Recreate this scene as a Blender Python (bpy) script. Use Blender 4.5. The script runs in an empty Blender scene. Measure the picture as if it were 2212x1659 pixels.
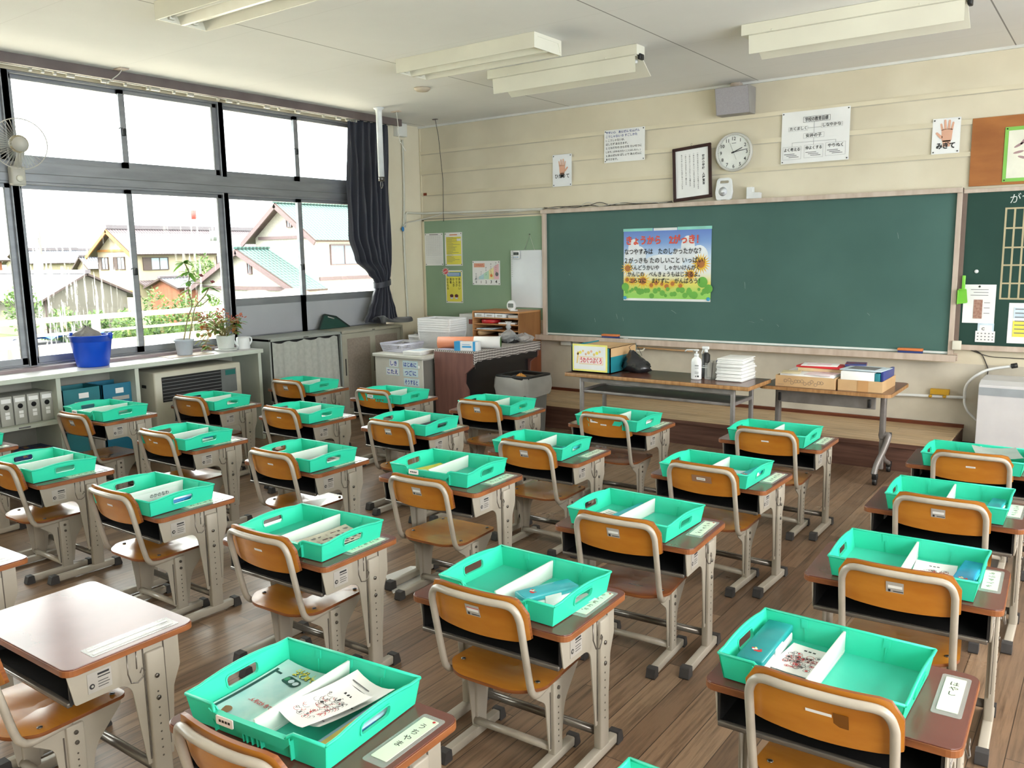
import bpy, bmesh, math, random
from mathutils import Matrix, Vector, Euler
PI = math.pi
SC = bpy.context.scene
COL = SC.collection
rad = math.radians

# ---------------------------------------------------------------- camera
CAM_P = Vector((6.5933, -7.3720, 1.6292))
def cam_axes(yaw, pitch, roll):
    f = Vector((math.sin(yaw)*math.cos(pitch), math.cos(yaw)*math.cos(pitch), math.sin(pitch)))
    r = Vector((math.cos(yaw), -math.sin(yaw), 0)); d = f.cross(r)
    c, s = math.cos(roll), math.sin(roll)
    return c*r + s*d, -s*r + c*d, f
_r, _d, _f = cam_axes(rad(-35.97925), rad(-8.77235), rad(0.99296))
cam = bpy.data.cameras.new('camera'); camo = bpy.data.objects.new('camera', cam); COL.objects.link(camo)
camo.matrix_world = Matrix(((_r.x, -_d.x, -_f.x, CAM_P.x), (_r.y, -_d.y, -_f.y, CAM_P.y), (_r.z, -_d.z, -_f.z, CAM_P.z), (0, 0, 0, 1)))
cam.sensor_fit = 'HORIZONTAL'; cam.sensor_width = 36; cam.lens = 1813.282/2212*36
cam.clip_start = 0.05; cam.clip_end = 2000
SC.camera = camo

# ---------------------------------------------------------------- world, light, exposure
SC.view_settings.view_transform = 'Standard'; SC.view_settings.look = 'None'
SC.view_settings.gamma = 1.0; SC.view_settings.use_curve_mapping = False
SC.view_settings.exposure = 1.62
W = bpy.data.worlds.new('overcast_sky'); SC.world = W; W.use_nodes = True
nt = W.node_tree; nt.nodes.clear()
out = nt.nodes.new('ShaderNodeOutputWorld'); bg = nt.nodes.new('ShaderNodeBackground')
tc = nt.nodes.new('ShaderNodeTexCoord'); sp = nt.nodes.new('ShaderNodeSeparateXYZ'); rp = nt.nodes.new('ShaderNodeValToRGB')
nt.links.new(tc.outputs['Generated'], sp.inputs[0]); nt.links.new(sp.outputs['Z'], rp.inputs[0])
rp.color_ramp.elements[0].position = 0.0; rp.color_ramp.elements[0].color = (0.83, 0.93, 1.0, 1)
rp.color_ramp.elements[1].position = 0.25; rp.color_ramp.elements[1].color = (1.0, 0.985, 0.955, 1)
nt.links.new(rp.outputs[0], bg.inputs[0]); nt.links.new(bg.outputs[0], out.inputs[0])
bg.inputs['Strength'].default_value = 4.0
SUN = bpy.data.lights.new('veiled_sun', 'SUN'); SUN.energy = 4.0; SUN.angle = rad(25); SUN.color = (1.0, 0.96, 0.9)
suno = bpy.data.objects.new('veiled_sun', SUN); COL.objects.link(suno); suno.rotation_euler = Euler((rad(42), 0, 0))
suno.location = (0, 0, 30)

# ---------------------------------------------------------------- materials
def s2l(c):
    c = c/255.0
    return c/12.92 if c <= 0.04045 else ((c+0.055)/1.055)**2.4
def rgb(c): return (s2l(c[0]), s2l(c[1]), s2l(c[2]), 1.0)
_M = {}
def pm(name, c, rough=0.5, metal=0.0, spec=0.5, c2=None, ns=6.0, stretch=(1, 1, 1), detail=4.0, lo=0.35, hi=0.65, bump=0.0, bs=None,
       alpha=1.0, trans=0.0, sheen=0.0, coat=0.0, emit=0.0, rvar=0.0):
    """procedural principled material: colour c mottled towards c2 by stretched noise"""
    if name in _M: return _M[name]
    m = bpy.data.materials.new(name); m.use_nodes = True; n = m.node_tree.nodes; l = m.node_tree.links; n.clear()
    o = n.new('ShaderNodeOutputMaterial'); b = n.new('ShaderNodeBsdfPrincipled')
    if c2 is None: c2 = tuple(max(0, x*0.93) for x in c)
    t = n.new('ShaderNodeTexCoord'); mp = n.new('ShaderNodeMapping'); mp.inputs['Scale'].default_value = stretch
    nz = n.new('ShaderNodeTexNoise'); nz.inputs['Scale'].default_value = ns; nz.inputs['Detail'].default_value = detail
    cr = n.new('ShaderNodeValToRGB'); cr.color_ramp.elements[0].position = lo; cr.color_ramp.elements[1].position = hi
    cr.color_ramp.elements[0].color = rgb(c2); cr.color_ramp.elements[1].color = rgb(c)
    l.new(t.outputs['Object'], mp.inputs[0]); l.new(mp.outputs[0], nz.inputs['Vector']); l.new(nz.outputs['Fac'], cr.inputs[0])
    l.new(cr.outputs[0], b.inputs['Base Color'])
    b.inputs['Roughness'].default_value = rough; b.inputs['Metallic'].default_value = metal
    b.inputs['Specular IOR Level'].default_value = spec
    if coat: b.inputs['Coat Weight'].default_value = coat; b.inputs['Coat Roughness'].default_value = 0.12
    if sheen: b.inputs['Sheen Weight'].default_value = sheen
    if rvar:
        mr = n.new('ShaderNodeMapRange'); mr.inputs['To Min'].default_value = max(0.03, rough-rvar); mr.inputs['To Max'].default_value = min(1, rough+rvar)
        l.new(nz.outputs['Fac'], mr.inputs['Value']); l.new(mr.outputs[0], b.inputs['Roughness'])
    if bump:
        bp = n.new('ShaderNodeBump'); bp.inputs['Strength'].default_value = bump; bp.inputs['Distance'].default_value = 0.01
        if bs:
            n2 = n.new('ShaderNodeTexNoise'); n2.inputs['Scale'].default_value = bs; n2.inputs['Detail'].default_value = 5
            l.new(mp.outputs[0], n2.inputs['Vector']); l.new(n2.outputs['Fac'], bp.inputs['Height'])
        else: l.new(nz.outputs['Fac'], bp.inputs['Height'])
        l.new(bp.outputs[0], b.inputs['Normal'])
    last = b.outputs[0]
    if trans:
        tr = n.new('ShaderNodeBsdfTranslucent'); mx = n.new('ShaderNodeMixShader'); mx.inputs[0].default_value = trans
        l.new(cr.outputs[0], tr.inputs['Color']); l.new(last, mx.inputs[1]); l.new(tr.outputs[0], mx.inputs[2]); last = mx.outputs[0]
    if alpha < 1:
        tp = n.new('ShaderNodeBsdfTransparent'); mx = n.new('ShaderNodeMixShader'); mx.inputs[0].default_value = alpha
        l.new(tp.outputs[0], mx.inputs[1]); l.new(last, mx.inputs[2]); last = mx.outputs[0]
    if emit:
        b.inputs['Emission Color'].default_value = rgb(c); b.inputs['Emission Strength'].default_value = emit
    l.new(last, o.inputs['Surface'])
    _M[name] = m; return m

def nodes_of(name):
    m = bpy.data.materials.new(name); m.use_nodes = True; n = m.node_tree.nodes; n.clear()
    o = n.new('ShaderNodeOutputMaterial'); b = n.new('ShaderNodeBsdfPrincipled'); m.node_tree.links.new(b.outputs[0], o.inputs[0])
    _M[name] = m
    return m, n, m.node_tree.links, b, o
def mth(n, l, op, a, b=None, c=None):
    q = n.new('ShaderNodeMath'); q.operation = op
    for i, x in enumerate((a, b, c)):
        if x is None: continue
        if isinstance(x, (int, float)): q.inputs[i].default_value = x
        else: l.new(x, q.inputs[i])
    return q.outputs[0]
def ramp(n, l, fac, stops):
    r = n.new('ShaderNodeValToRGB'); e = r.color_ramp.elements
    while len(e) < len(stops): e.new(0.5)
    for i, (p, c) in enumerate(stops): e[i].position = p; e[i].color = rgb(c)
    if fac is not None: l.new(fac, r.inputs[0])
    return r.outputs[0]
def mixc(n, l, fac, a, b, mode='MIX'):
    q = n.new('ShaderNodeMix'); q.data_type = 'RGBA'; q.blend_type = mode
    for i, x in ((0, fac), (6, a), (7, b)):
        if isinstance(x, (int, float)): q.inputs[i].default_value = x
        elif isinstance(x, tuple): q.inputs[i].default_value = rgb(x)
        else: l.new(x, q.inputs[i])
    return q.outputs[2]
def noise(n, l, vec, scale, detail=4, rough=0.5):
    z = n.new('ShaderNodeTexNoise'); z.inputs['Scale'].default_value = scale; z.inputs['Detail'].default_value = detail; z.inputs['Roughness'].default_value = rough
    l.new(vec, z.inputs['Vector']); return z.outputs['Fac']
def mapping(n, l, vec, scale=(1, 1, 1), loc=(0, 0, 0)):
    q = n.new('ShaderNodeMapping'); q.inputs['Scale'].default_value = scale; q.inputs['Location'].default_value = loc; l.new(vec, q.inputs[0]); return q.outputs[0]
def objco(n): return n.new('ShaderNodeTexCoord').outputs['Object']
def addbump(n, l, b, h, strength=0.3, dist=0.01):
    q = n.new('ShaderNodeBump'); q.inputs['Strength'].default_value = strength; q.inputs['Distance'].default_value = dist
    l.new(h, q.inputs['Height']); l.new(q.outputs[0], b.inputs['Normal'])

def plank_mat(name, pw, plen, axis, cols, rough, gap=(30, 22, 16), wear=None, spec=0.5):
    """boards running along axis ('x' or 'y'), each with its own tone and grain"""
    m, n, l, b, o = nodes_of(name)
    co = objco(n); s = n.new('ShaderNodeSeparateXYZ'); l.new(co, s.inputs[0])
    u = s.outputs['X' if axis == 'y' else 'Y']; v = s.outputs['Y' if axis == 'y' else 'X']
    k = mth(n, l, 'FLOOR', mth(n, l, 'DIVIDE', u, pw))
    w1 = n.new('ShaderNodeTexWhiteNoise'); w1.noise_dimensions = '1D'; l.new(k, w1.inputs['W'])
    vv = mth(n, l, 'ADD', mth(n, l, 'DIVIDE', v, plen), mth(n, l, 'MULTIPLY', w1.outputs['Value'], 7.3))
    kk = mth(n, l, 'FLOOR', vv)
    w2 = n.new('ShaderNodeTexWhiteNoise'); w2.noise_dimensions = '2D'
    cb = n.new('ShaderNodeCombineXYZ'); l.new(k, cb.inputs[0]); l.new(kk, cb.inputs[1]); l.new(cb.outputs[0], w2.inputs['Vector'])
    base = ramp(n, l, w2.outputs['Value'], cols)
    st = (60, 3, 1) if axis == 'y' else (3, 60, 1)
    off = n.new('ShaderNodeVectorMath'); off.operation = 'ADD'; l.new(co, off.inputs[0]); l.new(w2.outputs['Color'], off.inputs[1])
    gr = noise(n, l, mapping(n, l, off.outputs[0], st), 1.0, 6, 0.65)
    g2 = ramp(n, l, gr, [(0.3, (120, 110, 100)), (0.55, (255, 255, 255)), (0.75, (235, 230, 225))])
    base = mixc(n, l, 0.75, base, g2, 'MULTIPLY')
    big = noise(n, l, co, 0.8, 5, 0.6)
    if wear: base = mixc(n, l, mth(n, l, 'MULTIPLY', mth(n, l, 'SUBTRACT', big, 0.35), 1.2), base, wear)
    fu = mth(n, l, 'FRACT', mth(n, l, 'DIVIDE', u, pw)); fv = mth(n, l, 'FRACT', vv)
    gw = 0.0016/pw; g = mth(n, l, 'MINIMUM', fu, mth(n, l, 'SUBTRACT', 1.0, fu)); gu = mth(n, l, 'LESS_THAN', g, gw)
    gg = mth(n, l, 'MINIMUM', fv, mth(n, l, 'SUBTRACT', 1.0, fv)); gv = mth(n, l, 'LESS_THAN', gg, 0.0014/plen)
    gp = mth(n, l, 'MAXIMUM', gu, gv)
    base = mixc(n, l, mth(n, l, 'MULTIPLY', gp, 0.8), base, gap)
    l.new(base, b.inputs['Base Color'])
    mr = n.new('ShaderNodeMapRange'); mr.inputs['From Min'].default_value = 0.3; mr.inputs['From Max'].default_value = 0.7
    mr.inputs['To Min'].default_value = rough-0.1; mr.inputs['To Max'].default_value = rough+0.12
    l.new(noise(n, l, co, 3.0, 5, 0.6), mr.inputs['Value']); l.new(mr.outputs[0], b.inputs['Roughness'])
    b.inputs['Specular IOR Level'].default_value = spec
    addbump(n, l, b, mth(n, l, 'SUBTRACT', mth(n, l, 'MULTIPLY', gr, 0.25), gp), 0.25, 0.002)
    return m

# ---------------------------------------------------------------- mesh building
class MB:
    def __init__(s): s.v = []; s.f = []; s.m = []; s.s = []; s.mats = []
    def mi(s, mat):
        if mat not in s.mats: s.mats.append(mat)
        return s.mats.index(mat)
    def add(s, vs, fs, mat, smooth=False, M=None):
        b = len(s.v); i = s.mi(mat)
        s.v += [(M @ Vector(p)) if M is not None else Vector(p) for p in vs]
        for f in fs: s.f.append([b+k for k in f]); s.m.append(i); s.s.append(smooth)
        return s
    def box(s, x0, x1, y0, y1, z0, z1, mat, M=None):
        vs = [(x0,y0,z0),(x1,y0,z0),(x1,y1,z0),(x0,y1,z0),(x0,y0,z1),(x1,y0,z1),(x1,y1,z1),(x0,y1,z1)]
        return s.add(vs, [(3,2,1,0),(4,5,6,7),(0,1,5,4),(1,2,6,5),(2,3,7,6),(3,0,4,7)], mat, False, M)
    def rbox(s, x0, x1, y0, y1, z0, z1, mat, r=0.005, M=None, seg=2):
        bm = bmesh.new(); bmesh.ops.create_cube(bm, size=1.0)
        for v in bm.verts: v.co = Vector(((x0+x1)/2+v.co.x*(x1-x0), (y0+y1)/2+v.co.y*(y1-y0), (z0+z1)/2+v.co.z*(z1-z0)))
        bmesh.ops.bevel(bm, geom=bm.edges[:], offset=r, segments=seg, affect='EDGES', profile=0.5)
        bm.verts.ensure_lookup_table()
        s.add([v.co for v in bm.verts], [[v.index for v in f.verts] for f in bm.faces], mat, True, M); bm.free(); return s
    def tube(s, pts, r, mat, n=8, closed=False, M=None, caps=True):
        pts = [Vector(p) for p in pts]; N = len(pts); rs = r if isinstance(r, (list, tuple)) else [r]*N
        T = []
        for i in range(N):
            a = pts[(i-1) % N] if (closed or i > 0) else pts[i]; b = pts[(i+1) % N] if (closed or i < N-1) else pts[i]
            T.append((b-a).normalized())
        up = Vector((0, 0, 1)) if abs(T[0].z) < 0.9 else Vector((1, 0, 0))
        nrm = T[0].cross(up).normalized(); vs = []
        for i in range(N):
            nrm = (nrm - T[i]*nrm.dot(T[i])).normalized(); bn = T[i].cross(nrm)
            for k in range(n):
                a = 2*PI*k/n; vs.append(pts[i] + (nrm*math.cos(a) + bn*math.sin(a))*rs[i])
        fs = []
        for i in range(N if closed else N-1):
            j = (i+1) % N
            for k in range(n): fs.append((i*n+k, i*n+(k+1) % n, j*n+(k+1) % n, j*n+k))
        if caps and not closed: fs.append(tuple(range(n-1, -1, -1))); fs.append(tuple((N-1)*n+k for k in range(n)))
        return s.add(vs, fs, mat, True, M)
    def cyl(s, p0, p1, r, mat, n=16, r1=None, M=None): return s.tube([p0, p1], [r, r if r1 is None else r1], mat, n, M=M)
    def lathe(s, prof, mat, c=(0, 0, 0), n=28, M=None, sx=1, sy=1, cap=True):
        vs = []; fs = []
        for (r, z) in prof:
            for k in range(n):
                a = 2*PI*k/n; vs.append((c[0]+r*sx*math.cos(a), c[1]+r*sy*math.sin(a), c[2]+z))
        for i in range(len(prof)-1):
            for k in range(n): fs.append((i*n+k, i*n+(k+1) % n, (i+1)*n+(k+1) % n, (i+1)*n+k))
        if cap and prof[0][0] > 2e-3: fs.append(tuple(range(n-1, -1, -1)))
        if cap and prof[-1][0] > 2e-3: fs.append(tuple((len(prof)-1)*n+k for k in range(n)))
        return s.add(vs, fs, mat, True, M)
    def poly(s, pts, mat, M=None): return s.add(pts, [tuple(range(len(pts)))], mat, False, M)
    def prism(s, pts, a, b, mat, M=None, smooth=False):
        """2D polygon (x,y) extruded from z=a to z=b, then placed by M"""
        n = len(pts); vs = [(p[0], p[1], a) for p in pts] + [(p[0], p[1], b) for p in pts]
        fs = [tuple(range(n-1, -1, -1)), tuple(range(n, 2*n))] + [(i, (i+1) % n, n+(i+1) % n, n+i) for i in range(n)]
        return s.add(vs, fs, mat, smooth, M)
    def grid(s, rows, mat, smooth=True, M=None, wrap=False):
        nr = len(rows); nc = len(rows[0]); vs = [p for r in rows for p in r]; fs = []
        for i in range(nr-1):
            for k in range(nc if wrap else nc-1): fs.append((i*nc+k, i*nc+(k+1) % nc, (i+1)*nc+(k+1) % nc, (i+1)*nc+k))
        return s.add(vs, fs, mat, smooth, M)
    def ell(s, c, rx, ry, rz, mat, n=16, k=10, M=None):
        prof = [(math.sin(PI*i/k), -math.cos(PI*i/k)) for i in range(k+1)]; prof[0] = (1e-7, -1); prof[-1] = (1e-7, 1)
        vs = []; fs = []
        for (r, z) in prof:
            for q in range(n): a = 2*PI*q/n; vs.append((c[0]+rx*r*math.cos(a), c[1]+ry*r*math.sin(a), c[2]+rz*z))
        for i in range(k):
            for q in range(n): fs.append((i*n+q, i*n+(q+1) % n, (i+1)*n+(q+1) % n, (i+1)*n+q))
        return s.add(vs, fs, mat, True, M)
    def plate(s, outer, holes, th, mat, M=None, bevel=0.0):
        vs, fs = fill_curve(outer, holes, th, bevel); return s.add(vs, fs, mat, False, M)
    def text(s, txt, O, U, V, h, mat, align='L', bold=0.0, maxw=None, vertical=False, lead=1.12):
        """lettering lying on the plane (O; U right, V up), letter height h"""
        O, U, V = Vector(O), Vector(U).normalized(), Vector(V).normalized()
        if vertical:
            for i, ch in enumerate(txt):
                if ch != ' ' and ch != '\u3000': s.text(ch, O - V*(h*lead*(i+1)), U, V, h, mat, 'C', bold)
            return s
        vs, fs, w = glyphs(txt, bold); k = h
        if maxw and w*k > maxw: kx = maxw/w
        else: kx = k
        dx = {'L': 0, 'C': -w*kx/2, 'R': -w*kx}[align]
        return s.add([O + U*(p[0]*kx+dx) + V*(p[1]*k) for p in vs], fs, mat)
    def bend(s, fn): s.v = [Vector(fn(p)) for p in s.v]; return s
    def build(s, name, parent=None, loc=None, rotz=0.0, label=None, cat=None, group=None, kind=None, weld=False, bevel=0.0, subsurf=0, rot=None):
        me = bpy.data.meshes.new(name); me.from_pydata(s.v, [], s.f)
        for m in s.mats: me.materials.append(m)
        me.polygons.foreach_set('material_index', s.m); me.polygons.foreach_set('use_smooth', s.s); me.update()
        if weld:
            bm = bmesh.new(); bm.from_mesh(me); bmesh.ops.remove_doubles(bm, verts=bm.verts[:], dist=1e-5); bm.to_mesh(me); bm.free()
        ob = bpy.data.objects.new(name, me); COL.objects.link(ob)
        if parent is not None: ob.parent = parent
        if loc is not None: ob.location = loc
        if rot is not None: ob.rotation_euler = rot
        elif rotz: ob.rotation_euler = (0, 0, rotz)
        if bevel:
            q = ob.modifiers.new('bevel', 'BEVEL'); q.width = bevel; q.segments = 2; q.limit_method = 'ANGLE'; q.angle_limit = rad(40)
        if subsurf:
            q = ob.modifiers.new('subdivision', 'SUBSURF'); q.levels = subsurf; q.render_levels = subsurf
        tag(ob, label, cat, group, kind); return ob

def tag(o, label=None, cat=None, group=None, kind=None):
    if label: o['label'] = label
    if cat: o['category'] = cat
    if group: o['group'] = group
    if kind: o['kind'] = kind
    return o
def thing(name, label, cat, loc=(0, 0, 0), rotz=0.0, group=None, rot=None):
    o = bpy.data.objects.new(name, None); COL.objects.link(o); o.empty_display_size = 0.05
    o.location = loc; o.rotation_euler = rot if rot else (0, 0, rotz)
    return tag(o, label, cat, group)
def struct(mb, name, **k): return mb.build(name, kind='structure', **k)
def dup(root, loc, rotz, label=None, group=None):
    r = root.copy(); COL.objects.link(r); r.location = loc; r.rotation_euler = (0, 0, rotz)
    if label: r['label'] = label
    if group: r['group'] = group
    for ch in list(root.children):
        c = ch.copy(); COL.objects.link(c); c.parent = r
        for g in list(ch.children):
            d = g.copy(); COL.objects.link(d); d.parent = c
    return r

_GC = {}
def glyphs(txt, bold=0.0):
    k = (txt, round(bold, 4))
    if k not in _GC:
        c = bpy.data.curves.new('glyphs', 'FONT'); c.body = txt; c.size = 1.0; c.resolution_u = 2; c.offset = bold; c.fill_mode = 'FRONT'
        o = bpy.data.objects.new('glyphs', c); COL.objects.link(o)
        me = bpy.data.meshes.new_from_object(o.evaluated_get(bpy.context.evaluated_depsgraph_get()))
        vs = [tuple(v.co) for v in me.vertices]; fs = [tuple(p.vertices) for p in me.polygons]
        bpy.data.objects.remove(o); bpy.data.curves.remove(c); bpy.data.meshes.remove(me)
        x0 = min((v[0] for v in vs), default=0); x1 = max((v[0] for v in vs), default=0)
        _GC[k] = ([(v[0]-x0, v[1], 0) for v in vs], fs, x1-x0)
    return _GC[k]
def fill_curve(outer, holes, th, bevel=0.0):
    c = bpy.data.curves.new('plate', 'CURVE'); c.dimensions = '2D'; c.fill_mode = 'BOTH'; c.extrude = max(1e-4, th/2-bevel); c.bevel_depth = bevel; c.bevel_resolution = 1
    for loop in [outer]+list(holes):
        sp = c.splines.new('POLY'); sp.points.add(len(loop)-1); sp.use_cyclic_u = True
        for i, p in enumerate(loop): sp.points[i].co = (p[0], p[1], 0, 1)
    o = bpy.data.objects.new('plate', c); COL.objects.link(o)
    me = bpy.data.meshes.new_from_object(o.evaluated_get(bpy.context.evaluated_depsgraph_get()))
    vs = [tuple(v.co) for v in me.vertices]; fs = [tuple(p.vertices) for p in me.polygons]
    bpy.data.objects.remove(o); bpy.data.curves.remove(c); bpy.data.meshes.remove(me)
    return vs, fs
def rrect(x0, x1, y0, y1, r, n=5):
    rr = r if isinstance(r, (list, tuple)) else [r]*4
    out = []
    for (cx, cy, a0, q) in ((x1, y0, -90, rr[0]), (x1, y1, 0, rr[1]), (x0, y1, 90, rr[2]), (x0, y0, 180, rr[3])):
        sx = -1 if cx == x1 else 1; sy = -1 if cy == y1 else 1
        if q <= 0: out.append((cx, cy)); continue
        for i in range(n+1):
            a = rad(a0+90*i/n); out.append((cx+sx*q+q*math.cos(a), cy+sy*q+q*math.sin(a)))
    return out
def circ(cx, cy, r, n=24, ry=None): return [(cx+r*math.cos(2*PI*i/n), cy+(ry or r)*math.sin(2*PI*i/n)) for i in range(n)]
def spl(pts, n=6):
    """smooth curve through points (Catmull-Rom)"""
    P = [Vector(p) for p in pts]; out = []
    for i in range(len(P)-1):
        a = P[max(i-1, 0)]; b = P[i]; c = P[i+1]; d = P[min(i+2, len(P)-1)]
        for k in range(n):
            t = k/n; out.append(0.5*((2*b)+(c-a)*t+(2*a-5*b+4*c-d)*t*t+(3*b-a-3*c+d)*t**3))
    out.append(P[-1]); return out
def frame_m(O, X, Y):
    """matrix taking (x,y,z) to O + x*X + y*Y + z*(X x Y)"""
    X = Vector(X).normalized(); Y = Vector(Y).normalized(); Z = X.cross(Y); O = Vector(O)
    return Matrix(((X.x, Y.x, Z.x, O.x), (X.y, Y.y, Z.y, O.y), (X.z, Y.z, Z.z, O.z), (0, 0, 0, 1)))
def wallm(y, z=0, x=0): return frame_m((x, y, z), (1, 0, 0), (0, 0, 1))     # x,z plane facing the class (-y)
rnd = random.Random(7)
# ================================================================ the setting
RX, RY, H = 8.7, -9.4, 3.07
m_wall = pm('beige_plaster', (222, 213, 190), 0.85, c2=(210, 200, 176), ns=1.6, detail=6, bump=0.05, bs=60)
m_walld = pm('beige_plaster_worn', (212, 205, 188), 0.85, c2=(180, 173, 158), ns=2.2, detail=8, lo=0.35, hi=0.7)
m_mould = pm('painted_moulding', (222, 212, 186), 0.7, c2=(210, 200, 174), ns=2)
m_white = pm('white_paint', (228, 228, 222), 0.6, c2=(214, 214, 208), ns=3)
m_offw = pm('off_white_enamel', (226, 223, 206), 0.35, c2=(216, 212, 196), ns=2)
m_alu = pm('anodised_aluminium', (150, 152, 156), 0.42, 0.55, c2=(136, 138, 142), ns=3, stretch=(1, 1, 6))
m_alud = pm('dark_window_rubber', (110, 110, 110), 0.7)
m_panel = pm('grey_window_panel', (168, 170, 174), 0.5, c2=(156, 158, 163), ns=1.5)
m_brown = pm('brown_curtain_box', (112, 100, 97), 0.55, c2=(98, 86, 84), ns=4)
m_sill = pm('mauve_sill_paint', (150, 136, 138), 0.5, c2=(132, 118, 120), ns=5)
m_conc = pm('outdoor_concrete', (205, 200, 188), 0.9, c2=(180, 174, 160), ns=3, detail=8, bump=0.2, bs=30)
m_black = pm('black_plastic', (26, 26, 27), 0.45)
m_dark = pm('dark_interior', (20, 19, 18), 0.8)
m_floor = plank_mat('floor_boards', 0.097, 1.3, 'y', [(0.0, (112, 88, 68)), (0.35, (138, 110, 86)), (0.7, (156, 128, 102)), (1.0, (124, 98, 76))], 0.36, wear=(120, 104, 90), spec=0.5)
m_stage = plank_mat('platform_boards', 0.075, 2.0, 'x', [(0.0, (196, 168, 130)), (0.5, (208, 182, 145)), (1.0, (188, 160, 122))], 0.45, gap=(150, 120, 86))
m_stagef = pm('platform_front', (104, 72, 58), 0.6, c2=(72, 44, 34), ns=3, stretch=(1, 8, 14), detail=8, lo=0.3, hi=0.7)
m_redwood = pm('red_brown_wood', (112, 58, 36), 0.4, c2=(86, 42, 26), ns=3, stretch=(1, 1, 8))
m_board = pm('chalkboard_green', (74, 108, 100), 0.62, c2=(64, 97, 90), ns=1.3, detail=6, lo=0.3, hi=0.7, spec=0.35)
m_boardd = pm('chalkboard_deep_green', (36, 70, 60), 0.6, c2=(28, 60, 52), ns=1.3, detail=6, spec=0.35)
m_felt = pm('green_notice_felt', (146, 170, 144), 0.9, c2=(134, 160, 132), ns=1.2, detail=5)
m_frame = pm('pale_frame_wood', (204, 188, 174), 0.5, c2=(186, 168, 152), ns=3, stretch=(6, 6, 1))
m_cork = pm('orange_plywood', (176, 112, 56), 0.55, c2=(150, 90, 42), ns=2.2, stretch=(1, 1, 3), detail=7)

# ceiling with panel joints
m_ceil, n, l, b, o = nodes_of('ceiling_board')
co = objco(n); s = n.new('ShaderNodeSeparateXYZ'); l.new(co, s.inputs[0])
def joint(coord, at, w): return mth(n, l, 'LESS_THAN', mth(n, l, 'ABSOLUTE', mth(n, l, 'SUBTRACT', coord, at)), w)
jx = mth(n, l, 'LESS_THAN', mth(n, l, 'ABSOLUTE', mth(n, l, 'SUBTRACT', mth(n, l, 'FRACT', mth(n, l, 'DIVIDE', mth(n, l, 'SUBTRACT', s.outputs['X'], 1.06), 1.91)), 0.5)), 0.0024)
jy = mth(n, l, 'LESS_THAN', mth(n, l, 'ABSOLUTE', mth(n, l, 'SUBTRACT', mth(n, l, 'FRACT', mth(n, l, 'DIVIDE', mth(n, l, 'ADD', s.outputs['Y'], 0.0), 1.07)), 0.5)), 0.0016)
base = ramp(n, l, noise(n, l, co, 0.7, 6, 0.6), [(0.3, (226, 225, 222)), (0.7, (236, 235, 232))])
base = mixc(n, l, mth(n, l, 'MULTIPLY', jy, 0.25), base, (150, 146, 140)); base = mixc(n, l, mth(n, l, 'MULTIPLY', jx, 0.75), base, (95, 90, 86))
l.new(base, b.inputs['Base Color']); b.inputs['Roughness'].default_value = 0.8

# window glass: thin pane, mirror only at the surface, with rain-run dirt
def glass_mat(name, dirt):
    m, n, l, b, o = nodes_of(name); n.remove(b)
    tp = n.new('ShaderNodeBsdfTransparent'); gl = n.new('ShaderNodeBsdfGlossy'); gl.inputs['Roughness'].default_value = 0.02
    fr = n.new('ShaderNodeFresnel'); fr.inputs['IOR'].default_value = 1.35
    mx = n.new('ShaderNodeMixShader'); l.new(fr.outputs[0], mx.inputs[0]); l.new(tp.outputs[0], mx.inputs[1]); l.new(gl.outputs[0], mx.inputs[2])
    tp.inputs['Color'].default_value = (0.93, 0.96, 0.95, 1)
    last = mx.outputs[0]
    if dirt:
        co = objco(n); st = noise(n, l, mapping(n, l, co, (1, 38, 2.2)), 1.0, 6, 0.7)
        big = noise(n, l, mapping(n, l, co, (1, 1.6, 1.2)), 1.0, 2)
        k = mth(n, l, 'MULTIPLY', mth(n, l, 'GREATER_THAN', st, 0.56), mth(n, l, 'MULTIPLY', mth(n, l, 'MAXIMUM', mth(n, l, 'SUBTRACT', big, 0.42), 0.0), dirt))
        df = n.new('ShaderNodeBsdfDiffuse'); df.inputs[0].default_value = (0.75, 0.75, 0.72, 1); tl = n.new('ShaderNodeBsdfTranslucent'); tl.inputs[0].default_value = (0.75, 0.75, 0.72, 1)
        m1 = n.new('ShaderNodeMixShader'); m1.inputs[0].default_value = 0.5; l.new(df.outputs[0], m1.inputs[1]); l.new(tl.outputs[0], m1.inputs[2])
        m2 = n.new('ShaderNodeMixShader'); l.new(k, m2.inputs[0]); l.new(last, m2.inputs[1]); l.new(m1.outputs[0], m2.inputs[2]); last = m2.outputs[0]
    l.new(last, o.inputs['Surface']); return m
m_glass = glass_mat('window_glass', 0); m_glassd = glass_mat('rain_streaked_glass', 2.2)

struct(MB().box(-0.3, RX+0.2, RY-0.2, 0.15, -0.12, 0, m_floor), 'floor')
struct(MB().box(-0.66, RX+0.2, RY-0.2, 0.15, H, H+0.15, m_ceil), 'ceiling')
w = MB().box(-0.3, RX+0.2, 0, 0.15, 0.72, H, m_wall).box(-0.3, RX+0.2, 0, 0.15, 0, 0.72, m_walld)
struct(w, 'wall_front')
struct(MB().box(-0.3, RX+0.2, RY-0.15, RY, 0, H, m_wall), 'wall_back')
# corridor side: low wall, piers and an unseen window band sized for fill light
w = MB().box(RX, RX+0.15, RY, 0, 0, 0.9, m_wall).box(RX, RX+0.15, RY, 0, 2.7, H, m_wall)
for y0, y1 in ((-1.4, 0), (-5.2, -4.6), (-9.4, -8.6)): w.box(RX, RX+0.15, y0, y1, 0.9, 2.7, m_wall)
struct(w, 'wall_right')
struct(MB().box(RX+0.15, RX+3.2, RY, 0.15, -0.12, 0, pm('corridor_bounce_floor', (206, 200, 190), 0.5)), 'corridor_bounce_floor')  # unseen pale floor, added to bounce light up to the ceiling
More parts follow.
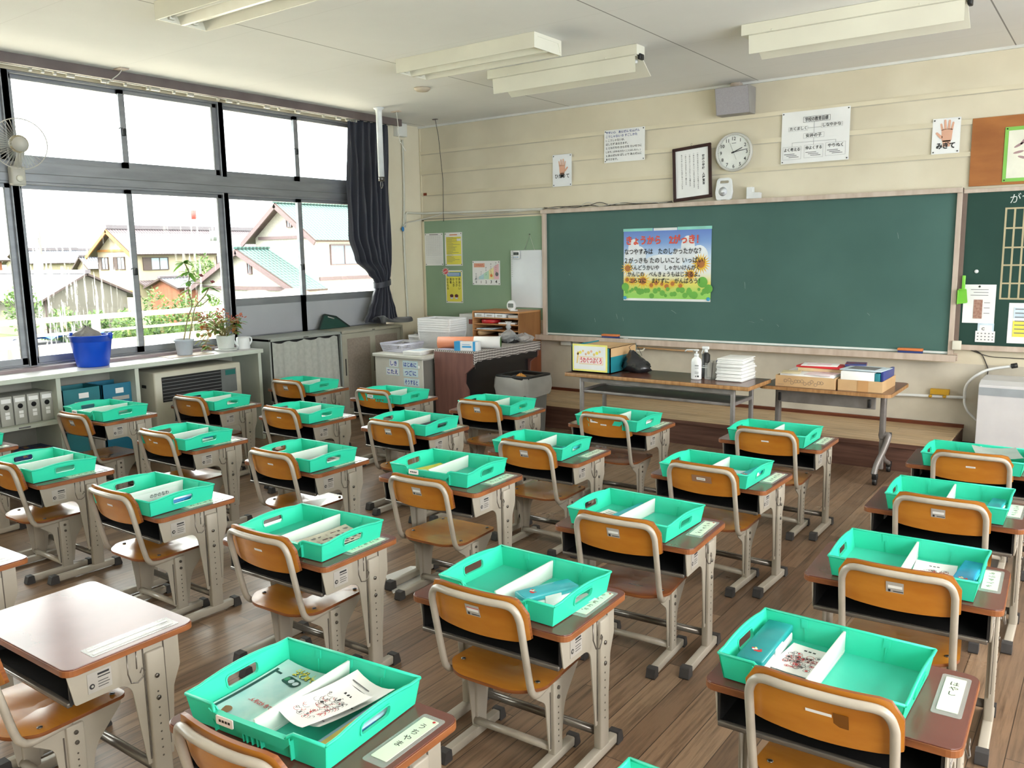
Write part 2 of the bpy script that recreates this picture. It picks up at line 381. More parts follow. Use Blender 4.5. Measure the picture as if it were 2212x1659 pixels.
# window wall: parapet under the sill, pier in the corner
w = MB().box(-0.28, -0.07, RY, -0.52, 0, 0.835, m_wall).box(-0.28, -0.07, RY, -0.52, 3.02, H, m_wall).box(-0.3, 0, -0.52, 0, 0, H, m_wall)
struct(w, 'wall_left')
struct(MB().box(-0.07, 0.02, RY, -2.56, 0.815, 0.85, m_sill).box(-0.2, -0.07, RY, -0.52, 0.835, 0.855, m_alu), 'trim_1')
# curtain box and rails at the head of the windows
w = MB().box(0.2, 0.235, RY, -0.53, 3.0, H, m_brown).box(-0.07, 0.2, RY, -0.53, 3.055, H, m_brown)
struct(w, 'trim_2')
rail = MB().box(0.06, 0.085, -7.5, -0.55, 3.02, 3.05, m_white)
for i in range(26):
    yy = -0.75-rnd.random()*6; rail.box(0.062, 0.083, yy, yy+rnd.choice((0.02, 0.02, 0.06)), 3.0, 3.02, m_offw)
rail.build('curtain_rail', label='white curtain rail with sliding runners along the window head', cat='curtain rail')
# three mouldings and the cornice on the front wall, baseboard
for k, (z0, z1) in enumerate(((2.763, 2.797), (2.542, 2.579), (2.307, 2.34))):
    struct(MB().box(0, RX, -0.014, 0, z0, z1, m_mould).box(0, RX, -0.006, 0, z0-0.006, z0, m_walld), 'trim_%d' % (3+k))
struct(MB().box(0, RX, -0.02, 0, 3.05, H, m_white), 'trim_6')
struct(MB().box(5.6, RX, -0.012, 0, 0, 0.1, m_black).box(0, 1.7, -0.012, 0, 0, 0.1, m_black), 'baseboard_front')
struct(MB().box(0.004, 0.02, -0.012, 0, 0.94, 3.05, m_mould), 'trim_7')
# ---- windows: bays along the wall, two rows of sliding sashes
BAYS = [(-2.56, -0.6), (-4.37, -2.56), (-6.18, -4.37), (-7.99, -6.18), (-9.35, -7.99)]
k = 0
for bi, (y0, y1) in enumerate(BAYS):
    for (z0, z1) in ((0.855, 2.228), (2.368, 3.02)):
        k += 1
        wn = thing('window_%d' % k, None, None, (0, 0, 0)); wn['kind'] = 'structure'
        f = MB().box(-0.2, -0.075, y0-0.03, y0+0.025, z0, z1, m_alu).box(-0.2, -0.075, y1-0.025, y1+0.03, z0, z1, m_alu)
        f.box(-0.2, -0.08, y0, y1, z1-0.02, z1, m_alu).box(-0.2, -0.09, y0, y1, z0, z0+0.012, m_alu)
        f.build('window_frame', wn, bevel=0.003)
        ym = (y0+y1)/2 if bi else -1.68
        for q, (a, c, xx) in enumerate(((y0+0.022, ym+0.035, -0.155), (ym-0.035, y1-0.022, -0.118))):
            low = z0 < 1
            gz = 1.26 if (bi == 0 and low) else z0+0.06
            sm = MB()
            for (p0, p1) in ((a, a+0.045), (c-0.045, c)): sm.box(xx-0.014, xx+0.014, p0, p1, z0+0.01, z1-0.015, m_alu)
            sm.box(xx-0.014, xx+0.014, a, c, z1-0.05, z1-0.015, m_alu).box(xx-0.014, xx+0.014, a, c, z0+0.01, gz, m_alu)
            if bi == 0 and low:
                sm.box(xx+0.012, xx+0.016, a+0.04, c-0.04, z0+0.05, 1.19, m_panel)
            sm.box(xx-0.003, xx+0.0145, a+0.045, a+0.05, gz, z1-0.05, m_alud).box(xx-0.003, xx+0.0145, c-0.05, c-0.045, gz, z1-0.05, m_alud)
            so = sm.build('sash', wn)  # pale ground out of view, added to bounce daylight up into the room
            MB().box(xx-0.003, xx+0.003, a+0.045, c-0.045, gz, z1-0.05, m_glassd if (bi == 1 and low) else m_glass).build('glass', so)
            if q == 1:
                zl = (z0+z1)/2 if low else z0+0.3
                MB().rbox(xx+0.012, xx+0.035, a+0.006, a+0.034, zl-0.03, zl+0.03, m_black, 0.005).tube([(xx+0.03, a+0.02, zl+0.02), (xx+0.045, a-0.01, zl+0.035), (xx+0.04, a-0.03, zl+0.02)], 0.005, m_alu, 6).build('window_latch', so)
struct(MB().box(-0.2, -0.075, RY, -0.52, 2.228, 2.368, m_alu).box(-0.08, -0.072, RY, -0.52, 2.285, 2.29, m_alud), 'trim_8')
# daylight portals help sampling through the openings (they emit nothing of their own)
def portal(loc, rot, sx, sy):
    L = bpy.data.lights.new('window_portal', 'AREA'); L.shape = 'RECTANGLE'; L.size = sx; L.size_y = sy; L.cycles.is_portal = True
    q = bpy.data.objects.new('window_portal', L); COL.objects.link(q); q.location = loc; q.rotation_euler = rot
portal((-0.27, -4.95, 1.93), (0, -PI/2, 0), 2.25, 8.9)
portal((RX+0.16, -4.8, 1.78), (0, PI/2, 0), 2.4, 8.5)

# ---- teaching platform with the strip at its back
p = thing('teaching_platform', 'low wooden teaching platform with worn dark front below the chalkboard', 'platform', (1.7, -0.85, 0))
MB().box(0, 3.95, 0.0, 0.84, 0.185, 0.21, m_stage).build('platform_top', p, bevel=0.003)
MB().box(0, 3.95, 0.012, 0.03, 0, 0.185, m_stagef).box(0, 3.94, -0.004, 0.012, 0.178, 0.209, m_stagef).build('front_board', p)
MB().box(0, 0.02, 0.03, 0.83, 0, 0.185, m_stagef).build('side_board', p); MB().box(3.93, 3.955, 0.0, 0.84, 0, 0.2, m_stagef).build('side_board', p)
MB().box(0, 3.96, 0.825, 0.848, 0.21, 0.238, m_redwood).build('back_strip', p)
# ================================================================ pupils' desks, chairs and trays
m_steel = pm('grey_beige_steel', (172, 165, 152), 0.42, 0.0, c2=(160, 153, 140), ns=5, detail=6, lo=0.3, hi=0.7)
m_steeld = pm('worn_steel_bar', (130, 124, 116), 0.22, 0.5, c2=(104, 98, 92), ns=6, stretch=(1, 3, 3))
m_top = pm('desktop_laminate', (112, 66, 58), 0.2, c2=(92, 52, 46), ns=2.0, detail=6, spec=0.55, rvar=0.08)
m_edge = pm('desktop_edge_wood', (150, 92, 52), 0.35, c2=(104, 60, 36), ns=5, stretch=(1, 1, 4))
m_ply = pm('varnished_plywood', (196, 130, 46), 0.26, c2=(170, 104, 32), ns=2.6, stretch=(1, 4, 4), detail=6, coat=0.35)
m_plyr = pm('reddish_plywood', (150, 80, 38), 0.24, c2=(120, 58, 26), ns=2.6, stretch=(1, 4, 4), detail=6, coat=0.35)
m_plye = pm('plywood_edge', (142, 84, 42), 0.4, c2=(112, 62, 30), ns=8, stretch=(1, 1, 20))
m_tube = pm('chair_tube_enamel', (176, 168, 154), 0.3, c2=(150, 142, 130), ns=7, detail=6, lo=0.3, hi=0.6)
m_cap = pm('grey_rubber_cap', (62, 60, 60), 0.65, c2=(50, 48, 48), ns=9)
m_bolt = pm('steel_bolt', (120, 118, 114), 0.3, 0.9)
m_box = pm('black_steel_drawer', (34, 33, 33), 0.5, c2=(26, 25, 25))
m_sticker = pm('silver_sticker', (188, 184, 178), 0.35, 0.2, c2=(176, 172, 166))
m_paper = pm('white_paper', (240, 240, 238), 0.75, c2=(232, 232, 230), ns=3)
m_ink = pm('black_ink', (38, 38, 40), 0.7)
m_red = pm('red_print', (196, 54, 56), 0.6)
m_tag = pm('pale_green_tag', (222, 230, 210), 0.3, c2=(212, 222, 200), ns=5)
m_film = pm('clear_film', (205, 208, 204), 0.12, alpha=0.35, spec=0.8)
m_tray = pm('turquoise_plastic', (62, 226, 192), 0.36, c2=(56, 218, 184), ns=2, trans=0.3)
m_trayf = pm('turquoise_plastic_floor', (70, 205, 178), 0.42, c2=(62, 198, 170), ns=3, trans=0.1)
m_div = pm('white_divider_plastic', (228, 236, 230), 0.4, c2=(220, 228, 222), trans=0.2)
m_hole = pm('leg_hole', (84, 78, 70), 0.7)
DH = 0.529

def smooth_corner(P, r, n=6):
    """polygon with given corner radii (0 = sharp)"""
    out = []; N = len(P)
    for i in range(N):
        p = Vector(P[i]); q = r[i] if isinstance(r, (list, tuple)) else r
        if q <= 0: out.append(tuple(p)); continue
        a = (Vector(P[i-1])-p); c = (Vector(P[(i+1) % N])-p); an = a.angle(c); d = min(q/math.tan(an/2), a.length*0.49, c.length*0.49); q = d*math.tan(an/2)
        A = p+a.normalized()*d; C = p+c.normalized()*d; bis = (a.normalized()+c.normalized()).normalized(); ctr = p+bis*(q/math.sin(an/2))
        a0 = math.atan2(A.y-ctr.y, A.x-ctr.x); a1 = math.atan2(C.y-ctr.y, C.x-ctr.x); da = (a1-a0+PI) % (2*PI)-PI
        for k in range(n+1): t = a0+da*k/n; out.append((ctr.x+q*math.cos(t), ctr.y+q*math.sin(t)))
    return out
def yz(x): return frame_m((x, 0, 0), (0, 1, 0), (0, 0, 1))      # polygon in (y,z), thickness along x

_PARTS = {}
def make_desk(name='school_desk', h=DH, sticker=True):
    d = thing(name, 'school desk', 'desk')
    z = h-DH
    t = MB().prism(rrect(-0.298, 0.298, -0.198, 0.198, 0.03), h-0.003, h, m_top)
    t.prism(rrect(-0.3, 0.3, -0.2, 0.2, 0.032), h-0.022, h-0.003, m_edge).build('desktop', d, bevel=0.002)
    # open steel drawer under the top
    b0, b1 = h-0.118, h-0.023
    bx = MB().box(-0.262, 0.262, -0.178, 0.14, b0, b0+0.004, m_box).box(-0.262, 0.262, 0.13, 0.14, b0, b1, m_box)
    bx.box(-0.264, -0.258, -0.178, 0.14, b0, b1, m_box).box(0.258, 0.264, -0.178, 0.14, b0, b1, m_box)
    bx.box(-0.262, 0.262, -0.178, 0.14, b1-0.003, b1, m_box).build('storage_box', d)
    MB().rbox(-0.262, 0.262, -0.186, -0.17, b0-0.006, b0+0.008, m_steeld, 0.003).build('front_lip', d)
    side = smooth_corner([(-0.186, h-0.022), (-0.168, h-0.122), (-0.005, h-0.122), (0.028, 0.125), (0.112, 0.125), (0.13, h-0.19), (0.155, h-0.13), (0.155, h-0.022)],
                         [0.004, 0.008, 0.045, 0.004, 0.004, 0.05, 0.03, 0.006])
    for s in (-1, 1):
        g = MB(); g.plate(side, [], 0.004, m_steel, yz(s*0.268))
        g.rbox(s*0.268-0.014, s*0.268+0.014, 0.042, 0.1, 0.02, h-0.05, m_steel, 0.005)
        g.box(s*0.271-0.0012, s*0.271+0.0012, 0.036, 0.04, 0.14, h-0.03, m_steeld).box(s*0.271-0.0012, s*0.271+0.0012, 0.102, 0.106, 0.16, h-0.03, m_steeld)
        for i in range(9): g.cyl((s*0.2815, 0.07, 0.14+i*0.026), (s*0.2826, 0.07, 0.14+i*0.026), 0.003, m_hole, 8)
        for i in range(2): g.cyl((s*0.2815, 0.07, h-0.2+i*0.07), (s*0.286, 0.07, h-0.2+i*0.07), 0.007, m_bolt, 8)
        g.build('leg', d)
        ft = MB().rbox(s*0.268-0.015, s*0.268+0.015, -0.155, 0.175, 0.008, 0.04, m_steel, 0.004).build('foot', d)
        for (a, c) in ((-0.19, -0.14), (0.15, 0.195)):
            MB().prism(smooth_corner([(a, 0), (c, 0), (c-0.004, 0.044), (a+0.012, 0.044)] if a < 0 else [(a, 0), (c, 0), (c-0.012, 0.044), (a+0.004, 0.044)], 0.006), -0.019, 0.019, m_cap, yz(s*0.268)).build('rubber_cap', ft)
    MB().cyl((-0.26, 0.07, 0.085), (0.26, 0.07, 0.085), 0.015, m_steeld, 10).build('crossbar', d)
    hk = MB().tube([(0.288, -0.02, h-0.026), (0.29, -0.022, h-0.085), (0.298, -0.018, h-0.112), (0.301, 0.0, h-0.116), (0.297, 0.018, h-0.108), (0.296, 0.026, h-0.09), (0.297, 0.018, h-0.08), (0.298, 0.01, h-0.092)], 0.0022, m_steeld, 6)
    hk.tube([(0.288, 0.008, h-0.026), (0.289, 0.006, h-0.08)], 0.0022, m_steeld, 6).build('hook', d)
    if sticker:
        k = MB(); k.prism([(-0.13, h-0.104), (-0.06, h-0.104), (-0.06, h-0.045), (-0.13, h-0.045)], 0, 0.0008, m_sticker, yz(0.2705))
        k.box(0.2713, 0.2716, -0.1, -0.066, h-0.058, h-0.052, m_ink).box(0.2713, 0.2716, -0.1, -0.064, h-0.066, h-0.063, m_ink)
        k.prism(circ(-0.118, h-0.085, 0.008, 12), 0.0009, 0.0011, m_ink, yz(0.2705)); k.prism(circ(-0.117, h-0.085, 0.0038, 10), 0.0011, 0.0013, m_sticker, yz(0.2705))
        for i in range(3): k.box(0.2713, 0.2716, -0.1, -0.07+0.004*(i % 2), h-0.078-i*0.008, h-0.076-i*0.008, m_cap)
        k.build('maker_sticker', d, label='silver maker sticker with a small black emblem')
    return d
def name_tag(d, h, style, name=''):
    """the laminated name strip taped along the right edge of a desktop"""
    g = MB(); e = h+0.0002
    if style == 2:      # empty sleeve with pale strips (the cleared desk)
        g.prism(rrect(0.205, 0.275, -0.11, 0.16, 0.004), 0, 0.001, m_film, Matrix.Translation((0, 0, e)))
        g.box(0.222, 0.232, -0.1, 0.15, e+0.001, e+0.0016, m_paper).box(0.25, 0.262, -0.1, 0.15, e+0.001, e+0.0016, m_paper)
    else:
        g.prism(rrect(0.215, 0.282, -0.055, 0.165, 0.008), 0, 0.0012, m_film, Matrix.Translation((0, 0, e)))
        g.prism(rrect(0.225, 0.272, -0.035, 0.15, 0.003), 0.0012, 0.0022, m_tag, Matrix.Translation((0, 0, e)))
        q = random.Random(sum(map(ord, name))+style)
        if name: g.text(name, (0.2485, 0.135, e+0.0025), (1, 0, 0), (0, 1, 0), 0.024, m_ink, vertical=True, lead=1.15)
        else:
            for i in range(5):
                yy = 0.118-i*0.032
                for r in range(3): 
                    a = 0.237+q.random()*0.012; g.box(a, a+0.006+q.random()*0.01, yy+r*0.006, yy+r*0.006+0.0022, e+0.0022, e+0.0026, m_ink)
        if style == 3: g.prism(circ(0.262, 0.143, 0.004, 8), 0.0024, 0.003, m_red, Matrix.Translation((0, 0, e)))
    g.build('name_tag', d, label='laminated pale name strip taped to the desktop')

def make_chair(name, red=False, stick=0):
    DZ = -0.03
    """origin under the seat centre; the backrest is at -y"""
    c = thing(name, 'school chair', 'chair'); ply = m_ply; sply = m_plyr if red else m_ply
    sz = 0.315
    # seat: rounded trapezoid plywood, dished
    outl = smooth_corner([(-0.165, 0.17), (-0.182, -0.1), (-0.12, -0.175), (0.12, -0.175), (0.182, -0.1), (0.165, 0.17)], [0.03, 0.06, 0.12, 0.12, 0.06, 0.03], 8)
    g = MB(); n = len(outl); rows = []
    for z, sc, m in ((-0.011, 1.0, 0), (0.0, 1.0, 0), (0.0, 0.97, 0), (0.0, 0.72, 0), (0.0, 0.42, 0), (0.0, 0.12, 0)):
        rows.append([(x*sc, y*sc, sz+z-0.013*math.exp(-((x*sc)**2+(y*sc+0.03)**2)/0.012)+ (0.004 if y*sc > 0.13 else 0)*-1) for (x, y) in outl])
    g.grid(rows[:2], m_plye, True, wrap=True); g.grid(rows[1:], sply, True, wrap=True); g.add(rows[-1], [tuple(range(n))], sply, True)
    g.add(rows[0], [tuple(range(n-1, -1, -1))], sply)
    st = g.build('seat', c, weld=False)
    for (x, y) in ((-0.145, -0.085), (0.145, -0.085), (-0.138, 0.135), (0.138, 0.135)):
        MB().ell((x, y, sz), 0.0085, 0.0085, 0.003, m_bolt, 10, 5).build('bolt', st)
    # tube frame: from the seat sides, back, bend up, across the top
    def bk(z): return -0.152-0.22*(z-0.30)              # lean of the back
    L = [(-0.15, 0.0, sz-0.022), (-0.158, -0.08, sz-0.025), (-0.164, -0.125, sz-0.022), (-0.166, -0.147, sz-0.005), (-0.166, bk(0.35), 0.35), (-0.166, bk(0.53), 0.53), (-0.164, bk(0.57), 0.57),
         (-0.152, bk(0.598), 0.598), (-0.128, bk(0.612)-0.004, 0.612), (-0.07, bk(0.615)-0.016, 0.615), (0, bk(0.615)-0.02, 0.616)]
    Rr = [(-x, y, z) for (x, y, z) in reversed(L[:-1])]
    MB().tube(spl(L+Rr, 4), 0.0115, m_tube, 10).build('back_frame', c)
    # curved plywood back board in front of the tube
    b = MB(); nx = 14; zz = [0.490, 0.493, 0.53, 0.58, 0.63, 0.658, 0.664]
    def bp(u, v, off):
        x = (u-0.5)*0.362; q = abs(u-0.5)*2
        z0 = 0.486-0.008*math.cos((u-0.5)*PI)
        z = z0 + v*(0.634-z0)
        if q > 0.72:
            t = (q-0.72)/0.28; z -= v*v*0.05*t*t*t; z += (1-v)**3*0.014*t*t*t
        y = bk(z) + 0.022 - 0.026*(1-q*q)*0.9
        return (x, y+off, z)
    R1 = [[bp(i/nx, k/6, 0) for i in range(nx+1)] for k in range(7)]; R2 = [[bp(i/nx, k/6, 0.011) for i in range(nx+1)] for k in range(7)]
    b.grid(R1, ply).grid([list(reversed(r)) for r in R2], ply)
    def rim(R): return R[0] + [r[-1] for r in R[1:]] + list(reversed(R[-1][:-1])) + [r[0] for r in reversed(R[1:-1])]
    b.grid([rim(R1), rim(R2)], m_plye, True, wrap=True)
    bo = b.build('backrest', c)
    fr = lambda x, z, off=0.0012: (x, bk(z)+0.022-0.0234*(1-(x/0.181)**2)-off, z)
    if stick:
        k = MB(); X = Vector((1, 0, 0)); V = Vector((0, -0.30, 1)).normalized()
        def lab(cx, cz, w, h, m, off):
            cz += DZ
            O = Vector(fr(cx, cz, off)); k.prism([(-w/2, -h/2), (w/2, -h/2), (w/2, h/2), (-w/2, h/2)], 0, 0.0005, m, frame_m(O, X, V))
        if stick in (1, 2):
            lab(-0.005, 0.592, 0.052, 0.04, m_sticker, 0.0012); lab(-0.004, 0.594, 0.042, 0.01, m_paper, 0.002)
            lab(-0.012, 0.608, 0.03, 0.003, m_ink, 0.002); lab(-0.021, 0.580, 0.007, 0.009, m_ink, 0.002); lab(0.005, 0.579, 0.03, 0.003, m_cap, 0.002)
            if stick == 2: lab(-0.004, 0.6, 0.046, 0.003, m_red, 0.0021)
        if stick == 3: lab(0.0, 0.588, 0.042, 0.0085, m_paper, 0.0014); lab(0.0, 0.588, 0.03, 0.002, m_sticker, 0.002)
        if stick == 4:
            lab(0.005, 0.588, 0.1, 0.036, pm('clear_tape_on_wood', (150, 112, 84), 0.25), 0.0012); lab(0.002, 0.588, 0.044, 0.013, m_paper, 0.002); lab(0.002, 0.588, 0.036, 0.006, m_sticker, 0.0026)
        if stick == 5: lab(0.0, 0.588, 0.06, 0.0085, m_paper, 0.0014); lab(0.05, 0.579, 0.034, 0.04, pm('old_glue_mark', (118, 72, 22), 0.4), 0.0012)
        k.build('label_sticker', c)
    # legs: pressed steel sides
    leg = smooth_corner([(-0.115, sz-0.012), (-0.118, sz-0.04), (-0.055, sz-0.085), (-0.035, 0.055), (0.042, 0.055), (0.062, sz-0.13), (0.15, sz-0.035), (0.152, sz-0.012)], [0.003, 0.02, 0.04, 0.003, 0.003, 0.12, 0.01, 0.003], 7)
    for s in (-1, 1):
        g = MB(); g.plate(leg, [], 0.004, m_steel, yz(s*0.152)); g.rbox(s*0.152-0.013, s*0.152+0.013, -0.022, 0.03, 0.02, sz-0.03, m_steel, 0.004)
        g.box(s*0.1545-0.001, s*0.1545+0.001, -0.03, -0.026, 0.06, sz-0.06, m_steeld)
        for i in range(7): g.cyl((s*0.165, 0.004, 0.075+i*0.02), (s*0.166, 0.004, 0.075+i*0.02), 0.0028, m_hole, 8)
        for i in range(2): g.cyl((s*0.165, 0.004, sz-0.085+i*0.032), (s*0.169, 0.004, sz-0.085+i*0.032), 0.0065, m_hole, 8)
        g.build('leg', c)
        ft = MB().rbox(s*0.152-0.015, s*0.152+0.015, -0.185, 0.12, 0.008, 0.038, m_steel, 0.004).build('foot', c)
        for (a, e) in ((-0.215, -0.17), (0.1, 0.14)):
            MB().prism(smooth_corner([(a, 0), (e, 0), (e-0.004, 0.042), (a+0.012, 0.042)] if a < 0 else [(a, 0), (e, 0), (e-0.012, 0.042), (a+0.004, 0.042)], 0.006), -0.018, 0.018, m_cap, yz(s*0.152)).build('rubber_cap', ft)
    MB().cyl((-0.15, -0.02, 0.062), (0.15, -0.02, 0.062), 0.0135, m_tube, 10).build('crossbar', c)
    return c

# ---- tray
TW, TD, TH = 0.225, 0.1675, 0.07
def make_tray():
    t = thing('storage_tray', 'turquoise tray', 'tray')
    def taper(p):
        k = 1-(1-min(p[2], TH)/TH)*0.055; return (p[0]*k, p[1]*k, p[2])
    b = MB(); th = 0.0032
    b.box(-TW+th, TW-th, -TD+th, TD-th, 0.002, 0.005, m_trayf)
    # end walls with arched hand holds
    top = [(-TD, TH)] + [(-TD+2*TD*i/16, TH+0.011*max(0, math.sin(PI*(i/16-0.12)/0.76))**0.8 if 0.12 < i/16 < 0.88 else TH) for i in range(1, 16)] + [(TD, TH)]
    outer = [(-TD, 0.002), (TD, 0.002)] + list(reversed(top))
    hole = rrect(-0.052, 0.052, 0.03, 0.06, [0.013, 0.004, 0.004, 0.013], 4)
    for s in (-1, 1): b.plate(outer, [hole], th, m_tray, yz(s*(TW-th/2)))
    for s in (-1, 1): b.plate(rrect(-0.055, 0.055, 0.027, 0.063, 0.012, 4), [rrect(-0.051, 0.051, 0.031, 0.059, 0.01, 4)], 0.009, m_tray, yz(s*(TW-0.001)))
    # far wall and near wall (the near one dips behind the label ledge)
    b.box(-TW, TW, TD-th, TD, 0.002, TH, m_tray)
    near = [(-TW, 0.002), (TW, 0.002), (TW, TH), (0.13, TH), (0.12, TH-0.004), (0.115, TH-0.012), (-0.115, TH-0.012), (-0.12, TH-0.004), (-0.13, TH), (-TW, TH)]
    b.plate(near, [], th, m_tray, frame_m((0, -TD+th/2, 0), (1, 0, 0), (0, 0, 1)))
    led = [(-0.128, 0.028), (0.128, 0.028), (0.118, TH-0.01), (-0.118, TH-0.01)]
    led = [(-0.11, 0.03), (0.11, 0.03), (0.13, 0.05), (0.13, TH-0.004), (0.118, TH-0.011), (-0.118, TH-0.011), (-0.13, TH-0.004), (-0.13, 0.05)]
    b.plate(led, [], 0.003, m_tray, frame_m((0, -TD-0.012, 0), (1, 0, 0), (0, 0, 1)))
    b.box(-0.118, 0.118, -TD-0.012, -TD+0.002, TH-0.013, TH-0.011, m_tray)
    for x in (-0.128, -0.03, -0.018, 0.0, 0.018, 0.03, 0.128): b.box(x-0.0015, x+0.0015, -TD-0.011, -TD, 0.006, TH-0.014, m_tray)
    # ribs that take the divider, on the inner faces of the long walls
    for x in (-0.11, 0.0, 0.11):
        for s in (-1, 1):
            y = s*(TD-th-0.0015)
            b.box(x-0.009, x+0.009, y-0.0015, y+0.0015, 0.045, TH-0.002 if s > 0 else TH-0.014, m_tray)
            b.box(x-0.0012, x+0.0012, y-0.002, y+0.002, 0.006, 0.045, m_tray)
    # rolled rim
    r = 0.0042
    b.tube([(-TW, TD, TH), (TW, TD, TH)], r, m_tray, 6); 
    for s in (-1, 1): b.tube([(s*TW, q[0], q[1]) for q in top], r, m_tray, 6)
    for s in (-1, 1): b.tube([(s*TW, -TD, TH), (s*0.13, -TD, TH), (s*0.12, -TD-0.006, TH-0.005), (s*0.116, -TD-0.01, TH-0.012)], r, m_tray, 6)
    b.bend(taper).build('tray_body', t)
    MB().rbox(-0.0035, 0.0035, -TD*0.965, TD*0.965, 0.005, TH-0.006, m_div, 0.001).box(-0.0045, 0.0045, -TD*0.95, TD*0.95, 0.012, 0.014, m_div).bend(lambda p: (p[0], p[1]*(0.95+0.045*min(p[2], TH)/TH), p[2])).build('divider', t)
    return t
def tray_label(t, dark=False):
    g = MB(); M = frame_m((-0.075, -TD-0.0128, 0.047), (1, 0, 0), (0, 0, 1))
    g.prism(rrect(-0.028, 0.028, -0.011, 0.011, 0.003), -0.001, 0.0016, m_paper, M)
    for i in range(4): g.box(-0.093+i*0.01, -0.086+i*0.01, -TD-0.0148, -TD-0.0143, 0.044, 0.050, m_ink if dark else m_cap)
    g.build('name_label', t, label='white name label on the front ledge')
# ================================================================ placing desks, chairs, trays and what is in the trays
LINE = {-4: 'in the line nearest the windows', -3: 'in the second line from the windows', -2: 'in the third line from the windows',
        -1: 'in the fourth line from the windows', 0: 'in the fifth line from the windows', 1: 'in the line farthest from the windows'}
ROW = {-3: 'front', -2: 'second from the front', -1: 'third from the front', 0: 'fourth from the front', 1: 'fifth from the front'}
DESK = {(-4,-3): (1.0,-2.64,3), (-4,-2): (1.012,-3.56,3.5), (-4,-1): (0.94,-4.38,2.9), (-4,0): (0.913,-5.287,2),
        (-3,-3): (1.989,-2.623,2.5), (-3,-2): (1.998,-3.508,0.5), (-3,-1): (1.99,-4.414,1.1), (-3,0): (2.0,-5.274,-0.6),
        (-2,-3): (3.0,-2.608,2.9), (-2,-2): (2.983,-3.467,1.75), (-2,-1): (3.013,-4.382,1), (-2,0): (3.01,-5.252,0), (-2,1): (3.027,-6.194,2),
        (-1,-3): (4.002,-2.589,0.6), (-1,-2): (4.031,-3.496,0.8), (-1,-1): (4.03,-4.36,1.7), (-1,0): (4.048,-5.256,1.2), (-1,1): (4.05,-6.169,0.4),
        (0,-3): (5.011,-2.52,0.4), (0,-2): (5.036,-3.459,-1.5), (0,-1): (5.059,-4.38,3.3), (0,0): (5.059,-5.241,1.75), (0,1): (5.087,-6.142,1.8),
        (1,-3): (6.043,-2.562,2), (1,-2): (6.054,-3.458,0.8), (1,-1): (6.068,-4.361,2.6), (1,0): (6.08,-5.233,1.6), (1,1): (6.09,-6.12,1.5)}
TALL = {(-1,-1): 0.58, (-4,-1): 0.58, (-2,-2): 0.55}
TRAY = {(-4,-1): (0.987,-4.409,3.4), (-4,-2): (1.043,-3.601,2.1), (-4,-3): (1.02,-2.68,1.4), (-4,0): (0.896,-5.302,2),
        (-3,-3): (2.06,-2.7,2.2), (-3,-2): (2.035,-3.565,2.4), (-3,-1): (2.03,-4.48,2.5), (-3,0): (2.016,-5.318,1),
        (-2,-3): (3.018,-2.632,2.1), (-2,-2): (3.03,-3.52,2.9), (-2,-1): (3.05,-4.42,0.6), (-2,0): (3.035,-5.309,2.8),
        (-1,-3): (4.02,-2.66,-1.1), (-1,-2): (4.009,-3.532,2.7), (-1,-1): (4.024,-4.361,3.9), (-1,0): (4.08,-5.27,3.4),
        (0,-3): (5.007,-2.567,-0.2), (0,-2): (5.036,-3.52,-1.2), (0,-1): (5.045,-4.387,-1.5), (0,0): (5.084,-5.238,-0.7), (0,1): (5.052,-6.131,5.2),
        (1,-3): (6.055,-2.62,-0.9), (1,-2): (6.065,-3.48,1.1), (1,-1): (6.075,-4.37,0.9), (1,0): (6.045,-5.25,-1.2), (1,1): (6.07,-6.12,0)}
RED = {(-1,-3), (0,-1)}
STK = {(-4,-3): 1, (-4,-2): 3, (-4,-1): 1, (-3,-3): 3, (-3,-2): 3, (-3,-1): 3, (-3,0): 3, (-2,-3): 1, (-2,-2): 1, (-2,-1): 3, (-2,0): 3, (-1,-3): 3, (-1,-2): 1, (-1,-1): 1,
       (-1,0): 3, (0,-3): 3, (0,-2): 4, (0,-1): 1, (0,0): 2, (1,-3): 3, (1,-2): 1, (1,-1): 1, (1,0): 5, (-1,1): 1}
NAMES = {(0,1): 'うちやま', (1,0): 'はやし'}
CHOFF = {(-1,1): (-0.02,-0.12), (0,1): (0.02,-0.05)}
TRAYTXT = {(-4,-3): 'empty turquoise tray with white divider', (-4,-2): 'turquoise tray with a pale sheet behind its divider', (-4,-1): 'turquoise tray holding a long white case', (-4,0): 'turquoise tray cut by the picture edge',
           (-3,-3): 'turquoise tray with white papers at its left', (-3,-2): 'turquoise tray with one white paper right of its divider', (-3,-1): 'turquoise tray holding a slim blue pencil case', (-3,0): 'empty turquoise tray',
           (-2,-3): 'turquoise tray with a yellow leaflet on the right', (-2,-2): 'turquoise tray with a thin dark notebook leaning inside', (-2,-1): 'turquoise tray full of printed comic sheets', (-2,0): 'turquoise tray with black writing inside',
           (-1,-3): 'turquoise tray holding a white pencil box', (-1,-2): 'turquoise tray holding a dark green drawing sheet', (-1,-1): 'turquoise tray with a yellow leaflet on the left', (-1,0): 'turquoise tray holding a brown patterned pouch',
           (0,-3): 'turquoise tray with a slanting pencil case', (0,-2): 'turquoise tray with an oval sheet and slim case', (0,-1): 'turquoise tray with a paper left of its divider', (0,0): 'turquoise tray with a clear blue pencil box', (0,1): 'turquoise tray with road safety folder and worksheets',
           (1,-3): 'turquoise tray with a grey film sheet', (1,-2): 'turquoise tray with a blue case at its right end', (1,-1): 'turquoise tray with doodle sheet and blue case', (1,0): 'turquoise tray with worksheets at its left', (1,1): 'turquoise tray cut by the bottom picture edge'}
SHORT = {-4: 'line nearest the windows', -3: 'second line from the windows', -2: 'third line from the windows', -1: 'fourth line from the windows', 0: 'fifth line from the windows', 1: 'line farthest from the windows'}
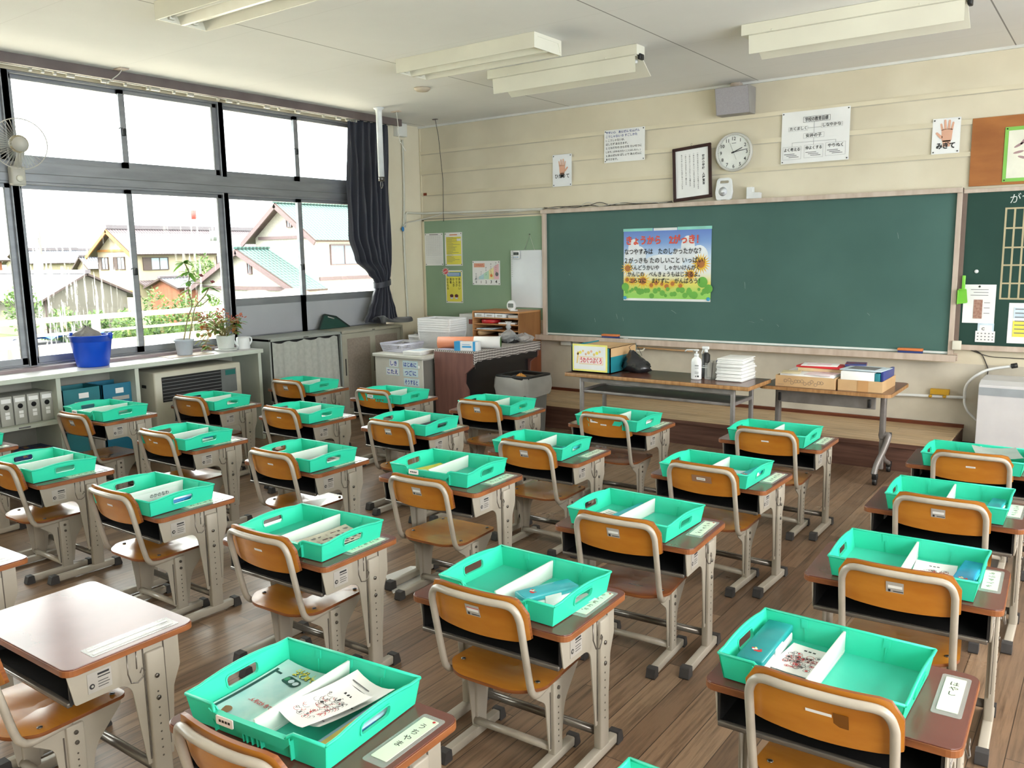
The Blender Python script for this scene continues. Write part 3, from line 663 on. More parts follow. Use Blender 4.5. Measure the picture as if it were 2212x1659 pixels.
desk0 = {}; chair0 = {}; tray0 = []
for (i, j), (x, y, a) in DESK.items():
    h = TALL.get((i, j), DH); k = h
    tagstyle = 2 if (i, j) in ((-1, 1), (-2, 1)) else (3 if i == 0 else 1)
    if k not in desk0:
        desk0[k] = d = make_desk('school_desk', h); d.location = (x, y, 0); d.rotation_euler = (0, 0, rad(a))
    else:
        src = desk0[k]
        d = src.copy(); COL.objects.link(d); d.location = (x, y, 0); d.rotation_euler = (0, 0, rad(a))
        for ch in list(src.children):
            if ch.name.startswith('name_tag'): continue
            c = ch.copy(); COL.objects.link(c); c.parent = d
            for g in list(ch.children): e = g.copy(); COL.objects.link(e); e.parent = c
    name_tag(d, h, tagstyle, NAMES.get((i, j), ''))
    lb = '%s desk, %s %s' % ('cleared brown school' if (i, j) == (-1, 1) else 'brown school', ROW[j], LINE[i])
    tag(d, lb, 'desk', 'school desks')
    # chair
    ck = ((i, j) in RED, STK.get((i, j), 0)); ox, oy = CHOFF.get((i, j), (0.005, -0.04))
    cs, sn = math.cos(rad(a)), math.sin(rad(a)); cx, cy = x+cs*ox-sn*oy, y+sn*ox+cs*oy
    lb = '%s school chair, %s in the %s' % ('orange plywood' if not ck[0] else 'red-seated plywood', ROW[j], SHORT[i])
    if (i, j) == (-2, 1) or (i, j) == (-4, 0): pass
    elif ck not in chair0:
        chair0[ck] = c = make_chair('school_chair', *ck); c.location = (cx, cy, 0); c.rotation_euler = (0, 0, rad(a)); tag(c, lb, 'chair', 'school chairs')
    else: dup(chair0[ck], (cx, cy, 0), rad(a), lb, 'school chairs')
    if (i, j) in TRAY:
        tx, ty, ta = TRAY[(i, j)]; lb = '%s, %s desk of %s' % (TRAYTXT[(i, j)], ROW[j].replace(' from the front', ''), SHORT[i])
        if len(lb.split()) > 16: lb = '%s, %s desk, %s' % (TRAYTXT[(i, j)], ROW[j].replace(' from the front', ''), SHORT[i].replace(' from the windows', ''))
        if not tray0:
            t = make_tray(); tray0.append(t); t.location = (tx, ty, h+0.001); t.rotation_euler = (0, 0, rad(ta)); tag(t, lb, 'tray', 'turquoise trays on the desks')
        else:
            t = tray0[0].copy(); COL.objects.link(t); t.location = (tx, ty, h+0.001); t.rotation_euler = (0, 0, rad(ta)); tag(t, lb, 'tray', 'turquoise trays on the desks')
            for ch in list(tray0[0].children):
                if ch.name.startswith('name_label'): continue
                c = ch.copy(); COL.objects.link(c); c.parent = t
        TRAY[(i, j)] = (tx, ty, ta, h+0.001, t)
for key, tv in TRAY.items():
    if key not in ((0, 0), (1, 1), (-3, 0), (-2, 0)): tray_label(tv[4], key in ((0,-1), (-1,-1), (1,-2), (0,1)))

m_yel = pm('yellow_leaflet', (236, 228, 96), 0.6, c2=(226, 214, 84), ns=4)
m_cyan = pm('cyan_clear_plastic', (96, 220, 228), 0.16, c2=(70, 200, 216), ns=5, alpha=0.86, trans=0.25, coat=0.3)
m_blue = pm('blue_plastic', (46, 128, 190), 0.3, c2=(40, 112, 172))
m_teal = pm('teal_clear_plastic', (52, 176, 176), 0.2, c2=(40, 150, 156), alpha=0.9, trans=0.2)
m_wht = pm('white_plastic', (236, 238, 238), 0.35)
m_grn = pm('dark_green_sheet', (42, 120, 108), 0.35, c2=(34, 102, 92))
m_greyf = pm('grey_film', (182, 196, 190), 0.2, c2=(166, 182, 176), alpha=0.8)
m_navy = pm('navy_notebook', (40, 52, 70), 0.4)
m_pale = pm('pale_blue_sheet', (212, 226, 234), 0.5, c2=(190, 210, 224), ns=18)
m_brn = pm('maroon_print', (104, 56, 56), 0.6)
m_gry = pm('grey_print', (120, 120, 122), 0.7)
m_bagb = pm('beige_pouch_cloth', (206, 204, 188), 0.7, c2=(194, 190, 172), ns=30)

def at_tray(key, x, y, z=0.0, r=0.0):
    tx, ty, ta, tz, _ = TRAY[key]; a = rad(ta); return (tx+math.cos(a)*x-math.sin(a)*y, ty+math.sin(a)*x+math.cos(a)*y, tz+0.0055+z), a+rad(r)
def put(mb, name, key, x, y, r, label, cat, z=0.0, group=None, bevel=0):
    loc, rz = at_tray(key, x, y, z, r); return mb.build(name, loc=loc, rotz=rz, label=label, cat=cat, group=group, bevel=bevel)
def sheet_mesh(w, h, m, curl=0.0, th=0.0008, g=None, print_=None, seed=1):
    g = g or MB(); N = 6
    f = lambda u, v: (w*(u-0.5), h*(v-0.5), curl*((u-0.5)**2*2.2+(v-0.5)**2*0.8))
    T = [[(f(i/N, k/N)[0], f(i/N, k/N)[1], f(i/N, k/N)[2]+th) for i in range(N+1)] for k in range(N+1)]
    Bm = [[f(i/N, k/N) for i in reversed(range(N+1))] for k in range(N+1)]
    g.grid(T, m).grid(Bm, m)
    q = random.Random(seed)
    top = lambda x, y: f(x/w+0.5, y/h+0.5)[2]+th+0.0003
    def mark(x, y, a, b, mm, n=0):
        z = top(x, y)+0.0002*n; g.add([(x, y, z), (x+a, y, top(x+a, y)+0.0002*n), (x+a, y+b, top(x+a, y+b)+0.0002*n), (x, y+b, top(x, y+b)+0.0002*n)], [(0, 1, 2, 3)], mm)
    if print_ == 'doodle':
        for i in range(70):
            x = -w*0.34+q.random()*w*0.62; y = -h*0.3+q.random()*h*0.52; r = 0.004+q.random()*0.006; mm = q.choice((m_gry, m_gry, m_ink, m_red))
            c = circ(x, y, r, 9); 
            for a, b in zip(c, c[1:]+c[:1]):
                d = Vector((b[0]-a[0], b[1]-a[1])).normalized()*0.0007; z = top(a[0], a[1])
                g.add([(a[0]-d.y, a[1]+d.x, z), (b[0]-d.y, b[1]+d.x, z), (b[0]+d.y, b[1]-d.x, z), (a[0]+d.y, a[1]-d.x, z)], [(3, 2, 1, 0)], mm)
            if q.random() < 0.35: g.add([(p[0], p[1], top(p[0], p[1])) for p in circ(x, y, r*0.55, 7)], [tuple(range(7))], q.choice((m_red, m_ink, m_gry)))
        for i in range(3): mark(-0.02+i*0.012, h*0.33, 0.008, 0.007, m_ink)
    if print_ == 'lines':
        for i in range(int(h/0.016)-2): mark(-w*0.38, h*0.36-i*0.016, w*(0.4+q.random()*0.34), 0.0035, q.choice((m_gry, m_ink)))
    if print_ == 'comic':
        for i in range(3):
            for k in range(4):
                a, b = -w*0.44+i*w*0.3, -h*0.44+k*h*0.22; mark(a, b, w*0.27, h*0.19, q.choice((m_gry, m_pale, m_wht, m_navy, m_sticker)))
                for r in range(4): mark(a+q.random()*w*0.18, b+q.random()*h*0.13, 0.006+q.random()*0.012, 0.003+q.random()*0.012, q.choice((m_ink, m_gry, m_yel, m_blue)), 1)
    return g
def papers(key, x, y, r, w, h, label, m=None, pr=None, curl=0.004, z=0.0, name='paper_sheet', seed=1, cat='paper'):
    return put(sheet_mesh(w, h, m or m_paper, curl, print_=pr, seed=seed), name, key, x, y, r, label, cat, z)
def pencil_case(key, x, y, r, label, L=0.2, wd=0.06, hh=0.03, m=None, lid=None, lab=False, z=0.0):
    loc, rz = at_tray(key, x, y, z, r); t = thing('pencil_case', label, 'pencil case', loc, rz)
    MB().rbox(-L/2, L/2, -wd/2, wd/2, 0, hh*0.55, lid or m_wht, 0.005).build('case_body', t)
    MB().rbox(-L/2-0.001, L/2+0.001, -wd/2-0.001, wd/2+0.001, hh*0.55, hh, m or m_cyan, 0.006).build('case_lid', t)
    MB().rbox(-0.03, 0.03, -wd/2-0.004, -wd/2+0.001, hh*0.25, hh*0.8, lid or m_wht, 0.0015).build('clasp', t)
    if lab:
        g = MB(); q = random.Random(3)
        for i in range(9): g.add([(p[0], p[1], hh+0.0005+i*0.0001) for p in circ(-L*0.34+q.random()*0.03, -0.012+q.random()*0.024, 0.003+q.random()*0.003, 8)], [tuple(range(8))], q.choice((m_yel, m_wht, m_gry, m_red)))
        g.build('sticker', t)
    return t
papers((-4,-2), 0.105, 0.0, 4, 0.17, 0.25, 'pale sheet right of the divider, second desk by the windows')
pencil_case((-4,-1), -0.14, 0.01, 88, 'long white pencil case in the third tray by the windows', 0.24, 0.05, 0.035, m_wht)
papers((-4,-1), -0.055, -0.02, 2, 0.08, 0.2, 'folded white paper beside the long white case', curl=0.01)
papers((-3,-3), -0.11, -0.01, 6, 0.16, 0.22, 'stack of white prints in the front tray of the second line', curl=0.006, pr='lines')
papers((-3,-2), 0.11, -0.02, -5, 0.15, 0.2, 'white paper right of the divider beside a slim shadowed wall', curl=0.02)
pencil_case((-3,-1), 0.075, 0.0, 84, 'slim blue pencil case with white rim in a window-side tray', 0.23, 0.045, 0.03, m_blue)
papers((-2,-3), 0.11, 0.0, -12, 0.15, 0.21, 'yellow leaflet beside the divider in front of the organ', m_yel, 'lines', 0.012, name='leaflet', cat='leaflet')
papers((-2,-2), 0.1, -0.01, 5, 0.16, 0.24, 'white worksheets below a dark notebook', curl=0.012)
put(sheet_mesh(0.13, 0.26, m_navy, 0.02, 0.004), 'notebook', (-2,-2), 0.12, 0.0, -4, 'thin dark notebook lying on white worksheets', 'notebook', 0.014)
papers((-2,-1), 0.1, 0.04, 8, 0.17, 0.2, 'grey printed comic sheets spread right of the divider', pr='comic', curl=0.014, seed=4)
papers((-2,-1), 0.11, -0.06, -14, 0.12, 0.14, 'smaller comic sheet lying on top of the comic sheets', pr='comic', curl=0.012, seed=9, z=0.014)
papers((-2,-1), -0.16, 0.0, 0, 0.07, 0.2, 'orange sheet seen through the hand hole of the comic tray', pm('orange_sheet', (226, 150, 110), 0.6), curl=0.004)
pencil_case((-2,0), 0.16, 0.0, 90, 'blue pencil case showing through the right hand hole', 0.2, 0.05, 0.03, m_blue, m_blue)
g = MB(); g.box(-0.001, 0, -0.13, 0.13, 0, 0.04, m_paper); g.text('のかのなわ', (0.0004, -0.02, 0.014), (0, 1, 0), (0, 0, 1), 0.02, m_ink, 'L', 0.02)
put(g, 'name_strip', (-2,0), 0.006, 0.0, 0, 'white strip with black writing standing against the divider', 'paper strip')
papers((-1,-3), -0.11, 0.0, 3, 0.17, 0.25, 'teal sheet left of the divider, front tray before the long table', m_grn, curl=0.004)
papers((-1,-3), 0.085, 0.02, -4, 0.13, 0.2, 'cream worksheet beside a white pencil box', pr='lines', curl=0.004)
pencil_case((-1,-3), 0.175, -0.01, 84, 'white pencil box at the right end of a front tray', 0.22, 0.05, 0.03, m_wht)
papers((-1,-2), 0.07, 0.0, 2, 0.1, 0.24, 'dark green drawing sheet with black curls', m_grn, 'doodle', 0.004, seed=5)
pencil_case((-1,-2), 0.16, -0.01, 82, 'cyan pencil case beside a dark green drawing sheet', 0.22, 0.05, 0.035, None, None)
lf = papers((-1,-1), -0.105, 0.01, -16, 0.16, 0.21, 'yellow leaflet with black title left of the divider', m_yel, None, 0.008, name='leaflet', cat='leaflet')
MB().text('じゆうちょう', (-0.06, 0.05, 0.0035), (1, 0, 0), (0, 1, 0), 0.02, m_ink, 'L', 0.02, 0.12).prism(smooth_corner([(-0.07, -0.09), (0.05, -0.09), (0.03, -0.04), (-0.03, -0.02), (-0.07, -0.05)], 0.01), 0.0034, 0.0038, m_pale).build('cover_print', lf)
# patterned pouch
loc, rz = at_tray((-1,0), 0.115, 0.0, 0.0, -6)
pc = thing('patterned_pouch', 'flat beige pouch with brown print, right of the divider', 'pouch', loc, rz)
sheet_mesh(0.17, 0.27, m_bagb, 0.02, 0.012).build('pouch_cloth', pc)
g = MB(); q = random.Random(5); zt = lambda x, y: 0.02*((x/0.17)**2*2.2+(y/0.27)**2*0.8)+0.0126
for i in range(5):
    for k in range(8):
        x, y = -0.072+i*0.031, -0.12+k*0.032; kind = (i*2+k) % 5; z = zt(x+0.01, y+0.01)+0.0004
        if kind == 0: g.box(x, x+0.011, y, y+0.026, z-0.001, z, m_brn)
        elif kind == 2:
            for r in (0.011, 0.0075, 0.004):
                c = circ(x+0.01, y+0.01, r, 12)
                g.tube([(p[0], p[1], z) for p in c], 0.0007, m_gry, 4, closed=True)
        elif kind == 4: g.text('SCHOOL'[(i+k) % 3:][:3], (x, y+0.004, z), (1, 0, 0), (0, 1, 0), 0.012, m_brn, 'L', 0.01, 0.022)
        else:
            for r in range(4): g.box(x+r*0.005, x+r*0.005+0.0025, y, y+0.008+q.random()*0.012, z-0.001, z, q.choice((m_gry, m_ink)))
g.build('printed_pattern', pc)
pencil_case((0,-3), 0.09, -0.02, 128, 'cyan pencil case lying slantwise beside the divider', 0.2, 0.05, 0.03)
papers((0,-2), 0.095, 0.03, 10, 0.13, 0.2, 'pale blue oval-printed sheet right of the divider', m_pale, None, 0.012)
pencil_case((0,-2), 0.178, -0.005, 84, 'slim cyan pencil case with white labels along the tray end', 0.24, 0.045, 0.045, lab=True)
papers((0,-1), -0.12, -0.03, -8, 0.13, 0.18, 'white worksheet with green corner left of the divider', None, 'lines', 0.006)
pencil_case((0,-1), -0.03, 0.0, 86, 'cyan pencil case standing against the divider', 0.24, 0.045, 0.045)
pencil_case((0,0), 0.1, -0.02, 66, 'clear blue pencil box with white base and flower stickers', 0.2, 0.07, 0.045, None, None, True)
papers((0,0), 0.165, 0.0, 68, 0.19, 0.06, 'white paper beside the clear blue pencil box', curl=0.004)
# road safety folder and worksheets in the nearest tray
loc, rz = at_tray((0,1), -0.112, 0.0, 0.002, 0)
fo = thing('safety_folder', 'clear road safety folder with yellow lettering and traffic light', 'folder', loc, rz)
sheet_mesh(0.185, 0.29, pm('folder_picture', (196, 224, 222), 0.18, c2=(160, 208, 210), ns=9, coat=0.5), 0.02, 0.002).build('folder_sheet', fo)
g = MB(); ft = lambda x, y: 0.02*((x/0.185)**2*2.2+(y/0.29)**2*0.8)+0.0026
m_dkt = pm('dark_teal_print', (38, 74, 72), 0.4)
def fbox(x0, x1, y0, y1, m, dz=0.0): g.add([(x0, y0, ft(x0, y0)+dz), (x1, y0, ft(x1, y0)+dz), (x1, y1, ft(x1, y1)+dz), (x0, y1, ft(x0, y1)+dz)], [(0, 1, 2, 3)], m)
for yy in range(10): fbox(-0.086, -0.078, -0.14+yy*0.024, -0.14+(yy+1)*0.024, m_dkt, 0.0006)
fbox(-0.078, -0.06, 0.085, 0.092, m_dkt, 0.0006)
g.prism(rrect(-0.062, 0.002, 0.055, 0.085, 0.013), 0, 0.001, m_dkt, Matrix.Translation((0, 0, ft(-0.03, 0.07))) @ Matrix.Rotation(rad(-14), 4, 'Z'))
for i, mm in enumerate((pm('lamp_green', (70, 150, 110), 0.4), m_pale, m_pale)):
    g.prism(circ(-0.05+i*0.02, 0.07, 0.0085, 14), 0.001, 0.0016, mm, Matrix.Translation((0, 0, ft(-0.03, 0.07))) @ Matrix.Rotation(rad(-14), 4, 'Z'))
for (tx, x, y, hh) in (('おうだんは、しんごう', -0.078, 0.123, 0.02), ('よく見て右・左', -0.035, 0.101, 0.02)):
    g.text(tx, (x, y, 0.0075), (1, -0.1, -0.02), (0.05, 1, 0), hh, m_dkt, 'L', 0.07, 0.16); g.text(tx, (x, y, 0.0082), (1, -0.1, -0.02), (0.05, 1, 0), hh, m_yel, 'L', 0.025, 0.16)
g.text('しん号は何色ですか', (-0.05, -0.04, 0.0052), (1, -0.12, 0), (0, 1, 0), 0.017, m_red, 'L', 0.02, 0.12)
g.prism(circ(-0.052, -0.105, 0.017, 16), 0, 0.0008, pm('brown_print', (150, 100, 62), 0.5), Matrix.Translation((0, 0, ft(-0.05, -0.1)+0.0005))); g.prism(smooth_corner([(-0.08, -0.14), (-0.03, -0.14), (-0.04, -0.118), (-0.066, -0.118)], 0.006), 0, 0.0006, pm('violet_print', (128, 108, 138), 0.5), Matrix.Translation((0, 0, ft(-0.06, -0.13)+0.0008)))
g.build('printed_picture', fo)
papers((0,1), 0.085, 0.03, -12, 0.15, 0.22, 'white worksheet under the doodled worksheet in the nearest tray', pr='lines', curl=0.03, z=0.022)
papers((0,1), 0.075, -0.01, -17, 0.13, 0.19, 'worksheet covered with red and grey doodled circles, nearest tray', pr='doodle', curl=0.02, z=0.034, seed=2)
t = pencil_case((0,1), 0.178, -0.01, 88, 'blue pencil box with yellow band in the nearest tray', 0.26, 0.05, 0.028, pm('clear_blue_lid', (176, 206, 220), 0.15, c2=(150, 190, 214), alpha=0.8), m_blue)
MB().box(-0.12, 0.12, -0.012, 0.012, 0.0285, 0.029, pm('yellow_band', (206, 190, 96), 0.4)).build('yellow_band', t)
papers((1,-3), 0.09, 0.0, 14, 0.2, 0.24, 'grey film sheet lying over the divider of the front tray', m_greyf, curl=0.02, z=0.06)
pencil_case((1,-2), 0.17, 0.0, 86, 'clear blue pencil case at the right end of its tray', 0.2, 0.055, 0.035, None, None)
papers((1,-1), 0.075, 0.0, 3, 0.13, 0.26, 'white sheet of grey doodles beside a blue case', pr='doodle', curl=0.004, seed=11)
pencil_case((1,-1), 0.175, 0.0, 86, 'bright blue pencil case with yellow sticker beside doodle sheet', 0.24, 0.06, 0.035, pm('bright_blue_lid', (60, 186, 224), 0.2, c2=(48, 160, 210), trans=0.2), m_cyan, True)
pencil_case((1,0), -0.165, 0.01, 92, 'teal pencil box with white flap at the left of a tray', 0.26, 0.07, 0.05, m_teal, None, True)
papers((1,0), -0.07, 0.03, -4, 0.12, 0.17, 'doodled worksheet between teal pencil box and divider', pr='doodle', curl=0.003, seed=21, z=0.004)
papers((1,0), -0.07, -0.06, 2, 0.12, 0.17, 'white worksheet under the doodled one beside the teal box', pr='lines', curl=0.001, seed=8)
# ================================================================ front wall
m_blk = m_ink
m_bluei = pm('blue_ink', (52, 72, 150), 0.7)
m_skin = pm('hand_print', (226, 178, 152), 0.7, c2=(216, 164, 138))
m_lam = pm('laminated_paper', (236, 238, 240), 0.25, c2=(228, 230, 232), ns=4, coat=0.2)
m_chalk = pm('chalk', (226, 230, 226), 0.9)
m_orange = pm('orange_felt', (222, 130, 74), 0.8); m_blued = pm('blue_felt', (44, 62, 120), 0.8)
m_gold = pm('yellow_bracket', (206, 160, 40), 0.5)
m_wire = pm('white_cable', (214, 210, 200), 0.5); m_wiref = pm('dark_cable', (58, 54, 50), 0.6)
m_lcd = pm('grey_screen', (120, 128, 122), 0.25, c2=(106, 114, 108)); m_gre = pm('lime_plastic', (128, 206, 70), 0.35)
U, V = (1, 0, 0), (0, 0, 1)
def wq(g, x0, x1, z0, z1, off, m, t=0.0006): return g.box(x0, x1, -off-t, -off, z0, z1, m)
def wt(g, s, x, z, off, h, m, align='L', bold=0.0, maxw=None, **k): return g.text(s, (x, -off, z), U, V, h, m, align, bold, maxw, **k)
def pins(g, x0, x1, z0, z1, off, m=None):
    for (x, z) in ((x0, z0), (x1, z0), (x0, z1), (x1, z1)): g.ell((x, -off, z), 0.0055, 0.004, 0.0055, m or m_black, 8, 5)
# ---- chalkboard
c = thing('chalkboard', 'wide dark green chalkboard with pale wooden frame, centre of front wall', 'chalkboard', (0, 0, 0))
MB().box(1.733, 5.52, -0.022, -0.002, 0.79, 2.04, m_board).build('writing_surface', c)
MB().box(1.69, 1.735, -0.05, -0.002, 0.785, 2.075, m_frame).build('frame_stile', c, bevel=0.003); MB().box(5.517, 5.555, -0.05, -0.002, 0.79, 2.075, m_frame).build('frame_stile', c, bevel=0.003)
MB().box(1.69, 5.555, -0.075, -0.002, 2.036, 2.075, m_frame).build('frame_rail', c, bevel=0.003)
tr = MB().box(1.635, 5.585, -0.105, -0.002, 0.775, 0.787, m_frame).box(1.635, 5.585, -0.12, -0.1, 0.742, 0.795, m_frame).box(1.635, 5.585, -0.02, -0.002, 0.74, 0.8, m_frame)
tr.build('chalk_tray', c, bevel=0.003)
MB().box(1.735, 5.517, -0.0235, -0.022, 0.795, 0.812, m_chalk).box(1.74, 5.5, -0.098, -0.04, 0.787, 0.7874, m_chalk).build('chalk_dust', c)
g = MB(); q = random.Random(12)
for (x, z, a, b) in ((2.55, 1.03, 0.012, 0.05), (2.62, 1.0, 0.01, 0.04), (3.14, 1.08, 0.05, 0.03), (3.9, 1.0, 0.05, 0.012), (4.0, 1.02, 0.03, 0.01), (4.15, 0.98, 0.02, 0.02), (5.1, 1.75, 0.01, 0.05), (2.0, 1.42, 0.012, 0.012), (3.85, 1.35, 0.006, 0.06), (4.9, 1.1, 0.02, 0.02), (2.3, 0.98, 0.01, 0.04)):
    g.tube([(x, -0.0222, z), (x+a*0.6, -0.0226, z-b*0.5), (x+a, -0.0222, z-b)], 0.0022, pm('faint_chalk', (128, 152, 146), 0.9), 4)
g.build('chalk_marks', c)
for (x, lb) in ((2.42, 'chalk eraser with orange top on the left of the chalk tray'), (5.16, 'chalk eraser with orange top at the right end of the chalk tray')):
    e = thing('chalk_eraser', lb, 'eraser', (x, -0.06, 0.788), group='chalk erasers')
    MB().rbox(0, 0.18, -0.03, 0.02, 0, 0.022, m_blued, 0.004).build('felt_pad', e); MB().rbox(-0.003, 0.183, -0.032, 0.022, 0.022, 0.042, m_orange, 0.005).build('cover', e)
MB().cyl((2.66, -0.08, 0.793), (2.71, -0.08, 0.793), 0.0055, m_chalk, 10).build('chalk_stick', label='short white chalk stick right of the left eraser', cat='chalk')
# ---- sunflower greeting poster
px0, px1, pz0, pz1 = 2.632, 3.532, 1.166, 1.85
m_sun, n, l, b, o = nodes_of('sunflower_poster_ground')
s = n.new('ShaderNodeSeparateXYZ'); l.new(objco(n), s.inputs[0])
mr = n.new('ShaderNodeMapRange'); mr.inputs['From Min'].default_value = pz0; mr.inputs['From Max'].default_value = pz1; l.new(s.outputs['Z'], mr.inputs['Value'])
l.new(ramp(n, l, mr.outputs[0], [(0.0, (150, 214, 92)), (0.1, (160, 216, 104)), (0.25, (236, 222, 110)), (0.4, (236, 238, 236)), (0.6, (206, 226, 246)), (0.8, (130, 166, 222)), (0.97, (104, 134, 206))]), b.inputs['Base Color']); b.inputs['Roughness'].default_value = 0.5
P = thing('greeting_poster', 'sunflower poster with red title and five lines on the chalkboard', 'poster', (0, 0, 0))
g = MB(); wq(g, px0, px1, pz0, pz1, 0.026, m_sun); g.box(px0, px1, -0.0272, -0.026, pz0, pz0+0.022, m_paper); g.build('poster_sheet', P)
g = MB(); q = random.Random(3); Y0 = 0.0268
_lay = [0]
def lay_m(lay): _lay[0] += 1; return frame_m((0, -Y0-lay*0.0003-(_lay[0] % 90)*3e-6, 0), U, V)
def disc(x, z, r, m, lay, rz=None, n=18): g.prism(circ(x, z, r, n, rz), 0, 0.0002, m, lay_m(lay))
m_cloud = pm('poster_cloud', (242, 246, 250), 0.5); m_pet = pm('poster_petal', (244, 204, 62), 0.5, c2=(240, 180, 46), ns=40); m_cen = pm('poster_flower_centre', (190, 120, 60), 0.5); m_leaf = pm('poster_leaf', (112, 184, 74), 0.5)
for (x, z, r, k) in ((0.11, 0.5, 0.06, 0.09), (0.17, 0.43, 0.07, 0.09), (0.06, 0.43, 0.05, 0.06), (0.67, 0.5, 0.07, 0.11), (0.78, 0.42, 0.09, 0.1), (0.58, 0.42, 0.07, 0.07), (0.42, 0.36, 0.2, 0.08)): disc(px0+x, pz0+z, r, m_cloud, 0, k)
def flower(x, z, r, k=14, lay=1):
    for i in range(k):
        a = 2*PI*i/k; g.prism([(x+r*0.35*math.cos(a-0.3), z+r*0.35*math.sin(a-0.3)), (x+r*math.cos(a), z+r*math.sin(a)), (x+r*0.35*math.cos(a+0.3), z+r*0.35*math.sin(a+0.3))], 0, 0.0002, m_pet, lay_m(lay))
    disc(x, z, r*0.46, m_pet, lay+1); disc(x, z, r*0.4, m_cen, lay+2)
flower(px0+0.045, pz0+0.31, 0.075); flower(px0+0.8, pz0+0.35, 0.1, 20); flower(px0+0.7, pz0+0.25, 0.08)
for (x, z, r) in ((0.1, 0.19, 0.06), (0.21, 0.19, 0.085), (0.3, 0.15, 0.05), (0.35, 0.17, 0.05), (0.46, 0.14, 0.055), (0.52, 0.165, 0.05), (0.6, 0.145, 0.05), (0.04, 0.2, 0.05), (0.41, 0.16, 0.04)): flower(px0+x, pz0+z, r, lay=4)
for i in range(26):
    x = 0.03+0.84*i/25+q.random()*0.02; z = 0.045+q.random()*0.07; disc(px0+x, pz0+z, 0.014+q.random()*0.014, m_leaf, 8, n=10)
for (x, z, r) in ((0.02, 0.13, 0.04), (0.82, 0.18, 0.05), (0.88, 0.12, 0.04), (0.69, 0.09, 0.03), (0.74, 0.06, 0.035), (0.17, 0.09, 0.03)): disc(px0+x, pz0+z, r, m_leaf, 8)
g.build('printed_picture', P)
g = MB(); q0 = 0.0305
wt(g, 'きょうから　2がっき！', px0+0.03, pz1-0.142, q0, 0.09, pm('red_orange_title', (226, 84, 60), 0.5), 'L', 0.035, 0.745)
for (t, x, z, h, mw) in (('なつやすみは　たのしかったかな？', 0.012, 0.238, 0.062, 0.79), ('２がっきも たのしいこと いっぱい！', 0.012, 0.322, 0.06, 0.83), ('うんどうかいや　しゃかいけんがく', 0.068, 0.388, 0.054, 0.72), ('かんじの　べんきょうもはじまるよ。', 0.045, 0.45, 0.054, 0.75), ('ころなに　まけずに　がんばろう！', 0.065, 0.512, 0.054, 0.73)):
    wt(g, t, px0+x, pz1-z, q0, h, m_ink, 'L', 0.016, mw)
g.build('lettering', P)
g = MB(); wq(g, px0-0.004, px0+0.31, pz1-0.022, pz1+0.004, 0.0278, pm('mint_magnet_bar', (150, 220, 206), 0.4)); wq(g, px0+0.32, px0+0.56, pz1-0.022, pz1+0.002, 0.0278, m_wht); wq(g, px0+0.565, px1+0.004, pz1-0.022, pz1+0.006, 0.0278, _M['mint_magnet_bar']); g.build('magnet_bar', P)
for x in (px0+0.018, px1-0.02): MB().cyl((x, -0.0275, pz0+0.024), (x, -0.037, pz0+0.026), 0.017, pm('sky_magnet', (74, 170, 214), 0.35), 16).build('round_magnet', P)
# ---- sheets on the upper wall
def poster(name, label, cat, x0, x1, z0, z1, m=None, off=0.016, pin=True, parts=None, letters=None, loc=None):
    p = thing(name, label, cat); g = MB(); 
    rows = [[(x0+(x1-x0)*i/6, -off-0.0015*math.sin(i*2.1+k*1.3), z0+(z1-z0)*k/4) for i in range(7)] for k in range(5)]
    g.grid(rows, m or m_paper).grid([[(v[0], v[1]+0.001, v[2]) for v in reversed(r)] for r in rows], m or m_paper); g.build('sheet', p)
    if pin: g = MB(); d = 0.014; pins(g, x0+d, x1-d, z0+d, z1-d, off+0.003); g.build('push_pins', p)
    if parts: g = MB(); parts(g, off+0.0024); g.build('printed_picture', p)
    if letters: g = MB(); letters(g, off+0.0034); g.build('lettering', p)
    return p
AN = [('やすい小　あんぜん せんげん', 0.022, 1), ('　こうしゃない の すごしかた', 0.022, 1), ('1. こうしゃないは、', 0.02, 0), ('　 はしらず あるきます。', 0.02, 0), ('2. ともだちの からだを たいせつに', 0.02, 0), ('　 します。(さわる.たたくことはしない。)', 0.017, 0), ('3. あんぜんな ばしょで あんぜんに', 0.02, 0), ('　 あそびます。', 0.02, 0)]
poster('safety_notice', 'white safety notice with blue heading and three numbered rules, upper wall', 'notice', 2.41, 2.847, 2.492, 2.798,
       letters=lambda g, o: [wt(g, t, 2.43, 2.762-i*0.0355, o, h*1.25, m_bluei if b else m_ink, 'L', 0.012, 0.4) for i, (t, h, b) in enumerate(AN)])
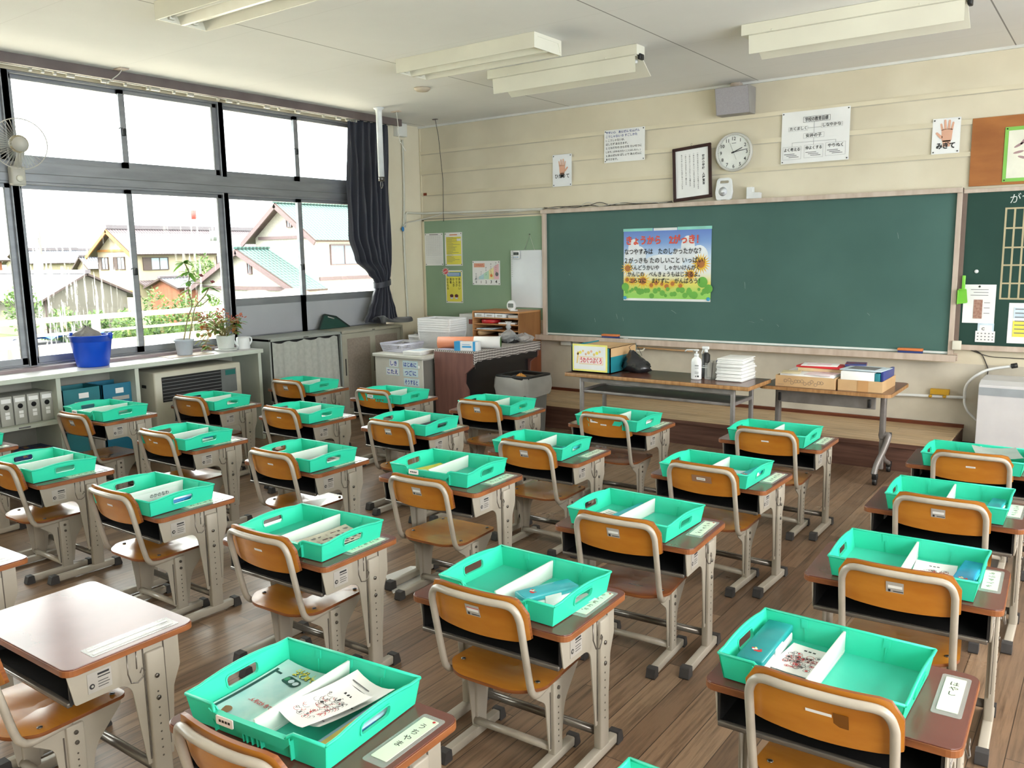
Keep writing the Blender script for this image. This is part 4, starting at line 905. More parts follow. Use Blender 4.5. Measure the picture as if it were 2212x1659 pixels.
def hand(g, o, cx, cz, s, flip):
    M = frame_m((cx, -o, cz), (flip, 0, 0) if flip > 0 else (-1, 0, 0), V)
    def fing(x, z, L, w, a):
        d = Vector((math.sin(a), math.cos(a))); n2 = Vector((d.y, -d.x)); p = Vector((x, z)); q = [p-n2*w, p+n2*w, p+d*L+n2*w*0.8]
        tip = [p+d*L+Vector((math.cos(t), math.sin(t)))*0 + n2*w*0.8*math.cos(t)+d*w*0.8*math.sin(t) for t in [PI*i/6 for i in range(1, 6)]]
        g.prism([tuple(v*s) for v in q+tip+[p+d*L-n2*w*0.8]], -0.0002, 0.0002, m_skin, M)
    g.prism([(v[0]*s, v[1]*s) for v in smooth_corner([(-0.035, -0.06), (0.035, -0.06), (0.042, 0.04), (-0.042, 0.04)], 0.016)], -0.0002, 0.0002, m_skin, M)
    for (x, z, L, w, a) in ((-0.034, 0.03, 0.05, 0.0085, -0.22), (-0.012, 0.036, 0.07, 0.0095, -0.07), (0.012, 0.036, 0.066, 0.0095, 0.06), (0.033, 0.03, 0.055, 0.009, 0.18), (-0.036, -0.03, 0.055, 0.011, -0.75)): fing(x, z, L, w, a)
    g.prism([(v[0]*s, v[1]*s) for v in ((-0.026, -0.1), (0.026, -0.1), (0.03, -0.05), (-0.03, -0.05))], -0.0002, 0.0002, m_skin, M)
poster('hand_card', 'laminated left hand card pinned above the chalkboard, left of the notice', 'card', 1.81, 2.037, 2.302, 2.615, m_lam,
       parts=lambda g, o: (hand(g, o, 1.925, 2.475, 0.85, -1), wq(g, 1.835, 2.02, 2.375, 2.42, o-0.0004, m_lam)), letters=lambda g, o: wt(g, 'ひだりて', 1.925, 2.385, o, 0.048, m_ink, 'C', 0.02, 0.17))
poster('hand_card', 'right hand card beside the orange plywood board on the right', 'card', 5.312, 5.507, 2.339, 2.604, m_paper,
       parts=lambda g, o: hand(g, o, 5.415, 2.485, 0.95, 1), letters=lambda g, o: wt(g, 'みぎて', 5.41, 2.38, o, 0.05, m_ink, 'C', 0.04, 0.13))
GP = [(4.32, 4.54, 2.68, 2.725, '学校の教育目標', 0.034), (4.2, 4.36, 2.615, 2.65, 'たくましく', 0.028), (4.47, 4.64, 2.625, 2.66, 'しなやかな', 0.028), (4.325, 4.495, 2.55, 2.59, '安井の子', 0.03),
      (4.155, 4.31, 2.385, 2.49, 'よく考える', 0.03), (4.335, 4.49, 2.39, 2.495, '仲よくする', 0.03), (4.51, 4.67, 2.395, 2.5, 'やりぬく', 0.03)]
def goal(g, o):
    for i, (x0, x1, z0, z1, t, h) in enumerate(GP):
        w = 0.0022 if i == 0 else 0.0012
        for (a, b2, c2, d2) in ((x0, x1, z0, z0+w), (x0, x1, z1-w, z1), (x0, x0+w, z0, z1), (x1-w, x1, z0, z1)): wq(g, a, b2, c2, d2, o, m_gry if i else m_ink, 0.0003)
        wt(g, t, (x0+x1)/2, z1-0.036 if i > 3 else z0+0.009, o+0.0004, h*1.1, m_ink, 'C', 0.015, (x1-x0)*0.86)
        if i > 3:
            for k in range(3): wq(g, x0+0.012+k*0.02, x0+0.1+k*0.018, z0+0.042-k*0.013, z0+0.047-k*0.013, o, m_gry, 0.0003)
    for (a, b2, c2, d2) in ((4.41, 4.412, 2.59, 2.68), (4.36, 4.47, 2.632, 2.634), (4.41, 4.412, 2.495, 2.55), (4.232, 4.592, 2.52, 2.522), (4.232, 4.234, 2.49, 2.52), (4.59, 4.592, 2.5, 2.52)): wq(g, a, b2, c2, d2, o, m_gry, 0.0003)
poster('school_goals_chart', 'large white chart of school goals with boxes joined by lines', 'chart', 4.14, 4.697, 2.352, 2.775, parts=goal)
# ---- framed declaration leaning on the top rail
fr = thing('framed_declaration', 'dark wood picture frame with vertical writing leaning on the chalkboard', 'picture frame', (3.173, -0.06, 2.078), rot=(rad(-5), rad(-4.4), 0))
g = MB(); fw, fh, ft_ = 0.375, 0.485, 0.028
for (a, b2, c2, d2) in ((0, fw, 0, ft_), (0, fw, fh-ft_, fh), (0, ft_, ft_, fh-ft_), (fw-ft_, fw, ft_, fh-ft_)): g.box(a, b2, -0.02, 0, c2, d2, m_redk if False else pm('dark_mahogany', (58, 30, 26), 0.35, c2=(42, 22, 20), ns=12))
g.build('frame', fr, bevel=0.004); MB().box(ft_-0.004, fw-ft_+0.004, -0.008, -0.004, ft_-0.004, fh-ft_+0.004, m_paper).build('mounted_sheet', fr)
g = MB(); g.text('安井小学校　人権宣言', (0.298, -0.0086, 0.40), U, V, 0.026, m_ink, 'L', 0.03, None, True, 1.05)
for i, t in enumerate(('一私たちは友だちのよいところを見つけます', '一私たちはこまっている友だちを助けます', '一私たちはいつでもだれとでも遊びます', '一私たちは人のはなしをよく聞きます', '私たちはこれからも大切に守りつづけます')): g.text(t, (0.245-i*0.039, -0.0086, 0.425), U, V, 0.0145, m_ink, 'L', 0.015, None, True, 1.15)
g.build('lettering', fr)
MB().tube([(0.187, -0.006, fh), (0.18, -0.01, fh+0.02), (0.19, -0.01, fh+0.025), (0.195, -0.008, fh+0.012)], 0.0015, m_bolt, 5).build('hanging_hook', fr)
# ---- clock
ck = thing('wall_clock', 'round white wall clock with large black numerals', 'clock', (3.726, -0.03, 2.487))
cm = frame_m((0, 0, 0), U, V)
MB().lathe([(0.0001, -0.03), (0.15, -0.03), (0.165, -0.02), (0.168, 0.0), (0.164, 0.018), (0.156, 0.022), (0.150, 0.016), (0.148, 0.006)], pm('clock_case', (206, 204, 196), 0.3), M=cm, n=48, cap=False).build('clock_case', ck)
MB().lathe([(0.0001, 0.004), (0.15, 0.004)], pm('clock_dial', (232, 234, 228), 0.4), M=cm, n=48, cap=False).build('dial', ck)
g = MB()
for i in range(1, 13):
    a = PI/2-2*PI*i/12; g.text(str(i), (0.118*math.cos(a), -0.0052, 0.118*math.sin(a)-0.016), U, V, 0.042, m_ink, 'C', 0.012)
for i in range(60):
    a = 2*PI*i/60; w_ = 0.0012 if i % 5 else 0.002; g.tube([(0.14*math.cos(a), -0.005, 0.14*math.sin(a)), (0.145*math.cos(a), -0.005, 0.145*math.sin(a))], w_, m_ink, 4)
g.box(-0.02, 0.02, -0.0052, -0.0045, 0.075, 0.08, m_gry); g.build('numerals', ck)
def handp(name, ang, L, w, y, tail=0.02, m=m_ink):
    a = rad(90-ang); d = Vector((math.cos(a), math.sin(a))); n2 = Vector((-d.y, d.x)); pts = [-d*tail+n2*w, -d*tail-n2*w, d*L-n2*w*0.6, d*L+n2*w*0.6]
    MB().prism([tuple(p) for p in pts], y, y+0.002, m, cm).build(name, ck)
handp('hour_hand', 66, 0.085, 0.004, 0.007); handp('minute_hand', 81, 0.128, 0.0032, 0.0095); handp('second_hand', 157, 0.07, 0.0008, 0.012, 0.09)
MB().lathe([(0.0001, 0.016), (0.006, 0.0155), (0.007, 0.006)], m_ink, M=cm, n=12).build('hub', ck)
# ---- speaker box under the ceiling
sp = thing('wall_speaker', 'grey square loudspeaker box under the ceiling above the clock', 'speaker', (0, 0, 0))
m_spk = pm('grey_speaker_cloth', (164, 160, 164), 0.8, c2=(156, 152, 156), ns=90); m_spb = pm('grey_cabinet_paint', (150, 146, 142), 0.5)
MB().prism([(-0.14, 2.795), (-0.19, 3.018), (-0.012, 3.018), (-0.012, 2.795)], 3.60, 3.905, m_spb, yz(0)).build('speaker_box', sp, bevel=0.004)
MB().add([(3.608, -0.1425, 2.8), (3.897, -0.1425, 2.8), (3.897, -0.1915, 3.012), (3.608, -0.1915, 3.012)], [(0, 1, 2, 3)], m_spk).build('front_grille', sp)
g = MB().rbox(3.70, 3.79, -0.09, -0.012, 3.02, 3.068, m_frame, 0.01); g.build('ceiling_bracket', sp)
# ---- small things on the top rail
tt = thing('air_tester', 'white upright tester with handle hole standing on the chalkboard rail', 'tester', (3.575, -0.05, 2.0755))
MB().plate(smooth_corner([(0.01, 0), (0.14, 0), (0.152, 0.06), (0.14, 0.182), (0.018, 0.182), (0.0, 0.06)], [0.015, 0.015, 0.05, 0.03, 0.03, 0.05]), [rrect(0.03, 0.125, 0.135, 0.165, 0.014)], 0.026, m_wht, frame_m((0, 0, 0.008), U, V), 0.004).build('tester_body', tt)
MB().box(0.05, 0.085, -0.015, -0.0135, 0.06, 0.066, m_gry).lathe([(0.0001, 0.0145), (0.04, 0.0135)], m_lam, M=frame_m((0.07, 0, 0.075), U, V), n=24).build('face_plate', tt)
MB().box(0.02, 0.05, -0.01, 0.012, 0, 0.009, m_wht).box(0.1, 0.13, -0.01, 0.012, 0, 0.009, m_wht).build('feet', tt)
MB().prism([(0, 0), (0.116, 0), (0.116, 0.05), (0.052, 0.054), (0.05, 0.1), (0, 0.1)], -0.03, 0.03, m_wht, frame_m((3.865, -0.045, 2.0755), U, V)).build('white_block', label='white L-shaped block on the chalkboard rail right of the tester', cat='block', bevel=0.002)
g = MB(); q = random.Random(2)
for k in range(3):
    P = [(1.72+i*0.13, -0.035-0.015*q.random(), 2.082+0.02*q.random()**2*(2.2 if 3 < i < 6 else 1)) for i in range(12)]; g.tube(spl(P, 5), 0.0035, (m_wiref, m_wire, m_wiref)[k], 5)
g.build('loose_cables', label='loose tangled cables lying along the top of the chalkboard', cat='cable')
# ---- light green notice board on the left and what hangs on it
nb = thing('notice_board', 'light green notice board left of the chalkboard', 'notice board')
MB().box(0.042, 1.69, -0.012, -0.001, 0.94, 2.022, m_felt).build('felt_panel', nb)
MB().box(0.02, 0.045, -0.018, -0.001, 0.93, 2.045, m_mould).box(0.02, 1.69, -0.018, -0.001, 2.02, 2.045, m_mould).build('edge_strip', nb)
def table_print(g, o):
    for i in range(24): wq(g, 0.07, 0.3, 1.855-i*0.0098, 1.8555-i*0.0098, o, m_gry, 0.0003)
    for i in range(9): wq(g, 0.07+i*0.0286, 0.0706+i*0.0286, 1.63, 1.855, o, m_gry, 0.0003)
    wq(g, 0.12, 0.25, 1.864, 1.87, o, m_ink, 0.0003)
    for i in range(4): wq(g, 0.07, 0.3, 1.61-i*0.02, 1.6106-i*0.02, o, m_gry, 0.0003)
poster('timetable_print', 'white printed table, upper left of the light green notice board', 'print', 0.047, 0.32, 1.519, 1.883, off=0.014, parts=table_print)
def yprint(g, o):
    wq(g, 0.37, 0.585, 1.64, 1.835, o, m_yel, 0.0003); wq(g, 0.37, 0.585, 1.53, 1.628, o, m_yel, 0.0003); wq(g, 0.42, 0.53, 1.852, 1.862, o, m_orange, 0.0003); wq(g, 0.525, 0.58, 1.79, 1.815, o+0.0004, m_paper, 0.0003)
    q = random.Random(8)
    for i in range(22): wq(g, 0.38, 0.44+q.random()*0.13, 1.825-i*0.0128, 1.828-i*0.0128, o+0.0004, m_gry, 0.0003)
poster('health_print', 'yellow and white health print beside the printed table', 'print', 0.347, 0.6, 1.515, 1.884, off=0.014, parts=yprint)
p3 = poster('hygiene_poster', 'yellow hygiene poster with vertical words and blue heading', 'poster', 0.345, 0.592, 1.098, 1.464, off=0.014,
  parts=lambda g, o: (g.prism(rrect(0.357, 0.58, 1.113, 1.452, 0.02), -0.0002, 0.0002, m_yel, frame_m((0, -o, 0), U, V)), wq(g, 0.372, 0.57, 1.396, 1.442, o+0.0003, pm('header_blue', (84, 146, 204), 0.6), 0.0003),
    [g.prism(circ(x, 1.165, 0.026, 18), 0, 0.0002, m_skin, frame_m((0, -o-0.0005, 0), U, V)) for x in (0.43, 0.5)], [g.prism(circ(x, 1.178, 0.027, 18, 0.018), 0, 0.0002, m_brn, frame_m((0, -o-0.0007, 0), U, V)) for x in (0.43, 0.5)], [wq(g, x-0.016, x+0.016, 1.142, 1.16, o+0.001, m_pale, 0.0003) for x in (0.43, 0.5)]),
  letters=lambda g, o: ([wt(g, t, 0.548-i*0.043, 1.385, o, 0.034, m_ink, 'L', 0.012, vertical=True, lead=1.0) for i, t in enumerate(('手あらい', 'マスク', 'かんき', '消毒', 'はなれる'))], [wq(g, 0.385, 0.55, 1.424-i*0.016, 1.43-i*0.016, o, m_paper, 0.0003) for i in range(2)]))
st = [(0.062*(1 if i % 2 else 0.55)*math.cos(2*PI*i/26), 0.05*(1 if i % 2 else 0.6)*math.sin(2*PI*i/26)) for i in range(26)]
MB().prism(st, 0, 0.0008, m_paper, frame_m((0.352, -0.0195, 1.452), U, V)).prism([(a*0.82, b*0.82) for a, b in st], 0.001, 0.0016, pm('burst_red', (222, 86, 90), 0.5), frame_m((0.352, -0.0195, 1.452), U, V)).text('おねがい', (0.352, -0.0214, 1.443), (1, 0, 0.35), (-0.35, 0, 1), 0.02, m_paper, 'C', 0.02, 0.06).build('burst_sticker', label='red starburst sticker at the corner of the hygiene poster', cat='sticker')
def voice(g, o):
    wq(g, 0.762, 0.91, 1.495, 1.54, o, pm('salmon_title', (236, 178, 150), 0.6), 0.0003)
    for i, (cc, hh) in enumerate(((m_lam, 0.005), (pm('mint_step', (186, 222, 226), 0.6), 0.04), (pm('green_step', (190, 226, 200), 0.6), 0.075), (pm('cream_step', (240, 228, 170), 0.6), 0.11), (pm('pink_step', (236, 190, 196), 0.6), 0.15))):
        x = 0.76+i*0.069; g.prism([(x, 1.365), (x+0.066, 1.365), (x+0.066, 1.365+hh+0.02), (x, 1.365+hh-0.012)], -0.0001, 0.0002, cc, frame_m((0, -o, 0), U, V))
    g.prism(circ(1.075, 1.42, 0.022, 14), 0.0003, 0.0005, m_gry, frame_m((0, -o, 0), U, V)); g.prism(circ(1.0, 1.405, 0.017, 14), 0.0003, 0.0005, m_orange, frame_m((0, -o, 0), U, V))
poster('voice_scale_poster', 'white voice scale poster with coloured steps numbered 0 to 4', 'poster', 0.737, 1.118, 1.302, 1.565, off=0.014, parts=voice,
   letters=lambda g, o: (wt(g, 'こえのものさし', 0.836, 1.508, o, 0.03, m_red, 'C', 0.015, 0.135), [wt(g, str(i), 0.79+i*0.069, 1.322, o, 0.034+i*0.004, m_ink, 'C', 0.015) for i in range(5)], [wt(g, t, 0.79+i*0.069, z, o, 0.022, m_gry, 'C', 0.01, vertical=True) for i, (t, z) in enumerate((('ひとり', 1.44), ('ペア', 1.46), ('グループ', 1.505), ('きょうしつ', 1.545), ('たいいくかん', 1.56)))]))
# ---- hanging whiteboard and timer
wb = thing('hanging_whiteboard', 'blank white board hanging by a string on the green notice board', 'whiteboard', (0, 0, 0))
MB().rbox(1.275, 1.688, -0.034, -0.018, 1.066, 1.672, pm('whiteboard_enamel', (226, 230, 232), 0.3, c2=(214, 218, 222), ns=2), 0.006).build('board', wb)
MB().tube([(1.45, -0.024, 1.672), (1.515, -0.018, 1.835), (1.58, -0.024, 1.672)], 0.0018, m_wire, 5).build('string', wb); MB().ell((1.515, -0.018, 1.835), 0.006, 0.008, 0.006, m_bolt, 8, 5).build('nail', wb)
g = MB()
for i in range(11): g.box(1.288, 1.3, -0.0352, -0.0345, 1.615-i*0.022, 1.618-i*0.022, m_gry)
g.build('scale_marks', wb)
tm = thing('kitchen_timer', 'small white digital timer stuck to the hanging whiteboard', 'timer', (1.318, -0.0345, 1.582))
MB().rbox(0, 0.085, -0.018, 0, 0, 0.085, m_wht, 0.012).build('timer_case', tm); MB().box(0.009, 0.076, -0.0186, -0.018, 0.038, 0.07, m_lcd).build('screen', tm)
MB().text('00', (0.012, -0.019, 0.044), U, V, 0.03, m_ink, 'L', 0.03).text('00', (0.048, -0.019, 0.044), U, V, 0.03, m_ink, 'L', 0.03).build('digits', tm)
for x in (0.018, 0.042, 0.066): MB().ell((x, -0.018, 0.018), 0.0075, 0.003, 0.006, m_blue, 10, 5).build('button', tm)
# ---- conduits and cables in the corner
m_cond = pm('cream_conduit', (206, 204, 190), 0.45, c2=(196, 194, 180))
cd = thing('cable_conduit', 'pale cable conduit running from ceiling box round the corner', 'conduit')
MB().tube(spl([(0.018, -0.3, 2.9), (0.016, -0.3, 2.4), (0.016, -0.315, 2.1), (0.016, -0.33, 1.9), (0.016, -0.325, 1.4), (0.016, -0.31, 0.92)], 6), 0.013, m_cond, 8).build('vertical_pipe', cd)
MB().tube([(0.014, -0.3, 1.95), (0.014, -0.292, 2.08), (0.016, -0.27, 2.112), (0.02, -0.05, 2.112), (0.04, -0.02, 2.11), (1.69, -0.018, 2.088)], 0.0125, m_cond, 8).build('horizontal_pipe', cd)
MB().rbox(0, 0.07, -0.42, -0.27, 2.93, 3.068, m_white, 0.006).build('junction_box', cd)
g = MB().tube(spl([(0.03, -0.35, 1.95), (0.05, -0.3, 2.0), (0.06, -0.12, 2.03), (0.3, -0.03, 2.085), (0.36, -0.022, 2.1), (0.8, -0.022, 2.06), (1.2, -0.022, 2.07), (1.6, -0.026, 2.08), (1.685, -0.03, 2.05)], 6), 0.006, m_wire, 6)
g.build('drooping_cable', label='drooping white cable along the top of the green notice board', cat='cable')
MB().tube([(0.045, -0.02, 2.042), (1.69, -0.02, 2.04)], 0.003, m_alu, 5).tube([(0.36, -0.05, 2.04), (0.36, -0.012, 2.04)], 0.003, m_alu, 5).build('hanging_rod', label='thin metal rod with hooks above the green notice board', cat='rod')
MB().tube([(0.521, -0.319, 3.069), (0.5, -0.25, 2.9), (0.36, -0.03, 2.46), (0.352, -0.03, 2.06), (0.353, -0.03, 2.01)], 0.003, m_wiref, 5).rbox(0.49, 0.55, -0.335, -0.305, 3.062, 3.069, m_brown, 0.002).build('ceiling_wire', label='thin dark wire from the ceiling down to the notice board', cat='wire')
MB().tube(spl([(0.556, -0.951, 3.069), (0.56, -0.94, 2.95), (0.565, -0.93, 2.8), (0.62, -0.9, 2.68)], 5), 0.004, m_wire, 6).rbox(0.5, 0.61, -0.975, -0.93, 3.06, 3.069, m_frame, 0.002).build('dangling_cord', label='white cord dangling from a ceiling plate beside the pier', cat='cord')
MB().box(0.05, 0.1, -0.0155, -0.014, 2.308, 2.338, pm('rusty_mark', (128, 58, 30), 0.8)).build('brown_tape', label='short brown tape on the lowest wall moulding in the corner', cat='tape')
MB().lathe([(0.055, 0), (0.05, -0.012), (0.034, -0.022), (0.03, -0.05), (0.03, -0.66)], m_wht, n=20).cyl((0, 0, -0.66), (0, 0, -0.7), 0.03, m_bolt, 20).tube([(0.016*math.cos(t), 0, -0.735+0.034*math.sin(t)) for t in [2*PI*i/16 for i in range(16)]], 0.004, m_bolt, 6, closed=True).build('hanging_pole', loc=(0.566, -1.21, 3.069), label='white pole hanging from the ceiling with metal ring at its end', cat='pole')
MB().ell((0.04, -0.365, 1.93), 0.012, 0.02, 0.028, m_blue, 10, 6).build('blue_tape', label='blue tape wrapped on the conduit in the corner', cat='tape')
# ---- below the board
for (x, lb) in ((1.905, 'left white socket box under the chalk tray'), (2.05, 'right white socket box under the chalk tray')): MB().rbox(x, x+0.12, -0.045, -0.001, 0.69, 0.738, m_white, 0.005).build('socket_box', label=lb, cat='socket')
sk = thing('pointer_stick', 'long bamboo pointer lying on the hooks under the chalk tray', 'pointer'); MB().tube([(2.16, -0.06, 0.723), (3.38, -0.06, 0.705)], 0.008, pm('bamboo', (204, 164, 116), 0.5), 8).build('stick', sk)
MB().tube(spl([(2.75, -0.1, 0.728), (2.76, -0.1, 0.70), (2.82, -0.1, 0.684), (2.88, -0.1, 0.69), (2.9, -0.1, 0.715)], 5), 0.008, m_offw, 8).build('hanging_ring', label='cream plastic ring hanging under the chalk tray', cat='ring')
# ---- right hand side
kb = thing('side_chalkboard', 'darker narrow chalkboard right of the main chalkboard', 'chalkboard')
MB().box(5.585, 8.2, -0.03, -0.001, 0.87, 2.03, m_boardd).build('writing_surface', kb)
MB().box(5.56, 8.22, -0.045, -0.001, 2.03, 2.06, m_frame).box(5.56, 8.22, -0.06, -0.001, 0.835, 0.875, m_frame).build('frame_rail', kb, bevel=0.003); MB().box(5.556, 5.587, -0.04, -0.001, 0.84, 2.06, pm('weathered_edge', (120, 102, 92), 0.6)).build('frame_stile', kb)
g = MB(); o_ = 0.031
for x in (5.842, 5.9, 5.96, 6.02): wq(g, x, x+0.013, 1.235, 1.91, o_, pm('masking_tape', (190, 176, 140), 0.7))
for z in (1.905, 1.76, 1.617, 1.486, 1.35, 1.235): wq(g, 5.842, 6.5, z-0.006, z+0.006, o_+0.0003, _M['masking_tape'])
g.build('tape_grid', kb); MB().text('がつ', (5.87, -0.0312, 1.945), (1, 0, 0.1), V, 0.075, m_chalk, 'L', 0.0).build('chalk_writing', kb)
MB().cyl((5.68, -0.0305, 1.44), (5.68, -0.042, 1.44), 0.014, m_wht, 14).build('round_magnet', label='small round white magnet on the dark side chalkboard', cat='magnet')
MB().rbox(5.55, 5.612, -0.075, -0.046, 0.835, 0.905, m_offw, 0.004).build('switch_box', label='cream switch box at the lower corner between both chalkboards', cat='switch')
cb = thing('plywood_board', 'orange plywood board above the side chalkboard', 'board'); MB().box(5.586, 8.3, -0.02, -0.001, 2.08, 2.58, m_cork).build('panel', cb, bevel=0.002)
gp = thing('framed_drawing', 'drawing on cream paper with light green border on the plywood board', 'picture', (0, 0, 0))
MB().box(5.806, 6.3, -0.026, -0.021, 2.1, 2.495, pm('light_green_card', (136, 200, 90), 0.6)).build('border_card', gp); MB().box(5.83, 6.28, -0.028, -0.0262, 2.125, 2.468, pm('cream_paper', (236, 234, 216), 0.7)).build('drawing_sheet', gp)
g = MB(); 
for (x, z, a) in ((5.9, 2.36, 0.5), (5.93, 2.39, 0.9), (5.9, 2.31, 0.2), (5.95, 2.34, 1.2), (5.93, 2.27, -0.3)): g.prism([(x+0.035*math.cos(t)*math.cos(a)-0.009*math.sin(t)*math.sin(a), z+0.035*math.cos(t)*math.sin(a)+0.009*math.sin(t)*math.cos(a)) for t in [2*PI*i/12 for i in range(12)]], 0, 0.0004, pm('dusty_rose', (170, 140, 140), 0.7), frame_m((0, -0.0282, 0), U, V))
pins(g, 5.82, 6.29, 2.112, 2.482, 0.0285); g.build('ink_drawing', gp)
poster('chalkboard_notice', 'white notice with brown picture pinned on the side chalkboard', 'notice', 5.602, 5.82, 1.045, 1.34, m_paper, 0.033, False,
  parts=lambda g, o: (wq(g, 5.675, 5.735, 1.08, 1.225, o, pm('brown_photo', (176, 140, 122), 0.6, c2=(150, 108, 92), ns=60), 0.0003), [wq(g, 5.65+0.02*(i % 2), 5.77, 1.3-i*0.022, 1.304-i*0.022, o, m_gry, 0.0003) for i in range(3)], [wq(g, 5.745, 5.785, 1.2-i*0.04, 1.204-i*0.04, o, m_gry, 0.0003) for i in range(3)], g.ell((5.708, -o, 1.325), 0.008, 0.004, 0.008, m_black, 10, 5)))
dp = thing('hand_dustpan', 'small lime green dustpan hanging at the side chalkboard edge', 'dustpan', (0, 0, 0))
MB().plate(smooth_corner([(5.572, 1.3), (5.572, 1.19), (5.635, 1.2), (5.622, 1.31)], 0.008), [], 0.004, m_gre, frame_m((0, -0.055, 0), U, V)).box(5.566, 5.574, -0.09, -0.053, 1.19, 1.3, m_gre).box(5.574, 5.622, -0.09, -0.053, 1.302, 1.308, m_gre).build('pan', dp)
MB().rbox(5.588, 5.612, -0.06, -0.05, 1.305, 1.41, m_gre, 0.005).build('handle', dp)
ch = thing('card_holder', 'white card pocket with dotted front on the side chalkboard', 'card holder')
MB().box(5.7, 5.832, -0.038, -0.0315, 0.9, 0.985, m_paper).build('pocket', ch); MB().box(5.712, 5.822, -0.036, -0.032, 0.98, 1.045, m_pale).box(5.725, 5.81, -0.0372, -0.036, 0.985, 1.03, m_paper).build('card', ch)
g = MB()
for i in range(5):
    for k in range(3): g.box(5.712+i*0.025, 5.722+i*0.025, -0.0388, -0.038, 0.915+k*0.024, 0.923+k*0.024, m_gry)
g.text('C', (5.74, -0.0376, 0.992), U, V, 0.03, m_ink, 'L', 0.03).build('printed_marks', ch)
poster('class_plan_print', 'print with yellow and blue boxes at the right edge of the side chalkboard', 'print', 5.912, 6.15, 0.9, 1.204, m_paper, 0.033, False,
  parts=lambda g, o: (wq(g, 5.945, 6.14, 1.09, 1.17, o, m_pale, 0.0003), wq(g, 5.945, 6.14, 0.95, 1.07, o, m_yel, 0.0003), [wq(g, 5.955, 6.03, 1.155-i*0.03, 1.162-i*0.03, o+0.0004, m_gry, 0.0003) for i in range(7)]))
pp = thing('wall_pipe', 'white pipe low on the front wall held by a yellow bracket', 'pipe'); MB().tube([(4.9, -0.03, 0.432), (5.66, -0.03, 0.457)], 0.012, m_wht, 10).build('pipe', pp)
MB().box(5.41, 5.545, -0.05, -0.002, 0.468, 0.51, m_gold).cyl((5.413, -0.05, 0.45), (5.413, -0.02, 0.45), 0.013, m_gold, 12).cyl((5.515, -0.05, 0.455), (5.515, -0.02, 0.455), 0.013, m_gold, 12).build('yellow_bracket', pp)
hs = thing('curved_hose', 'curved white hose with black end beside the grey cabinet', 'hose')
MB().tube(spl([(5.655, -0.04, 0.452), (5.66, -0.06, 0.54), (5.69, -0.07, 0.6), (5.745, -0.08, 0.655), (5.82, -0.08, 0.698), (5.965, -0.09, 0.733)], 6), 0.0105, m_wht, 10).tube(spl([(5.655, -0.04, 0.45), (5.66, -0.05, 0.41), (5.69, -0.06, 0.35), (5.76, -0.05, 0.28)], 6), 0.009, m_wht, 10).build('hose_tube', hs)
MB().cyl((5.96, -0.09, 0.732), (6.0, -0.09, 0.742), 0.019, m_black, 14).build('black_end', hs)
MB().tube(spl([(5.64, -0.012, 0.84), (5.7, -0.01, 0.83), (5.75, -0.01, 0.8), (5.785, -0.01, 0.73), (5.8, -0.01, 0.68), (5.793, -0.01, 0.6), (5.79, -0.01, 0.5)], 5), 0.004, m_wiref, 6).build('black_cable', label='black cable hanging below the side chalkboard', cat='cable')
MB().tube(spl([(5.66, -0.01, 0.835), (5.8, -0.01, 0.79), (5.95, -0.01, 0.785), (6.3, -0.01, 0.78)], 5), 0.003, m_wiref, 6).build('thin_cable', label='thin dark cable running right below the side chalkboard', cat='cable')
gc = thing('grey_cabinet', 'light grey floor cabinet with darker band under its sloping top', 'cabinet', (5.8, -0.5, 0))
m_cab = pm('cabinet_enamel', (212, 212, 214), 0.4, c2=(204, 204, 207)); m_cabb = pm('cabinet_band', (160, 168, 174), 0.4)
MB().prism([(0, 0.02), (0.40, 0.02), (0.40, 0.66), (0.09, 0.66), (0, 0.635)], 0, 0.62, m_cab, yz(0)).build('cabinet_body', gc, bevel=0.004); MB().box(0.004, 0.616, -0.003, 0.001, 0.56, 0.618, m_cabb).build('control_band', gc); MB().box(0.03, 0.59, 0.02, 0.38, 0, 0.02, m_black).build('base', gc)
# ================================================================ ceiling fixtures
m_lampin = pm('lamp_reflector', (232, 230, 214), 0.25, c2=(226, 222, 204))
def troffer(x0, y0, label):
    t = thing('ceiling_light', label, 'ceiling light', (x0, y0, H), group='long ceiling lights')
    MB().box(0, 1.24, 0, 0.33, -0.012, -0.001, m_offw).build('mounting_plate', t)
    g = MB()
    g.prism([(0, -0.012), (0.33, -0.012), (0.33, -0.1), (0.322, -0.1), (0.29, -0.025), (0.04, -0.025), (0.008, -0.1), (0, -0.1)], 0, 1.24, m_offw, yz(0))
    g.build('housing', t)
    for x in (0.003, 1.23): MB().prism([(0.008, -0.02), (0.322, -0.02), (0.322, -0.098), (0.008, -0.098)], x, x+0.007, m_offw, yz(0)).build('end_plate', t)
    MB().prism([(0.12, -0.026), (0.21, -0.026), (0.175, -0.1), (0.155, -0.1)], 0.01, 1.23, m_lampin, yz(0)).build('reflector', t)
    for y in (0.09, 0.24):
        MB().cyl((0.03, y, -0.062), (1.21, y, -0.062), 0.013, m_white, 12).build('tube', t)
        MB().rbox(0.008, 0.03, y-0.018, y+0.018, -0.085, -0.026, m_offw, 0.003).build('lamp_holder', t)
troffer(2.06, -4.49, 'cream open trough ceiling light nearest the camera on the left'); troffer(2.11, -2.59, 'cream open trough ceiling light farther back, with one flat end')
